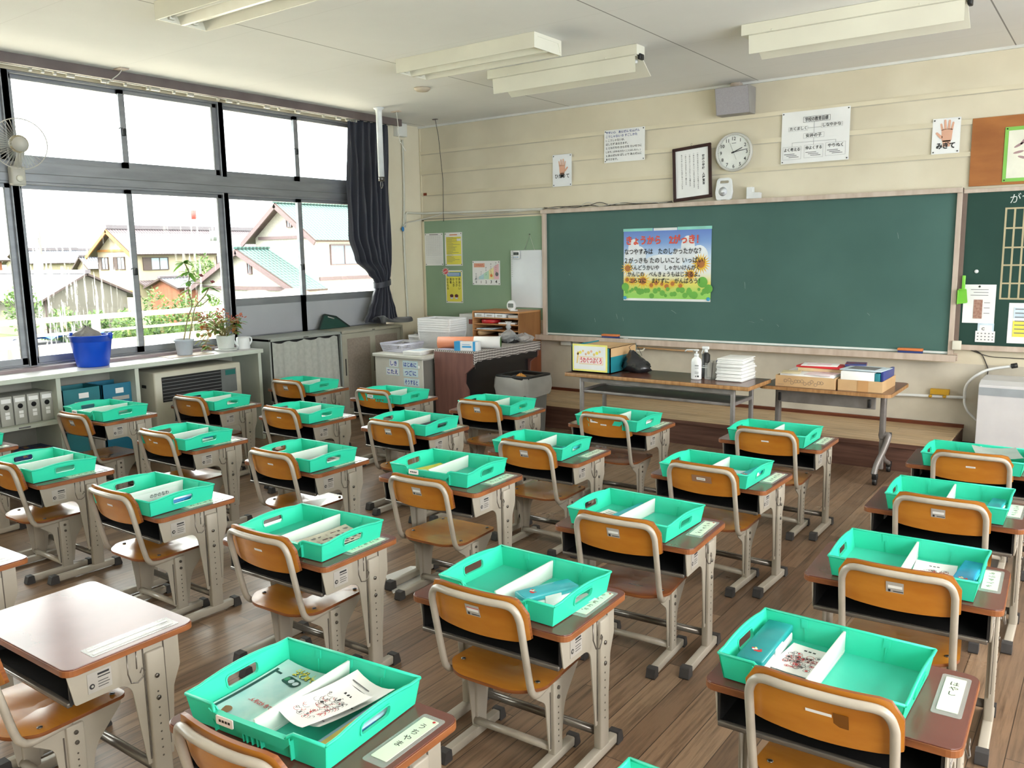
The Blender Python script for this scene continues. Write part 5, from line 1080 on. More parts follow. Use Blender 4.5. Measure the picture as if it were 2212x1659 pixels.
def board_light(x0, x1, label):
    t = thing('board_light', label, 'ceiling light', (x0, -1.8, H), group='chalkboard lights')
    L = x1-x0
    MB().box(0, L, -0.06, 0.06, -0.07, -0.001, m_offw).build('housing', t, bevel=0.003)
    MB().prism([(-0.05, -0.075), (-0.06, -0.07), (0.06, -0.07), (0.20, -0.175), (0.196, -0.18), (0.055, -0.078)], 0.05, L-0.02, m_offw, yz(0)).build('angled_reflector', t)
    MB().add([(0.05, -0.055, -0.075), (L-0.02, -0.055, -0.075), (L-0.02, -0.045, -0.185), (0.05, -0.045, -0.185)], [(0, 1, 2, 3)], m_offw).add([(0.05, -0.05, -0.075), (L-0.02, -0.05, -0.075), (L-0.02, -0.04, -0.185), (0.05, -0.04, -0.185)], [(3, 2, 1, 0)], m_lampin).build('front_reflector', t)
    MB().cyl((0.07, 0.02, -0.1), (L-0.04, 0.02, -0.1), 0.013, m_white, 12).build('tube', t)
    MB().rbox(L-0.012, L+0.012, -0.03, 0.03, -0.1, -0.06, m_black, 0.006).build('end_cap', t)
    for x in (0.2, L-0.25): MB().ell((x, -0.061, -0.06), 0.006, 0.004, 0.006, m_offw, 8, 5).build('screw', t)
board_light(2.4, 3.72, 'long cream chalkboard light with tall front reflector near the middle'); board_light(4.47, 5.78, 'long cream chalkboard light with tall front reflector at top right')
MB().lathe([(0.0001, -0.03), (0.05, -0.028), (0.07, -0.012), (0.072, -0.001)], pm('beige_disc', (206, 192, 172), 0.6), n=32).build('ceiling_disc', loc=(1.539, -1.66, H), label='flat round beige disc on the ceiling behind the trough light', cat='ceiling disc')
MB().rbox(0, 0.1, -0.05, 0.05, -0.05, -0.001, m_frame, 0.012).build('ceiling_bracket', loc=(5.3, -1.84+0.12, H), label='small brown bracket on the ceiling above the right chalkboard light', cat='bracket')

# ================================================================ long tables with their loads
m_wt = pm('table_laminate', (112, 74, 58), 0.22, c2=(94, 60, 48), ns=2, stretch=(1, 4, 1), detail=6, spec=0.55)
m_wte = pm('table_wood_edge', (178, 136, 88), 0.5, c2=(146, 104, 62), ns=6, stretch=(6, 6, 1), detail=6)
m_leg = pm('grey_table_leg', (140, 136, 134), 0.4, 0.3, c2=(118, 112, 108), ns=9, lo=0.3, hi=0.6)
ta = thing('folding_table', 'long brown folding table with wooden edge and wire shelf', 'table', (3.07, -1.81, 0), rad(-0.6))
MB().rbox(0, 1.5, 0, 0.45, 0.672, 0.7, m_wte, 0.004).box(0.003, 1.497, 0.003, 0.447, 0.7, 0.7015, m_wt).build('tabletop', ta)
for x in (0.13, 1.37):
    for y in (0.05, 0.40): MB().rbox(x-0.015, x+0.015, y-0.012, y+0.012, 0, 0.672, m_leg, 0.003).build('leg', ta)
    MB().rbox(x-0.012, x+0.012, 0.05, 0.40, 0.55, 0.575, m_leg, 0.003).rbox(x-0.012, x+0.012, 0.05, 0.40, 0.05, 0.07, m_leg, 0.003).build('leg_brace', ta)
MB().box(0.13, 1.37, 0.035, 0.06, 0.635, 0.672, m_leg).box(0.13, 1.37, 0.39, 0.415, 0.635, 0.672, m_leg).build('apron', ta)
g = MB().box(0.15, 1.35, 0.06, 0.40, 0.556, 0.562, pm('dark_shelf', (70, 64, 60), 0.4)); 
for y in (0.055, 0.4): g.rbox(0.145, 1.355, y-0.01, y+0.01, 0.548, 0.568, m_leg, 0.003)
g.build('under_shelf', ta)
tb = thing('rolling_table', 'grey legged brown table on castors at the platform', 'table', (4.5, -1.445, 0))
MB().prism(rrect(0, 0.9, 0, 0.62, 0.05), 0.637, 0.66, m_wte).prism(rrect(0.004, 0.896, 0.004, 0.616, 0.048), 0.66, 0.6615, m_wt).build('tabletop', tb, bevel=0.003)
MB().box(0.1, 0.78, 0.13, 0.145, 0.53, 0.62, m_leg).build('modesty_panel', tb, bevel=0.003)
for x in (0.06, 0.80):
    s = -1 if x < 0.3 else 1
    lg = MB().rbox(x-0.018, x+0.018, 0.26, 0.31, 0.3, 0.637, m_leg, 0.006).build('leg', tb)
    MB().rbox(x-0.016, x+0.016, 0.27, 0.3, 0.08, 0.31, m_leg, 0.005).tube(spl([(x, 0.28, 0.32), (x+s*0.045, 0.27, 0.33), (x+s*0.03, 0.22, 0.24), (x+s*0.0, 0.16, 0.14), (x-s*0.01, 0.13, 0.07)], 5), 0.02, m_leg, 10).tube(spl([(x, 0.29, 0.2), (x, 0.38, 0.13), (x, 0.54, 0.07)], 5), 0.017, m_leg, 10).build('foot', tb)
    MB().cyl((x-0.02, 0.285, 0.33), (x+s*0.06, 0.285, 0.33), 0.022, m_cap, 12).build('pivot', tb)
    for y in (0.125, 0.55): MB().rbox(x-0.018, x+0.018, y-0.02, y+0.02, 0.04, 0.08, m_black, 0.005).cyl((x-0.012, y, 0.026), (x+0.012, y, 0.026), 0.026, m_black, 16).build('castor', tb)
    for z in (0.57,): MB().rbox(x+(0.05 if s < 0 else -0.07), x+(0.07 if s < 0 else -0.05), 0.118, 0.132, z-0.03, z+0.03, m_black, 0.004).build('latch', tb)
# on the long table
m_cart = pm('cardboard', (206, 172, 128), 0.8, c2=(192, 156, 112), ns=5); m_tealb = pm('teal_box_card', (34, 130, 142), 0.5, c2=(28, 114, 128))
bx = thing('sign_box', 'teal and cardboard box with yellow framed sign on long table', 'box', (3.09, -1.735, 0.7025))
MB().box(0, 0.35, 0, 0.008, 0, 0.2, m_tealb).box(0, 0.35, 0.42, 0.428, 0, 0.2, m_tealb).box(0, 0.008, 0, 0.42, 0, 0.21, m_tealb).box(0.342, 0.35, 0, 0.42, 0, 0.13, m_tealb).box(0.342, 0.35, 0, 0.42, 0.13, 0.2, m_cart).box(0, 0.35, 0, 0.42, 0, 0.008, m_cart).box(0.0, 0.35, 0.0, 0.42, 0.197, 0.2, m_cart).build('carton', bx)
g = MB(); g.box(-0.002+0.015, 0.325, -0.005, -0.001, 0.01, 0.222, pm('sign_yellow', (242, 236, 130), 0.4)).box(0.027, 0.311, -0.0065, -0.005, 0.024, 0.208, m_lam)
g.box(0.075, 0.29, -0.0072, -0.0065, 0.065, 0.128, pm('sign_cream', (236, 214, 170), 0.6)).box(0.08, 0.285, -0.0076, -0.0072, 0.071, 0.122, pm('sign_pink', (246, 232, 232), 0.6))
q = random.Random(4); m_or = pm('pale_animal_print', (232, 200, 130), 0.6)
for i in range(9):
    x = 0.06+i*0.025; g.prism(circ(x, 0.145+0.012*(i % 3), 0.009+0.005*q.random(), 10), 0, 0.0004, q.choice((m_or, m_yel, m_skin)), frame_m((0, -0.0068, 0), U, V))
g.prism([(0.05, 0.07), (0.06, 0.07), (0.075, 0.16), (0.06, 0.165)], 0, 0.0004, m_or, frame_m((0, -0.0068, 0), U, V))
g.build('sign', bx); MB().text('うわぐつぶくろ', (0.182, -0.0082, 0.08), U, V, 0.05, pm('sign_red', (216, 66, 78), 0.5), 'C', 0.03, 0.195).build('lettering', bx)
g = MB(); q = random.Random(9); rows = []
for k in range(9):
    t = k/8; zc = 0.0+0.17*t; rr = [0.06, 0.1, 0.105, 0.1, 0.085, 0.07, 0.05, 0.03, 0.016][k]; rows.append([((rr*(1+0.22*math.sin(a*5+k*1.7)+0.15*q.random()))*math.cos(a)-0.06*t, (rr*0.8*(1+0.22*math.sin(a*4-k)))*math.sin(a), zc) for a in [2*PI*i/18 for i in range(18)]])
pb = thing('black_bag', 'crumpled black plastic bag beside the sign box', 'bag', (3.575, -1.53, 0.7025))
g.grid(rows, pm('black_film', (34, 36, 40), 0.18, spec=0.8, bump=0.5, bs=40), wrap=True).add(rows[0], [tuple(range(17, -1, -1))], _M['black_film']).add(rows[-1], [tuple(range(18))], _M['black_film']); g.build('bag_film', pb)
MB().tube(spl([(-0.05, 0, 0.15), (-0.09, 0.02, 0.19), (-0.03, 0.01, 0.215), (0.01, 0, 0.17), (0.03, 0, 0.13)], 5), 0.002, m_black, 5).build('tie_string', pb)
sb = thing('soap_bottle', 'white pump bottle with long nozzle on long table', 'bottle', (4.112, -1.655, 0.7025))
MB().lathe([(0.0001, 0), (0.034, 0.001), (0.037, 0.006), (0.037, 0.13), (0.033, 0.148), (0.018, 0.162), (0.0145, 0.168), (0.0145, 0.172)], m_wht, n=28, sx=1.05, sy=0.8).build('bottle', sb)
MB().cyl((0, 0, 0.17), (0, 0, 0.188), 0.0165, m_wht, 16).cyl((0, 0, 0.186), (0, 0, 0.21), 0.006, m_wht, 10).rbox(-0.016, 0.016, -0.012, 0.012, 0.208, 0.22, m_wht, 0.004).tube([(-0.01, 0, 0.215), (-0.075, 0, 0.213), (-0.09, 0, 0.2)], 0.005, m_wht, 8).build('pump', sb)
g = MB(); 
for z in (0.045, 0.055, 0.085, 0.1, 0.105): g.box(0.0, 0.03, -0.0305, -0.0285, z, z+0.003, m_gry)
g.box(0.004, 0.012, -0.0305, -0.0285, 0.02, 0.03, m_gry).box(0.02, 0.032, -0.030, -0.0275, 0.02, 0.032, m_ink).build('printed_label', sb)
bb = thing('spray_bottle', 'black spray bottle with white trigger behind the pump bottle', 'bottle', (4.137, -1.54, 0.7025))
MB().lathe([(0.0001, 0), (0.029, 0.001), (0.03, 0.006), (0.03, 0.17), (0.014, 0.184), (0.012, 0.19)], m_black, n=24).build('bottle', bb); MB().box(-0.02, 0.026, -0.0312, -0.028, 0.075, 0.082, m_wht).box(-0.012, 0.026, -0.0312, -0.028, 0.09, 0.093, m_wht).build('printed_label', bb)
MB().cyl((0, 0, 0.188), (0, 0, 0.21), 0.013, m_wht, 14).rbox(-0.03, 0.022, -0.012, 0.012, 0.208, 0.232, m_wht, 0.006).tube([(-0.02, 0, 0.21), (-0.034, 0, 0.185), (-0.03, 0, 0.17)], 0.004, m_wht, 6).build('trigger', bb)
MB().rbox(0, 0.12, -0.004, 0.004, 0, 0.16, m_film, 0.003).rbox(0.02, 0.1, -0.003, 0.003, 0.02, 0.14, m_sticker, 0.002).rbox(0.085, 0.125, -0.006, 0.006, 0.145, 0.165, m_blued, 0.004).tube([(0.05, -0.008, 0.0), (0.055, -0.008, 0.1), (0.06, -0.006, 0.15)], 0.002, m_black, 5).build('clear_pouch', loc=(4.165, -1.63, 0.703), rot=(rad(-30), rad(8), rad(35)), label='clear pouch with blue clip leaning on the notebook stack', cat='pouch')
q = random.Random(6)
for k in range(26):
    MB().rbox(-0.095, 0.095, -0.13, 0.13, 0, 0.0058, m_paper if k % 4 else pm('grey_cover', (206, 206, 204), 0.6), 0.001).box(-0.0952, -0.06, -0.1302, -0.1292, 0.0008, 0.0012, m_gry).build('notebook', loc=(4.36+q.uniform(-0.006, 0.006), -1.52+q.uniform(-0.008, 0.008), 0.7028+k*0.0062), rotz=rad(-2+q.uniform(-3, 3)+(4 if k > 17 else 0)), label='white notebook in the neat stack on the long table', cat='notebook', group='stacked white notebooks')
# two cardboard trays on the rolling table
def carton(x, y, w, d, h, label):
    c = thing('open_carton', label, 'box', (x, y, 0.662)); t = 0.005
    MB().box(0, w, 0, t, 0, h, m_cart).box(0, w, d-t, d, 0, h, m_cart).box(0, t, t, d-t, 0, h, m_cart).box(w-t, w, t, d-t, 0, h, m_cart).box(t, w-t, t, d-t, 0, 0.004, m_cart).build('carton', c); return c
ca = carton(4.615, -1.41, 0.415, 0.42, 0.078, 'low open carton printed with grey doodles, left one on rolling table'); cbx = carton(5.045, -1.395, 0.29, 0.4, 0.075, 'low open carton with folded tape, right one on rolling table')
g = MB(); q = random.Random(14)
for i in range(12):
    x = 0.07+i*0.023+q.random()*0.01; z = 0.02+q.random()*0.03
    g.tube([(x+0.011*math.cos(t)*(1+0.2*math.cos(3*t)), -0.0008, z+0.011*math.sin(t)) for t in [2*PI*k/10 for k in range(10)]], 0.0012, pm('grey_doodle_ink', (136, 122, 108), 0.8), 4, closed=True)
g.box(0.02, 0.06, -0.001, 0, 0.012, 0.014, _M['grey_doodle_ink']).build('doodle_print', ca)
MB().box(0.13, 0.2, -0.002, 0, 0, 0.076, pm('packing_tape', (196, 150, 100), 0.4)).build('tape_strip', cbx)
m_pinkp = pm('pink_print', (240, 222, 226), 0.6, c2=(226, 170, 180), ns=9, lo=0.3, hi=0.5)
def flat(name, label, cat, x, y, z, w, d, h, r, m, m2=None):
    g = MB().rbox(-w/2, w/2, -d/2, d/2, 0, h, m, min(0.002, h*0.4))
    if m2: g.box(-w*0.36, w*0.3, -d*0.3, d*0.34, h, h+0.0006, m2)
    return g.build(name, loc=(x, y, z), rotz=rad(r), label=label, cat=cat)
z = 0.667
flat('book_bundle', 'bundle of white workbooks filling the left carton', 'books', 4.825, -1.2, z, 0.37, 0.38, 0.085, 0, m_paper)
flat('envelope', 'buff envelope on the left carton, front corner', 'envelope', 4.70, -1.32, z+0.0865, 0.13, 0.16, 0.004, 12, pm('buff_paper', (222, 208, 170), 0.7))
flat('flyer', 'pink flyer lying on the front of the left carton', 'flyer', 4.915, -1.31, z+0.0865, 0.19, 0.19, 0.003, -8, m_pinkp)
flat('book_bundle', 'stack of books rising at the back of the left carton', 'books', 4.86, -1.12, z+0.0865, 0.3, 0.2, 0.025, 4, pm('buff_card', (216, 190, 150), 0.7))
flat('folder', 'red folder at the back of the left carton', 'folder', 4.86, -1.12, z+0.112, 0.31, 0.21, 0.014, -3, pm('red_folder', (206, 46, 52), 0.4))
flat('booklet', 'white booklet with red print on the red folder', 'booklet', 4.85, -1.13, z+0.1265, 0.25, 0.18, 0.004, 8, m_paper, m_pinkp)
flat('book_bundle', 'thick white stack of books in the right carton', 'books', 5.165, -1.2, z, 0.22, 0.34, 0.125, 0, m_paper)
flat('textbook', 'teal textbook standing in the right carton', 'textbook', 5.292, -1.2, z, 0.03, 0.34, 0.12, 0, m_tealb)
flat('textbook', 'blue textbook at the right rim of the right carton', 'textbook', 5.32, -1.18, z, 0.02, 0.32, 0.13, 0, pm('blue_cover', (52, 66, 140), 0.4))
flat('newspaper', 'pale printed newspaper on top of the right carton', 'newspaper', 5.19, -1.24, z+0.131, 0.28, 0.24, 0.005, -6, m_pale, m_gry)
flat('booklet', 'dark blue and red booklet at the back of the right carton', 'booklet', 5.08, -1.06, z+0.1265, 0.14, 0.16, 0.018, 10, pm('blue_red_cover', (60, 66, 120), 0.4, c2=(150, 50, 60), ns=9, lo=0.4, hi=0.5))

# ================================================================ teacher's corner
m_dsk = pm('light_grey_desk_steel', (206, 206, 198), 0.4, c2=(198, 197, 188)); m_dskd = pm('dark_grey_desk_steel', (120, 118, 112), 0.45)
dk = thing('teacher_desk', 'light grey steel desk with blue word magnets on its side', 'desk', (0.71, -1.575, 0))
MB().prism(rrect(-0.01, 0.665, -0.012, 1.05, 0.03), 0.672, 0.702, m_dsk).build('desktop', dk, bevel=0.005)
MB().box(0.02, 0.63, 0.012, 1.02, 0.03, 0.672, m_dsk).build('pedestal', dk); MB().box(0.63, 0.634, 0.03, 1.0, 0.06, 0.66, m_dskd).build('side_panel', dk)
MB().rbox(0.585, 0.6, 0.0, 0.012, 0.585, 0.61, m_wht, 0.003).build('magnet_hook', dk)
for (t, x0, x1, z0, bl) in (('しき', 0.21, 0.325, 0.59, 0), ('こたえ', 0.165, 0.335, 0.508, 0), ('はじめに', 0.385, 0.575, 0.588, 1), ('つぎに', 0.39, 0.575, 0.508, 1), ('そうすると', 0.395, 0.585, 0.42, 1), ('だから', 0.395, 0.585, 0.325, 1)):
    w_ = thing('word_magnet', 'magnet strip reading %s on the grey desk side' % {'しき': 'shiki', 'こたえ': 'kotae', 'はじめに': 'hajimeni', 'つぎに': 'tsugini', 'そうすると': 'sousuruto', 'だから': 'dakara'}[t], 'magnet strip', (0.71, -1.563, 0), group='blue word magnets')
    MB().box(x0, x1, -0.002, 0, z0-0.008, z0+0.062, pm('magnet_blue', (186, 226, 238), 0.35)).box(x0+0.004, x1-0.004, -0.0026, -0.002, z0-0.004, z0+0.058, pm('magnet_paper', (216, 236, 242), 0.35) if bl else m_lam).build('strip', w_)
    MB().text(t, ((x0+x1)/2, -0.0031, z0+0.008), U, V, 0.05, pm('marker_blue', (34, 74, 172), 0.5), 'C', 0.03, (x1-x0)*0.86).build('lettering', w_)
# organ with a checked cloth
m_org = pm('organ_veneer', (128, 90, 82), 0.4, c2=(112, 76, 70), ns=3, stretch=(6, 6, 1), detail=7); m_orgb = pm('organ_black', (30, 28, 30), 0.35)
og = thing('reed_organ', 'dark wooden school organ under a checked cloth', 'organ', (1.39, -1.42, 0))
MB().prism([(0.0, 0), (0.40, 0), (0.40, 0.40), (0.36, 0.46), (0.37, 0.55), (0.46, 0.62), (0.46, 0.74), (0, 0.74)], -0.001, 0.022, m_org, frame_m((0, 0, 0), U, V) @ Matrix.Rotation(0, 4, 'X')).build('side_panel', og)
MB().prism([(0.0, 0), (0.40, 0), (0.40, 0.40), (0.36, 0.46), (0.37, 0.55), (0.46, 0.62), (0.46, 0.74), (0, 0.74)], -1.05, -1.028, m_org, frame_m((0, 0, 0), U, V)).build('side_panel', og)
MB().box(0, 0.34, 0.0, 1.03, 0.03, 0.6, m_orgb).box(0.0, 0.46, -0.0, 1.05, 0.735, 0.752, m_orgb).box(0.36, 0.455, 0.02, 1.03, 0.60, 0.735, m_orgb).build('case', og)
MB().box(0.4552, 0.4558, 0.5, 0.56, 0.66, 0.672, m_sticker).build('nameplate', og)
m_ging, n, l, b, o = nodes_of('checked_cloth'); s = n.new('ShaderNodeSeparateXYZ'); l.new(objco(n), s.inputs[0])
def chk(c_, w_=0.024): return mth(n, l, 'GREATER_THAN', mth(n, l, 'FRACT', mth(n, l, 'DIVIDE', c_, w_)), 0.5)
su = mth(n, l, 'ADD', s.outputs['X'], s.outputs['Z']); sv = mth(n, l, 'ADD', s.outputs['Y'], mth(n, l, 'MULTIPLY', s.outputs['Z'], 0.5))
k_ = mth(n, l, 'DIVIDE', mth(n, l, 'ADD', chk(mth(n, l, 'ADD', s.outputs['X'], s.outputs['Y'])), chk(mth(n, l, 'ADD', s.outputs['Z'], mth(n, l, 'MULTIPLY', s.outputs['X'], 1.0)))), 2.0)
l.new(ramp(n, l, k_, [(0.0, (222, 218, 212)), (0.5, (150, 142, 138)), (1.0, (70, 60, 60))]), b.inputs['Base Color']); b.inputs['Roughness'].default_value = 0.9
cl = MB(); zt_, e = 0.757, 0.008
def drop(i, N, ph): return 0.09+0.006*math.sin(i*2.1+ph)
N = 22; pa = [(-0.0, -e-0.004+0.0), (0.47, -e-0.004)]
topr = [(-0.006, 0), (0.474, 0)]
ring = [(-0.012+0.486*i/8, -0.014) for i in range(9)] + [(0.474, -0.014+1.08*i/N) for i in range(1, N+1)] + [(0.474-0.486*i/8, 1.066) for i in range(1, 9)]
R0 = [(x, y, zt_) for x, y in ring]; R1 = [(x, y, zt_-0.012) for x, y in ring]; R2 = [(x+(0.004*math.sin(i*1.9)), y-(0.004*math.sin(i*1.3)), zt_-drop(i, N, 0)-(0.03 if i < 9 else 0)) for i, (x, y) in enumerate(ring)]
cl.add(R0, [tuple(range(len(R0)))], m_ging).grid([R1, R0], m_ging).grid([R2, R1], m_ging)
for i in range(0, 9, 1): cl.tube([R2[i], (R2[i][0]+0.004, R2[i][1]-0.002, R2[i][2]-0.015-0.012*(i % 3))], 0.0006, m_wire, 4)
cl.build('tablecloth', loc=(1.39, -1.42, 0), label='grey and white checked cloth with frayed hem draped over the organ', cat='tablecloth')
# cupboard and pigeonhole shelf beside the chalkboard
m_pine = pm('honey_plywood', (196, 146, 96), 0.5, c2=(178, 124, 76), ns=3, stretch=(1, 1, 5), detail=6); m_walnut = pm('reddish_cupboard', (134, 74, 44), 0.4, c2=(112, 58, 34), ns=3, stretch=(3, 3, 0.6), detail=6)
cu = thing('wooden_cupboard', 'reddish brown wooden cupboard below the pigeonhole shelf', 'cupboard', (1.02, -0.43, 0)); MB().box(0, 0.62, 0, 0.42, 0.04, 0.69, m_walnut).build('body', cu, bevel=0.003); MB().box(0.02, 0.6, 0.01, 0.41, 0, 0.04, m_black).build('plinth', cu)
ph = thing('pigeonhole_shelf', 'open plywood pigeonhole shelf with five levels on the cupboard', 'shelf', (1.035, -0.41, 0.692))
MB().box(0, 0.605, 0, 0.4, 0.34, 0.356, m_pine).box(0, 0.605, 0, 0.4, 0, 0.012, m_pine).box(0, 0.012, 0, 0.4, 0.012, 0.34, m_pine).box(0.593, 0.605, 0, 0.4, 0.012, 0.34, pm('brown_side_board', (150, 104, 62), 0.5, c2=(128, 84, 46), ns=2, stretch=(1, 4, 1), detail=7)).box(0.012, 0.593, 0.385, 0.4, 0.012, 0.34, m_pine).build('carcass', ph)
for z in (0.08, 0.15, 0.215, 0.28): MB().box(0.012, 0.593, 0.002, 0.385, z, z+0.01, m_pine).build('shelf_board', ph)
for i in range(3): MB().rbox(0, 0.125, 0, 0.3, 0, 0.042, m_wht, 0.003).box(0.03, 0.095, -0.001, 0, 0.012, 0.03, m_sticker).build('drawer_box', loc=(1.06+i*0.135, -0.405, 0.9825), label='white drawer box, %s of three on the top level of the pigeonhole shelf' % ('left', 'middle', 'right')[i], cat='box', group='white boxes in the pigeonhole shelf')
flat('paper_pile', 'pile of papers at the right of the top pigeonhole level', 'papers', 1.55, -0.27, 0.983, 0.15, 0.22, 0.028, 0, pm('grey_paper', (206, 202, 196), 0.7))
MB().lathe([(0.0001, 0), (0.095, 0.001), (0.1, 0.006), (0.1, 0.034), (0.094, 0.04), (0.0001, 0.041)], pm('red_tin', (196, 42, 48), 0.35), n=32).build('round_tin', loc=(1.2, -0.3, 0.918), label='round red tin on the second pigeonhole level', cat='tin')
flat('paper_pile', 'fanned white papers beside the red tin', 'papers', 1.46, -0.28, 0.918, 0.2, 0.22, 0.014, 4, m_paper)
flat('paper_pile', 'pale blue papers on the third pigeonhole level', 'papers', 1.17, -0.29, 0.853, 0.2, 0.2, 0.012, 3, m_pale)
MB().cyl((1.12, -0.40, 0.815), (1.12, -0.1, 0.815), 0.028, m_cart, 20).build('cardboard_tube', label='cardboard tube lying in the fourth pigeonhole level', cat='tube')
flat('carton', 'small cream carton in the fourth pigeonhole level', 'box', 1.42, -0.29, 0.783, 0.12, 0.2, 0.04, 0, m_frame)
dc = thing('desk_clock', 'round white digital clock standing on the pigeonhole shelf', 'clock', (1.47, -0.3, 1.104))
MB().lathe([(0.0001, -0.02), (0.045, -0.02), (0.055, -0.008), (0.055, 0.008), (0.048, 0.014), (0.0001, 0.014)], m_wht, M=frame_m((0, 0, 0), U, V), n=32).build('case', dc); MB().prism(rrect(-0.034, 0.034, -0.02, 0.024, 0.008), 0.0142, 0.015, m_lcd, frame_m((0, 0, 0), U, V)).build('screen', dc)
MB().rbox(0, 0.06, -0.03, 0.03, -0.055, -0.04, m_wht, 0.004).build('base', dc)
flat('storage_carton', 'clear box with red print beside the pigeonhole shelf', 'box', 0.9, -0.24, 0.705, 0.2, 0.2, 0.3, 0, pm('clear_box_plastic', (206, 206, 204), 0.3, c2=(190, 190, 188)), None)
MB().box(0.93, 0.98, -0.342, -0.3405, 0.9, 0.95, pm('red_brown_label', (150, 70, 60), 0.5)).build('box_label', parent=bpy.data.objects['storage_carton']).location = (-0.9, 0.24, -0.705)
st_ = thing('side_stand', 'low dark stand behind the grey desk carrying the router', 'stand', (0.12, -0.5, 0)); MB().box(0, 0.9, 0, 0.44, 0.66, 0.7, m_redwood).box(0.02, 0.05, 0.02, 0.42, 0, 0.66, m_redwood).box(0.85, 0.88, 0.02, 0.42, 0, 0.66, m_redwood).build('stand_frame', st_)
rt = thing('network_router', 'cream network router with two short aerials behind the baskets', 'router', (0.2, -0.42, 0.702)); MB().rbox(0, 0.24, 0, 0.14, 0, 0.1, m_offw, 0.006).build('case', rt)
for x in (0.15, 0.22): MB().cyl((x, 0.12, 0.09), (x, 0.12, 0.17), 0.004, m_offw, 8).build('aerial', rt)
g = MB()
for i in range(4): g.ell((0.05+i*0.03, -0.001, 0.07), 0.007, 0.003, 0.008, m_black, 8, 5)
g.build('ports', rt)
# baskets
m_bsk = pm('white_basket_plastic', (240, 240, 240), 0.4, c2=(234, 234, 234), trans=0.2); m_bsk2 = pm('lilac_white_basket', (228, 228, 240), 0.4, c2=(220, 220, 234), trans=0.2)
def basket(name, label, x, y, z, w, d, h, m, rz=0, group=None, rim=True):
    b_ = thing(name, label, 'basket', (x, y, z), rad(rz), group)
    g = MB(); k = 0.86
    def wall(p, q, p2, q2, n_, vert=True):
        for i in range(n_+1):
            t = i/n_; a = Vector(p).lerp(Vector(q), t); c = Vector(p2).lerp(Vector(q2), t); 
            g.add([a+Vector((0.0, 0.0, 0)), c, c+(Vector(q)-Vector(p)).normalized()*0.004, a+(Vector(q)-Vector(p)).normalized()*0.004], [(0, 1, 2, 3)], m)
        for j in range(1, max(2, int(h/0.016))):
            t = j/max(2, int(h/0.016)); g.tube([Vector(p2).lerp(Vector(p), t), Vector(q2).lerp(Vector(q), t)], 0.0016, m, 4)
    T = [(-w/2, -d/2, h), (w/2, -d/2, h), (w/2, d/2, h), (-w/2, d/2, h)]; Bt = [(v[0]*k, v[1]*k, 0.002) for v in T]
    for i in range(4): wall(T[i], T[(i+1) % 4], Bt[i], Bt[(i+1) % 4], int((w if i % 2 == 0 else d)/0.012))
    g.box(-w/2*k, w/2*k, -d/2*k, d/2*k, 0, 0.003, m); g.build('mesh_sides', b_)
    rr_ = rrect(-w/2-0.006, w/2+0.006, -d/2-0.006, d/2+0.006, 0.03, 4); ri = rrect(-w/2, w/2, -d/2, d/2, 0.026, 4)
    g = MB().plate(rr_, [ri], 0.004, m, Matrix.Translation((0, 0, h))); n_ = len(rr_)
    g.grid([[(v[0], v[1], h-0.018) for v in rr_], [(v[0], v[1], h) for v in rr_]], m, wrap=True); g.build('rim', b_); return b_
for i in range(6): basket('deep_basket', 'white deep basket, %s of the nested stack of six on the grey desk' % ('lowest', 'second', 'third', 'fourth', 'fifth', 'topmost')[i], 1.1, -0.98, 0.705+i*0.022, 0.40, 0.28, 0.2, m_bsk, 2, 'nested deep baskets')
basket('mesh_basket', 'shallow lilac-white mesh basket at the front left of the grey desk', 0.83, -1.28, 0.7035, 0.28, 0.34, 0.085, m_bsk2, 0)
basket('mesh_basket', 'white mesh basket behind the shallow one on the grey desk', 0.82, -0.93, 0.7035, 0.20, 0.28, 0.13, m_bsk, 0)
for i in range(5): flat('paper_sheet', 'print lying in the pile on the front right of the grey desk', 'paper', 1.16+0.004*i, -1.39-0.003*i, 0.7032+i*0.007, 0.2, 0.29, 0.006, 14-2*i, m_paper, m_pale if i == 4 else None).__setitem__('group', 'prints piled on the grey desk')
flat('plastic_sheet', 'loose clear sheets lying in the shallow mesh basket', 'plastic sheet', 0.86, -1.2, 0.79, 0.2, 0.16, 0.003, 24, m_film)
rl = thing('poster_roll', 'orange and white rolled poster lying on the organ', 'roll', (1.62, -1.2, 0.758), rad(28))
MB().cyl((-0.3, 0, 0.056), (0.3, 0, 0.056), 0.055, pm('salmon_roll', (240, 160, 124), 0.5, c2=(236, 150, 112)), 32).build('outer_sheet', rl); MB().cyl((0.05, -0.0005, 0.0562), (0.302, -0.0005, 0.0562), 0.0562, m_paper, 32).build('white_sheet', rl); MB().cyl((0.3, 0, 0.056), (0.304, 0, 0.056), 0.05, pm('green_inside', (70, 108, 50), 0.6), 28).build('green_inside', rl)
gb = thing('glove_box', 'white and sky blue carton lying before the poster roll', 'box', (1.73, -1.36, 0.758), rad(12)); MB().rbox(-0.12, 0.12, -0.035, 0.035, 0, 0.085, m_lam, 0.002).build('carton', gb)
MB().box(-0.122, -0.06, -0.0362, 0.036, 0.0, 0.0852, pm('sky_blue_print', (64, 164, 222), 0.4)).box(0.07, 0.095, -0.0362, 0.036, 0, 0.0852, _M['sky_blue_print']).box(-0.04, 0.055, -0.0362, -0.035, 0.03, 0.046, _M['sky_blue_print']).box(-0.04, 0.04, -0.0362, -0.035, 0.056, 0.06, _M['sky_blue_print']).build('blue_print', gb)
flat('photo_sheet', 'black and white printed sheet on the front edge of the checked cloth', 'print', 1.6, -1.33, 0.7582, 0.22, 0.12, 0.002, 10, m_paper, pm('black_white_photo', (225, 225, 222), 0.5, c2=(60, 58, 62), ns=14, lo=0.45, hi=0.55))
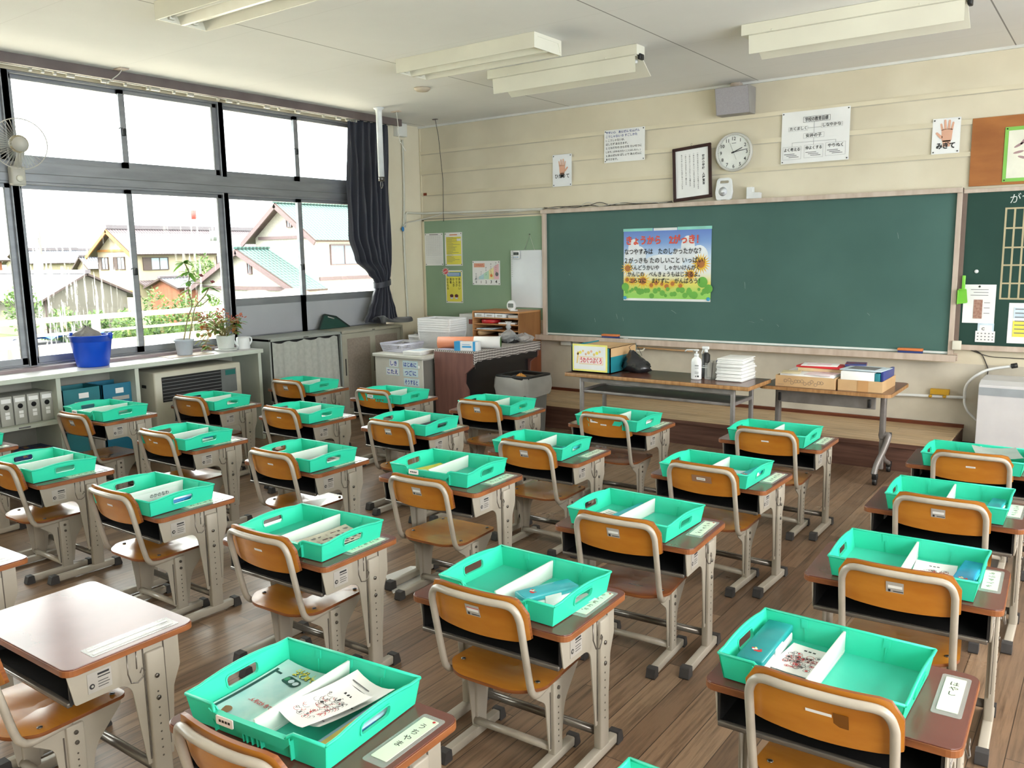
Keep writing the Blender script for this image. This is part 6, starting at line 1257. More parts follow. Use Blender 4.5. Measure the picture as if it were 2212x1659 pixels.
flat('print_pile', 'purple-edged prints at the front of the checked cloth', 'prints', 1.48, -1.36, 0.758, 0.14, 0.1, 0.006, 5, pm('lilac_paper', (196, 190, 214), 0.6))
def crumple(name, label, x, y, z, w, d, h, m, seed, parent=None):
    g = MB(); q = random.Random(seed); R = []
    for k in range(7):
        t = k/6; r = math.sin(PI*(0.12+0.86*t)) if t < 1 else 0.12; R.append([(w/2*r*(1+0.3*(q.random()-0.5))*math.cos(a), d/2*r*(1+0.3*(q.random()-0.5))*math.sin(a), h*t*(1+0.15*(q.random()-0.5))) for a in [2*PI*i/16 for i in range(16)]])
    g.grid(R, m, False, wrap=True); return g.build(name, loc=(x, y, z), label=label, cat='bag') if parent is None else g.build(name, parent)
m_clr = pm('crinkled_clear_film', (214, 216, 218), 0.1, spec=1.0, alpha=0.45, bump=0.6, bs=30)
crumple('clear_bag', 'clear plastic bag tied at the top on the back of the organ', 1.66, -0.62, 0.759, 0.2, 0.2, 0.13, m_clr, 3); flat('black_carton', 'small black box inside the clear tied bag area', 'box', 1.66, -0.6, 0.759, 0.16, 0.12, 0.07, 10, m_black)
MB().lathe([(0.012, 0), (0.03, 0.03), (0.02, 0.05), (0.035, 0.085)], m_clr, n=12).build('bag_knot', loc=(1.66, -0.62, 0.885), parent=None, label='twisted knot of clear film above the tied bag', cat='bag')
crumple('clear_bag', 'crumpled clear bag at the right end of the organ', 1.76, -0.5, 0.759, 0.22, 0.24, 0.09, m_clr, 8)
# waste bin with liner
bn = thing('waste_bin', 'grey waste bin with black rim and white liner before the organ', 'bin', (2.19, -1.13, 0), rad(-4))
m_bin = pm('grey_bin_plastic', (120, 120, 116), 0.5)
rr0 = rrect(-0.15, 0.15, -0.15, 0.15, 0.04, 4); rr1 = rrect(-0.175, 0.175, -0.175, 0.175, 0.045, 4); rr2 = rrect(-0.15, 0.15, -0.15, 0.15, 0.03, 4)
MB().grid([[(v[0], v[1], 0) for v in rr0], [(v[0], v[1], 0.5) for v in rr1]], m_bin, wrap=True).poly([(v[0], v[1], 0.002) for v in rr0], m_bin).grid([[(v[0]*0.98, v[1]*0.98, 0.5) for v in rr1], [(v[0]*0.98, v[1]*0.98, 0.03) for v in rr0]], m_bin, wrap=True).build('bin_body', bn)
MB().plate(rrect(-0.19, 0.19, -0.19, 0.19, 0.05, 4), [rr2], 0.03, m_black, Matrix.Translation((0, 0, 0.53)), 0.004).build('rim', bn)
q = random.Random(1); sk_ = rrect(-0.193, 0.193, -0.193, 0.193, 0.05, 6)
MB().grid([[(v[0]*k*(1+0.03*math.sin(i*1.7+j)), v[1]*k*(1+0.03*math.cos(i*1.3+j)), z_+0.02*math.sin(i*0.9)*(j == 0)) for i, v in enumerate(sk_)] for j, (k, z_) in enumerate(((1.0, 0.36), (1.05, 0.43), (1.04, 0.5), (1.01, 0.53)))], pm('liner_film', (222, 222, 218), 0.35, alpha=0.75, trans=0.3), wrap=True).build('liner', bn)
crumple('crumpled_paper', 'orange crumpled paper in the waste bin', 2.14, -1.1, 0.44, 0.16, 0.14, 0.1, pm('orange_paper', (226, 160, 76), 0.6), 5)
MB().poly([(0, 0, 0), (0.2, -0.15, 0.001), (0.22, 0.06, 0.006), (0.14, 0.1, 0.002), (0.02, 0.17, 0.001)], m_paper).poly([(0.02, 0.17, 0.001), (0.14, 0.1, 0.002), (0.22, 0.06, 0.006), (0.17, 0.17, 0.03)], m_paper).build('folded_paper', loc=(3.62, -4.42, 0.002), label='folded white paper lying on the floor under a chair foot', cat='paper')
# ================================================================ under the windows
m_shelf = pm('pale_green_shelf_paint', (196, 202, 190), 0.5, c2=(182, 188, 176), ns=4)
m_shelft = pm('white_worn_shelf_top', (222, 222, 222), 0.4, c2=(206, 206, 206), ns=5, detail=8)
sh = thing('window_shelf', 'long low pale green shelf under the windows', 'shelf', (0, 0, 0))
MB().box(-0.065, 0.335, -7.6, -2.575, 0.797, 0.824, m_shelft).box(0.332, 0.338, -7.6, -2.575, 0.79, 0.8245, m_shelf).build('shelf_top', sh, bevel=0.003)
for y in (-2.615, -3.79, -4.40, -5.3, -6.2, -7.1): MB().box(-0.06, 0.33, y-0.016, y+0.016, 0, 0.797, m_shelf).build('upright', sh)
MB().box(-0.06, 0.325, -7.1, -4.416, 0.456, 0.482, m_shelf).box(-0.06, 0.325, -7.1, -4.4, 0.05, 0.07, m_shelf).box(-0.06, 0.325, -4.384, -3.806, 0.05, 0.07, m_shelf).build('inner_board', sh)
MB().box(-0.064, -0.055, -7.6, -2.6, 0.05, 0.797, pm('shelf_back', (150, 148, 138), 0.7)).build('back_panel', sh)
MB().rbox(0.325, 0.33, -4.7, -4.62, 0.464, 0.474, m_gry, 0.001).build('board_label', sh)
m_fb = pm('grey_file_box', (172, 172, 164), 0.5, c2=(160, 160, 152))
for i in range(5):
    f = thing('file_box', 'grey file box, %s of the row on the shelf by the windows' % ('rightmost', 'second from right', 'middle', 'fourth from right', 'leftmost')[i], 'file box', (0.02, -4.50-i*0.093, 0.4825), group='grey file boxes under the windows')
    MB().rbox(0, 0.235, 0, 0.085, 0, 0.212, m_fb, 0.004).build('box_body', f); MB().box(0.2352, 0.2356, 0.01, 0.075, 0.165, 0.195, m_paper).box(0.2352, 0.2356, 0.03, 0.06, 0.05, 0.075, m_paper).box(0.2352, 0.2356, 0.03, 0.06, 0.08, 0.1, m_paper).build('paper_label', f)
    MB().cyl((0.235, 0.042, 0.135), (0.2365, 0.042, 0.135), 0.018, m_dark, 14).build('finger_hole', f)
for (y, cc, lb) in ((-4.345, (30, 120, 130), 'left teal carton with white label under the windows'), (-4.04, (26, 116, 146), 'right bluish carton with white label under the windows')):
    c_ = thing('open_carton', lb, 'box', (0.0, y, 0.071)); mm = pm('carton_%d' % cc[2], cc, 0.5)
    g = MB(); w_ = 0.29 if y < -4.1 else 0.25
    for (a, b2, c2, d2) in ((0.25, 0.256, 0, w_), (0, 0.006, 0, w_), (0, 0.256, 0, 0.006), (0, 0.256, w_-0.006, w_)): g.box(a, b2, c2, d2, 0, 0.612, mm)
    g.box(0, 0.256, 0, w_, 0, 0.005, mm).box(0.005, 0.25, 0.006, w_-0.006, 0.5, 0.505, m_dark).build('carton', c_)
    MB().box(0.2562, 0.2567, w_*0.42, w_*0.68, 0.535, 0.575, m_paper).box(0.2562, 0.2567, w_*0.3, w_*0.85, 0.48, 0.51, m_sticker).build('paper_label', c_)
for i, (y, z0, hh, cc, lb) in enumerate(((-4.72, 0.071, 0.2, (40, 70, 130), 'patterned blue carton on the bottom of the shelf'), (-5.1, 0.071, 0.22, (70, 76, 90), 'dark carton on the bottom of the shelf, left'))):
    flat('carton', lb, 'box', 0.13, y+0.15, z0, 0.25, 0.3, hh, 0, pm('patterned_carton_%d' % i, cc, 0.5, c2=(200, 150, 80), ns=14, lo=0.38, hi=0.46))
# heater
m_heat = pm('heater_enamel', (190, 186, 170), 0.45, c2=(182, 178, 162)); ht = thing('fan_heater', 'beige fan heater with black louvres under the window shelf', 'heater', (0, 0, 0))
MB().rbox(-0.03, 0.33, -3.65, -2.82, 0.02, 0.735, m_heat, 0.015).build('casing', ht)
MB().box(0.328, 0.333, -3.585, -3.03, 0.485, 0.69, m_black).build('grille_recess', ht)
g = MB()
for i in range(7): g.box(0.33, 0.337, -3.583, -3.032, 0.5+i*0.028, 0.504+i*0.028, m_gry)
g.build('louvres', ht); MB().box(0.328, 0.334, -3.028, -2.875, 0.485, 0.69, pm('heater_control_grey', (104, 108, 106), 0.5)).box(0.333, 0.336, -2.985, -2.885, 0.635, 0.68, pm('heater_window', (46, 106, 100), 0.25)).build('control_panel', ht)
MB().rbox(0.15, 0.21, -3.656, -3.645, 0.6, 0.625, m_dark, 0.003).build('grip_slot', ht)
# bucket, plants, watering can
m_bkt = pm('blue_bucket_plastic', (18, 84, 214), 0.3, c2=(14, 74, 200), trans=0.15)
bk_ = thing('blue_bucket', 'bright blue plastic bucket on the shelf by the window', 'bucket', (0.12, -4.02, 0.825))
MB().lathe([(0.0001, 0.004), (0.11, 0.0), (0.115, 0.006), (0.146, 0.19), (0.147, 0.2), (0.15, 0.2), (0.156, 0.235), (0.162, 0.238), (0.162, 0.244), (0.15, 0.244), (0.142, 0.2), (0.112, 0.012), (0.0001, 0.01)], m_bkt, n=40).build('bucket_body', bk_)
for a in (0.6, 0.6+PI): MB().rbox(0.155*math.cos(a)-0.012, 0.155*math.cos(a)+0.012, 0.155*math.sin(a)-0.012, 0.155*math.sin(a)+0.012, 0.215, 0.262, m_bkt, 0.004).build('handle_lug', bk_)
crumple('cleaning_cloth', 'grey cloth bundle poking out of the blue bucket', 0.12, -4.05, 0.985, 0.22, 0.2, 0.15, pm('grey_cloth', (150, 146, 142), 0.9, c2=(128, 124, 120), ns=12), 12)
m_pot = pm('pale_blue_pot', (186, 194, 204), 0.45); m_potw = pm('white_pot', (214, 218, 214), 0.4); m_soil = pm('dark_soil', (58, 46, 38), 0.95)
m_lf = pm('bright_leaf', (126, 176, 72), 0.5, c2=(84, 136, 52), ns=8, trans=0.35); m_lfr = pm('rusty_leaf', (186, 122, 70), 0.5, c2=(132, 134, 70), ns=7, lo=0.42, hi=0.58, trans=0.3); m_stem = pm('green_brown_stem', (132, 122, 76), 0.6); m_flr = pm('coral_flower', (206, 116, 84), 0.6, c2=(170, 84, 66), ns=20, trans=0.2)
flat('newspaper', 'folded paper mat under the pale blue pot', 'paper mat', 0.12, -3.22, 0.8245, 0.26, 0.4, 0.004, -6, m_frame)
def leaf(g, p, d, L, w, m, up=(0, 0, 1), droop=0.2):
    d = Vector(d).normalized(); s = d.cross(Vector(up)); s = s.normalized() if s.length > 1e-3 else Vector((1, 0, 0)); u = s.cross(d); p = Vector(p); R = []
    for i in range(6):
        t = i/5; ww = w*math.sin(PI*min(1, 0.08+0.92*t))**0.8*(1-0.25*t); c = p+d*L*t-Vector((0, 0, 1))*droop*L*t*t
        R.append([c-s*ww, c-u*ww*0.25, c+s*ww])
    g.grid([[R[i][k] for i in range(6)] for k in range(3)], m)
p1 = thing('potted_plant', 'tall bare-stemmed plant in a pale blue pot on the window shelf', 'plant', (0.14, -3.235, 0.8295))
MB().lathe([(0.0001, 0), (0.058, 0), (0.062, 0.004), (0.074, 0.115), (0.082, 0.118), (0.084, 0.135), (0.076, 0.135), (0.07, 0.115), (0.0001, 0.11)], m_pot, n=32).build('flower_pot', p1); MB().lathe([(0.0001, 0.119), (0.072, 0.115)], m_soil, n=24).build('soil', p1)
s1 = spl([(-0.01, 0.0, 0.1), (0.0, 0.05, 0.3), (0.02, 0.09, 0.42), (0.01, 0.07, 0.55), (0.0, 0.1, 0.68), (0.0, 0.06, 0.78)], 5); s2 = spl([(0.02, 0.03, 0.1), (0.02, 0.08, 0.28), (0.02, 0.12, 0.40), (0.03, 0.2, 0.48), (0.03, 0.26, 0.56)], 5); s3 = spl([(0.02, 0.09, 0.4), (0.02, 0.19, 0.42), (0.03, 0.26, 0.47)], 5)
MB().tube(s1, 0.0055, m_stem, 6).tube(s2, 0.005, m_stem, 6).tube(s3, 0.004, m_stem, 6).build('stem', p1)
g = MB(); q = random.Random(31)
for (c0, n_, L) in (((0, 0.06, 0.78), 12, 0.12), ((0, 0.09, 0.70), 9, 0.12), ((0.0, 0.09, 0.62), 7, 0.1), ((0.01, 0.07, 0.55), 4, 0.07), ((0.03, 0.26, 0.56), 11, 0.11), ((0.03, 0.24, 0.5), 6, 0.09), ((0.03, 0.26, 0.47), 6, 0.08)):
    for i in range(n_): a = 2*PI*q.random(); leaf(g, c0, (math.cos(a), math.sin(a), 0.5-q.random()*0.9), L*(0.7+0.5*q.random()), L*0.2, m_lf, droop=0.3)
g.build('leaves', p1); g = MB()
for c0 in ((0.03, 0.19, 0.66), (0.03, 0.3, 0.60)):
    for i in range(14): a = q.random()*2*PI; g.ell((c0[0]+0.016*math.cos(a)*q.random(), c0[1]+0.016*math.sin(a)*q.random(), c0[2]+0.02*q.random()), 0.007, 0.007, 0.006, pm('wine_flower', (140, 60, 70), 0.6), 7, 5)
    g.tube([(0.01, 0.1, 0.6), c0], 0.002, m_stem, 5)
g.build('flower_head', p1)
p2 = thing('potted_plant', 'bushy rust-coloured plant in a white pot with saucer', 'plant', (0.13, -2.815, 0.8245))
MB().lathe([(0.0001, 0), (0.09, 0), (0.1, 0.012), (0.1, 0.016), (0.085, 0.014)], m_potw, n=32).build('saucer', p2); MB().lathe([(0.0001, 0.014), (0.064, 0.014), (0.07, 0.03), (0.082, 0.13), (0.086, 0.135), (0.08, 0.135), (0.074, 0.12), (0.0001, 0.115)], m_potw, n=32).build('flower_pot', p2); MB().lathe([(0.0001, 0.124), (0.076, 0.12)], m_soil, n=24).build('soil', p2)
g = MB(); gs = MB(); gf = MB()
for i in range(30):
    a = 2*PI*i/30+q.random(); R_ = 0.05+0.13*q.random(); hz = 0.2+0.13*q.random(); y_off = -0.05 if q.random() < 0.35 else 0
    if q.random() < 0.3: R_ = 0.16+0.06*q.random(); a = -PI/2+q.uniform(-0.6, 0.6); hz = q.uniform(0.02, 0.3)
    tip = Vector((R_*math.cos(a)*0.8, R_*math.sin(a)*1.15+y_off, hz)); gs.tube(spl([(0.02*math.cos(a), 0.02*math.sin(a), 0.12), (tip.x*0.5, tip.y*0.5, max(0.2, hz*0.85)), tip], 4), 0.003, m_stem, 5)
    for k in range(5): b_ = q.random()*2*PI; leaf(g, tip*(0.75+0.25*q.random()), (math.cos(b_), math.sin(b_), q.uniform(-0.4, 0.5)), 0.055+0.03*q.random(), 0.019, m_lfr if q.random() < 0.7 else m_lf, droop=0.35)
    if hz > 0.22:
        for k in range(9): gf.ell((tip.x+q.uniform(-0.03, 0.03), tip.y+q.uniform(-0.03, 0.03), tip.z+q.uniform(0, 0.04)), 0.006, 0.006, 0.0055, m_flr, 6, 4)
gs.build('stems', p2); g.build('leaves', p2); gf.build('flowers', p2)
wc = thing('watering_can', 'small white watering can beside the rust-coloured plant', 'watering can', (0.16, -2.655, 0.8245))
MB().lathe([(0.0001, 0), (0.056, 0), (0.06, 0.004), (0.058, 0.1), (0.05, 0.108), (0.04, 0.108), (0.036, 0.1)], m_wht, n=28).build('body', wc)
MB().tube([(0.0, -0.05, 0.025), (0.0, -0.085, 0.065), (0.0, -0.105, 0.105)], [0.013, 0.01, 0.008], m_wht, 10).build('spout', wc); MB().tube(spl([(0, 0.05, 0.1), (0, 0.085, 0.095), (0, 0.09, 0.06), (0, 0.06, 0.025)], 5), 0.0075, m_wht, 8).build('handle', wc)
# ---- lockers
m_lock = pm('grey_green_locker', (150, 154, 148), 0.45, c2=(140, 144, 138)); m_lockf = pm('olive_beige_locker', (160, 156, 140), 0.5, c2=(150, 146, 130)); m_hess = pm('brown_grey_panel', (140, 128, 116), 0.8, c2=(130, 118, 106), ns=50)
lk = thing('steel_locker', 'grey steel locker whose front hangs with a pale cloth', 'locker', (-0.06, -2.50, 0))
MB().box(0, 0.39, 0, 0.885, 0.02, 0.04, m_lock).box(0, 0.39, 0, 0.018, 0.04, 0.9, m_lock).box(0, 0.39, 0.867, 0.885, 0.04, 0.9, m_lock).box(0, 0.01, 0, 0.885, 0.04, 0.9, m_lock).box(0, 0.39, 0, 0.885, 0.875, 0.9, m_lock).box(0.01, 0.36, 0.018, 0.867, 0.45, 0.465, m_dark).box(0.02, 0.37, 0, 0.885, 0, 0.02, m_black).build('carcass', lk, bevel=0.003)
MB().rbox(0.388, 0.394, 0.4, 0.46, 0.882, 0.893, m_bolt, 0.002).build('lock_plate', lk)
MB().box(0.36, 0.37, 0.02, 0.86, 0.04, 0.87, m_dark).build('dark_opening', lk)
g = MB(); rows = []
for k in range(13):
    t = k/12; rows.append([(0.392+0.012*math.sin(i*0.75+0.4*t)*(0.3+0.7*t)+0.006*math.sin(i*1.9), 0.03+0.80*i/32+0.03*t*(i/32), 0.872-0.02*abs(math.sin(i*0.42))*(1-t)-0.80*t) for i in range(33)])
g.grid([list(reversed(r)) for r in rows], pm('pale_grey_cloth', (184, 186, 178), 0.9, c2=(174, 176, 168), ns=30, trans=0.15)).build('cloth_front', lk)
l2 = thing('sliding_cabinet', 'olive steel cabinet with two brown panelled sliding doors', 'cabinet', (-0.06, -1.613, 0))
MB().box(0, 0.36, 0, 0.88, 0.04, 0.875, m_lockf).box(0, 0.39, 0, 0.88, 0.875, 0.9, m_lockf).box(0, 0.39, 0, 0.88, 0.02, 0.045, m_lockf).box(0.36, 0.39, 0, 0.02, 0.045, 0.875, m_lockf).box(0.36, 0.39, 0.86, 0.88, 0.045, 0.875, m_lockf).box(0.02, 0.37, 0, 0.88, 0, 0.02, m_black).build('carcass', l2, bevel=0.003)
for (y0, y1, x) in ((0.022, 0.44, 0.378), (0.43, 0.858, 0.366)):
    d_ = MB().box(x-0.005, x+0.004, y0, y1, 0.05, 0.87, m_lockf).build('sliding_door', l2, bevel=0.002)
    MB().prism(rrect(y0+0.05, y1-0.05, 0.11, 0.82, 0.012), x+0.0042, x+0.006, m_hess, yz(0)).build('door_panel', d_); MB().rbox(x+0.003, x+0.007, y0+0.015, y0+0.027, 0.45, 0.62, m_dark, 0.001).build('finger_pull', d_)
MB().rbox(0.388, 0.393, 0.42, 0.46, 0.882, 0.892, m_bolt, 0.002).build('lock_plate', l2)
mt = thing('cutting_mat', 'dark green cutting board leaning behind the lockers', 'board', (-0.02, -1.4, 0.902), rot=(0, rad(-9), 0))
MB().plate(smooth_corner([(-0.21, 0.0), (0.24, 0.0), (0.06, 0.125), (-0.11, 0.162)], [0.005, 0.005, 0.01, 0.035]), [], 0.008, pm('board_black_edge', (24, 34, 32), 0.4), yz(0)).plate(smooth_corner([(-0.19, 0.002), (0.2, 0.002), (0.05, 0.108), (-0.1, 0.143)], [0.004, 0.004, 0.008, 0.03]), [], 0.009, pm('cutting_green', (26, 66, 56), 0.4), yz(0.0005)).build('board', mt)
MB().tube([(0.006, -0.06, 0.125), (0.006, 0.02, 0.1)], 0.006, m_sticker, 6).build('hand_hole', mt)
# ---- black-out curtain, tied back
m_cur = pm('navy_black_curtain', (42, 44, 56), 0.55, c2=(32, 34, 44), ns=3, stretch=(1, 1, 0.3), sheen=0.4)
cu_ = thing('blackout_curtain', 'dark navy curtain tied back at the corner window', 'curtain', (0, 0, 0))
def profile(z):       # left edge, right edge (y), depth
    K = [(3.04, -1.16, -0.56, 0.05), (2.7, -1.17, -0.575, 0.06), (2.2, -1.195, -0.59, 0.075), (1.85, -1.205, -0.6, 0.085), (1.6, -1.12, -0.6, 0.085), (1.45, -0.95, -0.61, 0.075), (1.37, -0.86, -0.645, 0.06), (1.3, -0.85, -0.65, 0.055), (1.2, -0.9, -0.62, 0.075), (1.05, -0.98, -0.58, 0.1), (0.935, -1.05, -0.56, 0.13)]
    for a, c_ in zip(K, K[1:]):
        if c_[0] <= z <= a[0]:
            t = (a[0]-z)/(a[0]-c_[0]); t = t*t*(3-2*t); return [a[i]+(c_[i]-a[i])*t for i in (1, 2, 3)]
    return K[-1][1:]
rows = []; NC = 64
for k in range(61):
    z = 3.04-(3.04-0.935)*k/60; a, c_, dd = profile(z); row = []
    for i in range(NC+1):
        u = i/NC; ph_ = u*2*PI*7+0.6*math.sin(z*2.1+u*5)+0.8*math.sin(u*9); row.append((0.06+dd*0.6*math.sin(ph_)*(0.5+0.5*math.sin(PI*u)**0.5)+0.02*math.sin(u*PI)+0.01*math.sin(z*7+u*20), a+(c_-a)*u, z+0.012*math.sin(u*14)*(k == 60)))
    rows.append(row)
MB().grid([list(reversed(r)) for r in rows], m_cur).build('curtain_cloth', cu_)
tie = []
for i in range(24): t = 2*PI*i/24; tie.append((0.065+0.075*math.cos(t), -0.75+0.115*math.sin(t), 1.34+0.02*math.sin(t)))
MB().grid([[(v[0], v[1], v[2]-0.03) for v in tie], [(v[0]*1.02, v[1], v[2]) for v in tie], [(v[0], v[1], v[2]+0.03) for v in tie]], m_cur, wrap=True).build('tie_band', cu_)
rows = []
for k in range(7):
    t = k/6; rows.append([(0.13+0.10*t+0.05*math.sin(u*7+t*2), -1.0+0.52*u, 0.915+0.07*math.sin(PI*min(1, t*0.9))*(0.5+0.5*math.sin(u*5+1))+0.05*(1-t)) for u in [i/22 for i in range(23)]])
MB().grid(rows, m_cur).build('gathered_hem', cu_)
# ---- wall fan on the window post
m_fan = pm('dusty_fan_plastic', (188, 184, 174), 0.5, c2=(176, 172, 162)); fn = thing('wall_fan', 'wall fan with round wire guard on the window post', 'fan', (0, 0, 0))
MB().rbox(-0.075, 0.0, -4.42, -4.32, 2.19, 2.33, m_fan, 0.015).lathe([(0.0001, 0.012), (0.022, 0.012), (0.025, 0)], m_offw, M=frame_m((0.0, -4.37, 2.24), (0, 1, 0), (0, 0, 1)), n=20).build('control_box', fn)
MB().tube(spl([(-0.03, -4.37, 2.32), (0.02, -4.37, 2.37), (0.08, -4.38, 2.42), (0.1, -4.39, 2.47)], 5), 0.024, m_fan, 10).build('arm', fn)
ax = Vector((0.92, -0.36, -0.12)).normalized(); fc = Vector((0.2, -4.44, 2.46)); rt_ = ax.cross(Vector((0, 0, 1))).normalized(); up_ = rt_.cross(ax)
FM = Matrix(((rt_.x, up_.x, ax.x, fc.x), (rt_.y, up_.y, ax.y, fc.y), (rt_.z, up_.z, ax.z, fc.z), (0, 0, 0, 1)))
MB().lathe([(0.0001, -0.17), (0.03, -0.168), (0.055, -0.15), (0.062, -0.1), (0.062, -0.04), (0.05, -0.03), (0.0001, -0.03)], pm('fan_motor_beige', (176, 160, 120), 0.5, c2=(164, 148, 110)), M=FM, n=24).build('motor_housing', fn)
g = MB()
for i in range(44):
    a = 2*PI*i/44; c_, s_ = math.cos(a), math.sin(a); g.tube([FM @ Vector((0.05*c_, 0.05*s_, 0.075)), FM @ Vector((0.13*c_, 0.13*s_, 0.07)), FM @ Vector((0.172*c_, 0.172*s_, 0.02)), FM @ Vector((0.13*c_, 0.13*s_, -0.04)), FM @ Vector((0.05*c_, 0.05*s_, -0.045))], 0.0011, m_fan, 4)
g.tube([FM @ Vector((0.173*math.cos(2*PI*i/40), 0.173*math.sin(2*PI*i/40), 0.02)) for i in range(40)], 0.004, m_fan, 6, closed=True)
g.lathe([(0.0001, 0.078), (0.05, 0.078), (0.05, 0.07)], m_fan, M=FM, n=24).build('wire_guard', fn)
g = MB()
for i in range(3):
    rows = []
    for k in range(6):
        t = k/5; r = 0.03+0.12*t; a0 = 2*PI*i/3+0.15*t; w_ = 0.5+0.35*math.sin(PI*t)
        rows.append([FM @ Vector((r*math.cos(a0+w_*(j/5-0.5)), r*math.sin(a0+w_*(j/5-0.5)), 0.01+0.03*(j/5-0.5))) for j in range(6)])
    g.grid(rows, pm('clear_fan_blade', (196, 204, 206), 0.2, alpha=0.35))
g.build('blades', fn); MB().lathe([(0.0001, 0.045), (0.03, 0.04), (0.035, -0.01), (0.0001, -0.03)], m_fan, M=FM, n=20).build('hub', fn)
MB().tube(spl([(0.329, -3.704, 3.069), (0.32, -3.72, 3.03), (0.25, -3.8, 2.95)], 4), 0.004, m_wire, 6).rbox(0.28, 0.38, -3.74, -3.67, 3.06, 3.069, m_frame, 0.002).build('dangling_cord', label='white cord dangling from a ceiling plate above the left window', cat='cord')
# ================================================================ outside: balcony, garden, houses
GZ = -3.7
m_grass = pm('meadow_grass', (92, 104, 66), 0.9, c2=(70, 82, 46), ns=0.4, detail=8); m_asph = pm('grey_asphalt', (92, 90, 90), 0.9, c2=(80, 78, 78), ns=0.5, detail=8)
m_rail = pm('rusty_white_rail', (214, 208, 198), 0.6, c2=(176, 120, 76), ns=4, detail=8, lo=0.25, hi=0.4)
m_para = pm('stained_parapet', (206, 196, 176), 0.9, c2=(176, 130, 86), ns=2.4, stretch=(1, 3.0, 0.35), detail=5, lo=0.27, hi=0.38)
MB().box(-400, -40, -120, 320, GZ-0.3, GZ, m_grass).build('garden_ground', label='green ground beyond the school balcony', cat='ground', kind='structure')
MB().box(-58, -44, 5, 40, GZ, GZ+0.02, m_asph).build('asphalt_yard', kind='structure', label='grey asphalt yard in front of the sheds', cat='yard')
MB().box(-40, -0.9, -120, 120, GZ-0.3, GZ, pm('pale_bounce_ground', (232, 222, 200), 0.95, c2=(222, 210, 188), ns=0.3)).build('bounce_ground', kind='structure', label='unseen pale ground added below the balcony to bounce light inside', cat='yard')
struct(MB().box(-1.7, -0.28, -12, 12, -0.3, -0.05, m_conc).box(-0.9, -0.28, -12, 12, GZ, -0.3, m_conc), 'balcony_slab')
bp_ = thing('balcony_railing', 'white rusty balcony railing on a stained parapet outside the windows', 'railing', (-1.5, 0, 0))
MB().box(-0.1, 0.02, -12, 12, -0.05, 0.86, m_para).build('parapet', bp_)
MB().rbox(-0.06, -0.01, -12, 12, 1.07, 1.12, m_rail, 0.01).build('top_rail', bp_); MB().rbox(-0.05, -0.02, -12, 12, 0.945, 0.97, m_rail, 0.006).build('lower_rail', bp_)
for i in range(14): MB().rbox(-0.07, 0.0, -9.3+i*1.55-0.03, -9.3+i*1.55+0.03, 0.86, 1.08, m_rail, 0.006).build('post', bp_)
# tiled roof: rows and columns of tiles along the local slope
def tile_mat(name, c, c2, c3, along='y', pit=0.3, row=0.28):
    m, n, l, b, o = nodes_of(name); s = n.new('ShaderNodeSeparateXYZ'); l.new(objco(n), s.inputs[0])
    u = s.outputs['Y' if along == 'y' else 'X']
    a = mth(n, l, 'SINE', mth(n, l, 'MULTIPLY', u, 2*PI/pit)); r = mth(n, l, 'FRACT', mth(n, l, 'DIVIDE', s.outputs['Z'], row))
    h = mth(n, l, 'ADD', mth(n, l, 'MULTIPLY', a, 0.5), r); k = noise(n, l, objco(n), 0.6, 5)
    base = ramp(n, l, mth(n, l, 'MULTIPLY', h, 0.66), [(0.0, c3), (0.35, c2), (0.9, c)]); base = mixc(n, l, mth(n, l, 'MULTIPLY', k, 0.5), base, c2)
    l.new(base, b.inputs['Base Color']); b.inputs['Roughness'].default_value = 0.45; addbump(n, l, b, h, 0.8, 0.08); return m
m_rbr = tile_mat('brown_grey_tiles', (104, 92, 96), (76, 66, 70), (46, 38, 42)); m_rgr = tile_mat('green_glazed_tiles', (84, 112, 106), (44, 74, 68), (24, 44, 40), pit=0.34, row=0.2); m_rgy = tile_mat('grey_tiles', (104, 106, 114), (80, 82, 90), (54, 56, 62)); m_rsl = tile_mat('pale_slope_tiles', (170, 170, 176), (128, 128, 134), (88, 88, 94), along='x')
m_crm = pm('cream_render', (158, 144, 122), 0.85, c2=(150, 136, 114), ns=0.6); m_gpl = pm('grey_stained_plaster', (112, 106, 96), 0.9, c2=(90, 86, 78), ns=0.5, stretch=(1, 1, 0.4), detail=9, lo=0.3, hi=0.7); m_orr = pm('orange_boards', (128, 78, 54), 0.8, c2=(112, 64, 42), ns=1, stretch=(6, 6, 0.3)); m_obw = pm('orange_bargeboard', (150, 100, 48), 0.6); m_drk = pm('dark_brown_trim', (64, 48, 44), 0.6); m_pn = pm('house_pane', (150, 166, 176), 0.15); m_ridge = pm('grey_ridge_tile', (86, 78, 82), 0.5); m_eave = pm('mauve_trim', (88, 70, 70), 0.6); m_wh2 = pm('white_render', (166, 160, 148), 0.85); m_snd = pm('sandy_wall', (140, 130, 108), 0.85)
def slab(g, a, b, c, d, t, m, m2=None):
    """thick roof plane a-b (ridge) c-d (eave, under b and a)"""
    P = [Vector(v) for v in (a, b, c, d)]; n_ = (P[1]-P[0]).cross(P[3]-P[0]).normalized()
    if n_.z < 0: n_ = -n_
    Q = [p-n_*t for p in P]; g.add(P, [(0, 1, 2, 3)] if (P[1]-P[0]).cross(P[2]-P[1]).z > 0 else [(3, 2, 1, 0)], m); g.add(P+Q, [(0, 1, 5, 4), (1, 2, 6, 5), (2, 3, 7, 6), (3, 0, 4, 7), (4, 5, 6, 7)], m2 or m)
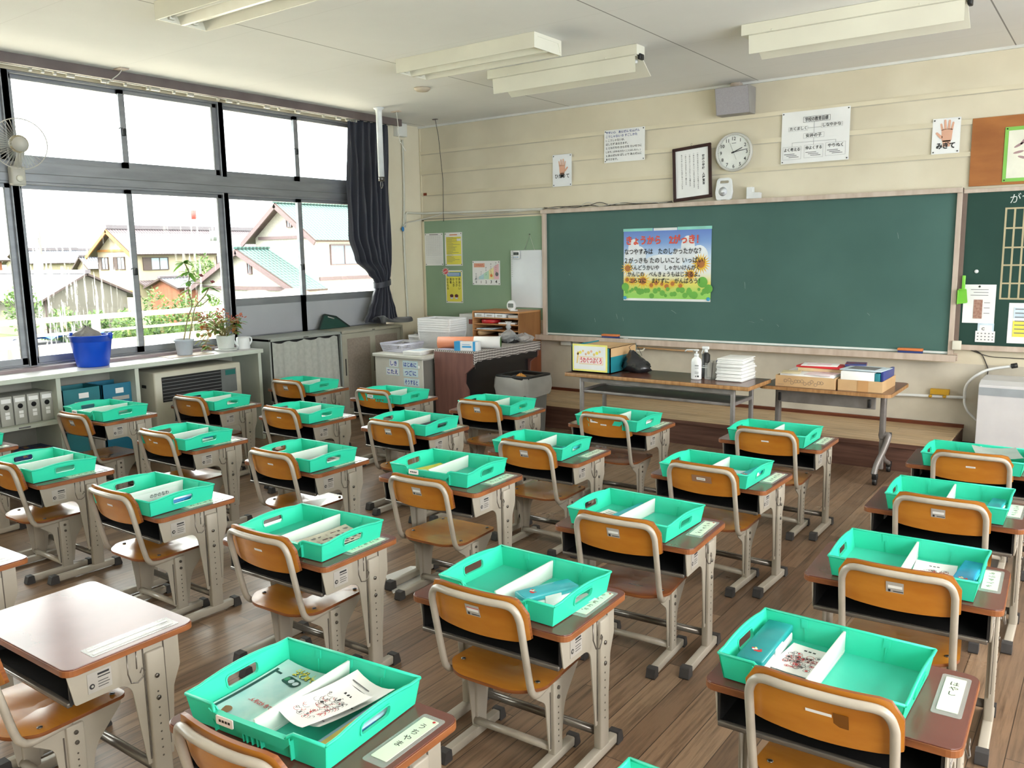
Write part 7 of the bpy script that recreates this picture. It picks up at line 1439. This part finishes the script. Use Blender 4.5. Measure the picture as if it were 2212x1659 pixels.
def house_y(name, label, x0, x1, y0, y1, ze, zr, wall, roof, oh=0.7, go=0.8, zb=GZ, barge=None, cat='house', ridge=m_ridge, rh=0.36):
    """gable roof with its ridge along y; x1 faces the school"""
    h = thing(name, label, cat, (0, 0, 0)); xm = (x0+x1)/2; sl = (zr-ze)/(x1-xm)
    g = MB().box(x0, x1, y0, y1, zb, ze, wall); g.prism([(x0, ze), (x1, ze), (xm, zr-0.1)], -y1, -y0, wall, frame_m((0, 0, 0), U, V)); g.build('wall', h)
    g = MB(); a, b2 = y0-go, y1+go; slab(g, (xm, a, zr), (xm, b2, zr), (x1+oh, b2, ze-oh*sl), (x1+oh, a, ze-oh*sl), 0.16, roof, m_drk); slab(g, (xm, a, zr), (xm, b2, zr), (x0-oh, b2, ze-oh*sl), (x0-oh, a, ze-oh*sl), 0.16, roof, m_drk)
    g.box(xm-0.22, xm+0.22, a-0.05, b2+0.05, zr-0.05, zr+rh, ridge); g.build('roof', h)
    if barge:
        g = MB(); 
        for (xe) in (x0-oh, x1+oh): slab(g, (xm, a-0.1, zr-0.12), (xm, a+0.02, zr-0.12), (xe, a+0.02, ze-oh*sl-0.12), (xe, a-0.1, ze-oh*sl-0.12), 0.34, barge)
        g.build('bargeboard', h)
    return h
def win(h, x, y0, y1, z0, z1, face='x', shut=0.0, fr=m_drk, pane=m_pn):
    f = MB(); p = MB(); t = 0.08
    def bx(g, a0, a1, c0, c1, d0, d1, m): g.box(x+d0, x+d1, a0, a1, c0, c1, m) if face == 'x' else g.box(a0, a1, x-d1, x-d0, c0, c1, m)
    for (a0, a1, c0, c1) in ((y0, y1, z0-t, z0), (y0, y1, z1, z1+t), (y0-t, y0, z0-t, z1+t), (y1, y1+t, z0-t, z1+t)): bx(f, a0, a1, c0, c1, 0, 0.14, fr)
    if shut: bx(f, y0, y0+(y1-y0)*shut, z0, z1, 0.02, 0.12, fr)
    ym = y0+(y1-y0)*(0.5+shut/2); bx(f, ym-0.04, ym+0.04, z0, z1, 0.0, 0.1, fr); o_ = f.build('window', h); bx(p, y0, y1, z0, z1, -0.01, 0.05, pane); p.build('pane', o_)
# big brown-roofed house
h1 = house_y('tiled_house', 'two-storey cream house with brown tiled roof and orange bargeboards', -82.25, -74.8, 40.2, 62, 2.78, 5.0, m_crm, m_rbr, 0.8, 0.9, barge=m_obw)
for (a, b2) in ((-79.0, -77.0), (-82.0, -80.2)): win(h1, 40.2, a, b2, 0.85, 2.0, 'y', 0.35)
win(h1, -74.8, 40.9, 43.6, 0.75, 1.9, 'x', 0.32); win(h1, -74.8, 49.6, 51.2, 0.8, 1.9, 'x')
g = MB(); g.box(-82.3, -74.7, 40.05, 40.2, 2.62, 2.84, m_obw).box(-82.3, -74.7, 40.0, 40.2, -1.6, -1.35, m_obw).build('gable_beam', h1)
g = MB(); slab(g, (-74.8, 40.1, -0.35), (-74.8, 62, -0.35), (-72.4, 62, -1.25), (-72.4, 40.1, -1.25), 0.15, m_rbr, m_drk); g.build('lean_to_roof', h1)
# green-roofed house nearer the school
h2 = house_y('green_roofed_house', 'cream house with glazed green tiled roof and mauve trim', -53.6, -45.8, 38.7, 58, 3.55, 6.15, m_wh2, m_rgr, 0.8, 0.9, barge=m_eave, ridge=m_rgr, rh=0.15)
win(h2, -45.8, 40.0, 43.0, 1.1, 2.6, 'x', 0.0, m_eave, pm('louvre_shutter', (92, 98, 106), 0.4)); win(h2, 38.7, -49.3, -48.8, 4.2, 4.9, 'y', 0, m_eave)
MB().box(-53.0, -46, 38.5, 38.7, 3.2, 3.45, m_eave).box(-45.85, -45.7, 38.7, 58, -0.2, 0.1, m_eave).build('trim_band', h2)
# lower wing in front of it
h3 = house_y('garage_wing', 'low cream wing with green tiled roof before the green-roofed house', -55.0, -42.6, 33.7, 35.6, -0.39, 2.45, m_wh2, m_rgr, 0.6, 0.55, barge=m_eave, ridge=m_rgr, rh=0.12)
win(h3, 33.7, -48.1, -47.75, 0.55, 1.3, 'y', 0, m_eave); MB().box(-54.5, -42.6, 33.55, 33.7, -0.75, -0.45, m_eave).build('trim_band', h3)
for (x, y, w_) in ((-40.2, 28.3, 'left'), (-40.2, 31.4, 'right')):
    pi = thing('brick_gate_pier', 'brick gate pier with brown pyramid cap, %s of the two' % w_, 'gate pier', (x, y, 0), group='brick gate piers'); MB().box(-0.8, 0.8, -0.8, 0.8, GZ, -1.0, pm('orange_brick', (170, 114, 80), 0.8, c2=(150, 96, 64), ns=3)).build('pier', pi)
    MB().add([(-1.15, -1.15, -1.0), (1.15, -1.15, -1.0), (1.15, 1.15, -1.0), (-1.15, 1.15, -1.0), (-0.4, -0.4, -0.45), (0.4, -0.4, -0.45), (0.4, 0.4, -0.45), (-0.4, 0.4, -0.45)], [(0, 1, 5, 4), (1, 2, 6, 5), (2, 3, 7, 6), (3, 0, 4, 7), (4, 5, 6, 7), (3, 2, 1, 0)], pm('brown_pier_cap', (120, 92, 78), 0.7)).build('cap', pi)
# grey plaster shed (ridge runs away from the school)
h4 = thing('plaster_shed', 'long shed with grey stained plaster gable and pale tiled slope', 'shed', (0, 0, 0)); x1 = -55; ya, yb, yr, ze, zr = 21.7, 27.6, 24.45, -0.62, 0.84
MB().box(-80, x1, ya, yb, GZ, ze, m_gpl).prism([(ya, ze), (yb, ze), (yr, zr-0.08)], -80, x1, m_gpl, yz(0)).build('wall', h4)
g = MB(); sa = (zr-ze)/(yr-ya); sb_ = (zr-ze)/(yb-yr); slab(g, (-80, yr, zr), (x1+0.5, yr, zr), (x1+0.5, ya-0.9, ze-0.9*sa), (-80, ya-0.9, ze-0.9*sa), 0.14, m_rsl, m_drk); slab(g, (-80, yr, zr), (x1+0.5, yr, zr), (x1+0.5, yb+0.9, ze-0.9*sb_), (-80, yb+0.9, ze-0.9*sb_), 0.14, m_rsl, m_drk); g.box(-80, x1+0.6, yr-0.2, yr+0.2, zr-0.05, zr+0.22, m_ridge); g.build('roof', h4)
MB().box(-56.5, -55.9, ya-0.02, ya, GZ, -1.2, m_wh2).build('door', h4); MB().cyl((-54.95, ya-0.2, GZ), (-54.95, ya-0.2, ze-0.2), 0.06, m_drk, 8).build('downpipe', h4)
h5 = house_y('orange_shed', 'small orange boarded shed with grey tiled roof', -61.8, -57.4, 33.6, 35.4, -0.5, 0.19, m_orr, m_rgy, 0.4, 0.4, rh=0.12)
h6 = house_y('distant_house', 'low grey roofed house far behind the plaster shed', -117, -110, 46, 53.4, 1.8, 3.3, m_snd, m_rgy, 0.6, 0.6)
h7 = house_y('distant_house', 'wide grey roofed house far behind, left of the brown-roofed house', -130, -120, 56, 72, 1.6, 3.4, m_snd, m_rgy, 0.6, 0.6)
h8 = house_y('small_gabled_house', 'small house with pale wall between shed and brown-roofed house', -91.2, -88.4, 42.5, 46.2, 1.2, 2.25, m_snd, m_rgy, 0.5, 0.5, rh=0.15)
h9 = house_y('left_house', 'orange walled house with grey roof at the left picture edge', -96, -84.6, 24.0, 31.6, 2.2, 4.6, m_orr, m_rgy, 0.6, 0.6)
# poles and chimney
pl = thing('utility_pole', 'utility pole with crossarm and transformer far left', 'utility pole', (-70, 28.6, GZ)); MB().cyl((0, 0, 0), (0, 0, 8.1), 0.16, m_gpl, 10, 0.11).build('pole', pl); MB().box(-0.06, 0.06, -0.75, 0.75, 7.4, 7.52, m_lock).build('crossarm', pl); MB().cyl((0.2, -0.25, 5.2), (0.2, -0.25, 6.0), 0.25, m_lock, 12).build('transformer', pl)
for i in range(5): MB().ell((0, -0.65+i*0.32, 7.62), 0.06, 0.06, 0.1, m_wh2, 7, 5).build('insulator', pl)
p2_ = thing('utility_pole', 'taller utility pole with transformers beside the window post', 'utility pole', (-68, 45.1, GZ)); MB().cyl((0, 0, 0), (0, 0, 11.0), 0.22, m_alu, 10, 0.14).build('pole', p2_)
for z in (9.0, 10.2): MB().box(-0.06, 0.06, -0.9, 0.9, z, z+0.12, m_lock).build('crossarm', p2_)
for y in (-0.7, 0.3): MB().cyl((0.3, y, 7.2), (0.3, y, 8.2), 0.32, m_alu, 12).build('transformer', p2_)
cy = thing('striped_chimney', 'red and white striped chimney far on the horizon', 'chimney', (-300, 197.9, GZ))
for i in range(7): MB().cyl((0, 0, i*3.6), (0, 0, (i+1)*3.6), 1.3-0.04*i, pm('chimney_red', (150, 58, 54), 0.7) if i % 2 == 0 else m_wh2, 14).build('chimney_band', cy)
# plants: trees and hedge of real leaves
def foliage(name, label, cat, c, rx, ry, rz, n_, L, m, m2, seed, trunk=None, group=None):
    t = thing(name, label, cat, (c[0], c[1], GZ), group=group); g = MB(); q = random.Random(seed)
    for i in range(n_):
        a = q.random()*2*PI; v = math.acos(2*q.random()-1); r = 0.55+0.45*q.random(); p = Vector((rx*r*math.sin(v)*math.cos(a), ry*r*math.sin(v)*math.sin(a), c[2]-GZ+rz*r*math.cos(v)))
        d = Vector((q.uniform(-1, 1), q.uniform(-1, 1), q.uniform(-0.3, 1))).normalized(); s = d.cross(Vector((0.3, 0.2, 1))).normalized(); l_ = L*(0.6+0.8*q.random())
        g.add([p, p+d*l_*0.5+s*l_*0.28, p+d*l_, p+d*l_*0.5-s*l_*0.28], [(0, 1, 2, 3)], m if q.random() < 0.6 else m2)
    g.build('foliage', t); MB().tube([(0, 0, 0), (0.1, 0.1, (c[2]-GZ)*0.6), (0, 0, c[2]-GZ)], [0.18, 0.13, 0.05], m_stem, 7).build('trunk', t); return t
m_g1 = pm('tree_leaf', (74, 100, 48), 0.6, c2=(58, 84, 36), ns=2, trans=0.3); m_g2 = pm('tree_leaf_light', (104, 128, 62), 0.6, c2=(88, 114, 52), ns=2, trans=0.3)
foliage('garden_tree', 'leafy garden tree between orange shed and green roof', 'tree', (-63, 39.8, -0.6), 1.6, 1.9, 2.6, 1500, 0.34, m_g1, m_g2, 1)
foliage('garden_tree', 'dark tree at the left edge behind the window post', 'tree', (-52, 18.6, -1.4), 1.0, 1.2, 1.7, 700, 0.3, m_g1, m_g2, 2)
q = random.Random(77)
for i in range(9):
    sx_, y = ((-52.6, 21.5+2.3*i) if i < 5 else (-46.5, 22.6+2.35*(i-5))); tall = 0.8+0.4*q.random()+(0.5 if i in (3, 4, 7, 8) else 0)
    foliage('garden_shrub', ('green shrub along the sheds, the %s from the left' % ('first', 'second', 'third', 'fourth', 'fifth', 'sixth', 'seventh', 'eighth', 'ninth')[i]), 'shrub', (sx_, y, GZ+tall), 1.0, 1.0, tall, 420, 0.3, m_g1, m_g2, 30+i, group='shrubs along the sheds')
g = MB(); q = random.Random(5)
for i in range(9000):
    x = -q.uniform(42, 54); y = 18+q.random()*15; hgt = 0.25+0.35*q.random(); a = q.random()*PI; w_ = 0.05
    if y < 20.5: continue
    g.add([(x-w_*math.cos(a), y-w_*math.sin(a), GZ), (x+w_*math.cos(a), y+w_*math.sin(a), GZ), (x+q.uniform(-.1, .1), y+q.uniform(-.1, .1), GZ+hgt)], [(0, 1, 2)], m_g2 if q.random() < 0.5 else m_g1)
g.build('tall_grass', kind='stuff', label='tall grass growing before the sheds', cat='grass')
rows = [[(-52+0.6*k, 17.8+0.55*i, GZ+0.3+0.35*abs(math.sin(i*1.1+k))*(0.4+0.6*(k % 2))) for i in range(12)] for k in range(4)]
MB().grid(rows, pm('blue_tarpaulin', (30, 88, 150), 0.4), False).build('blue_tarpaulin', label='blue tarpaulin spread on the grass beyond the railing', cat='tarpaulin')
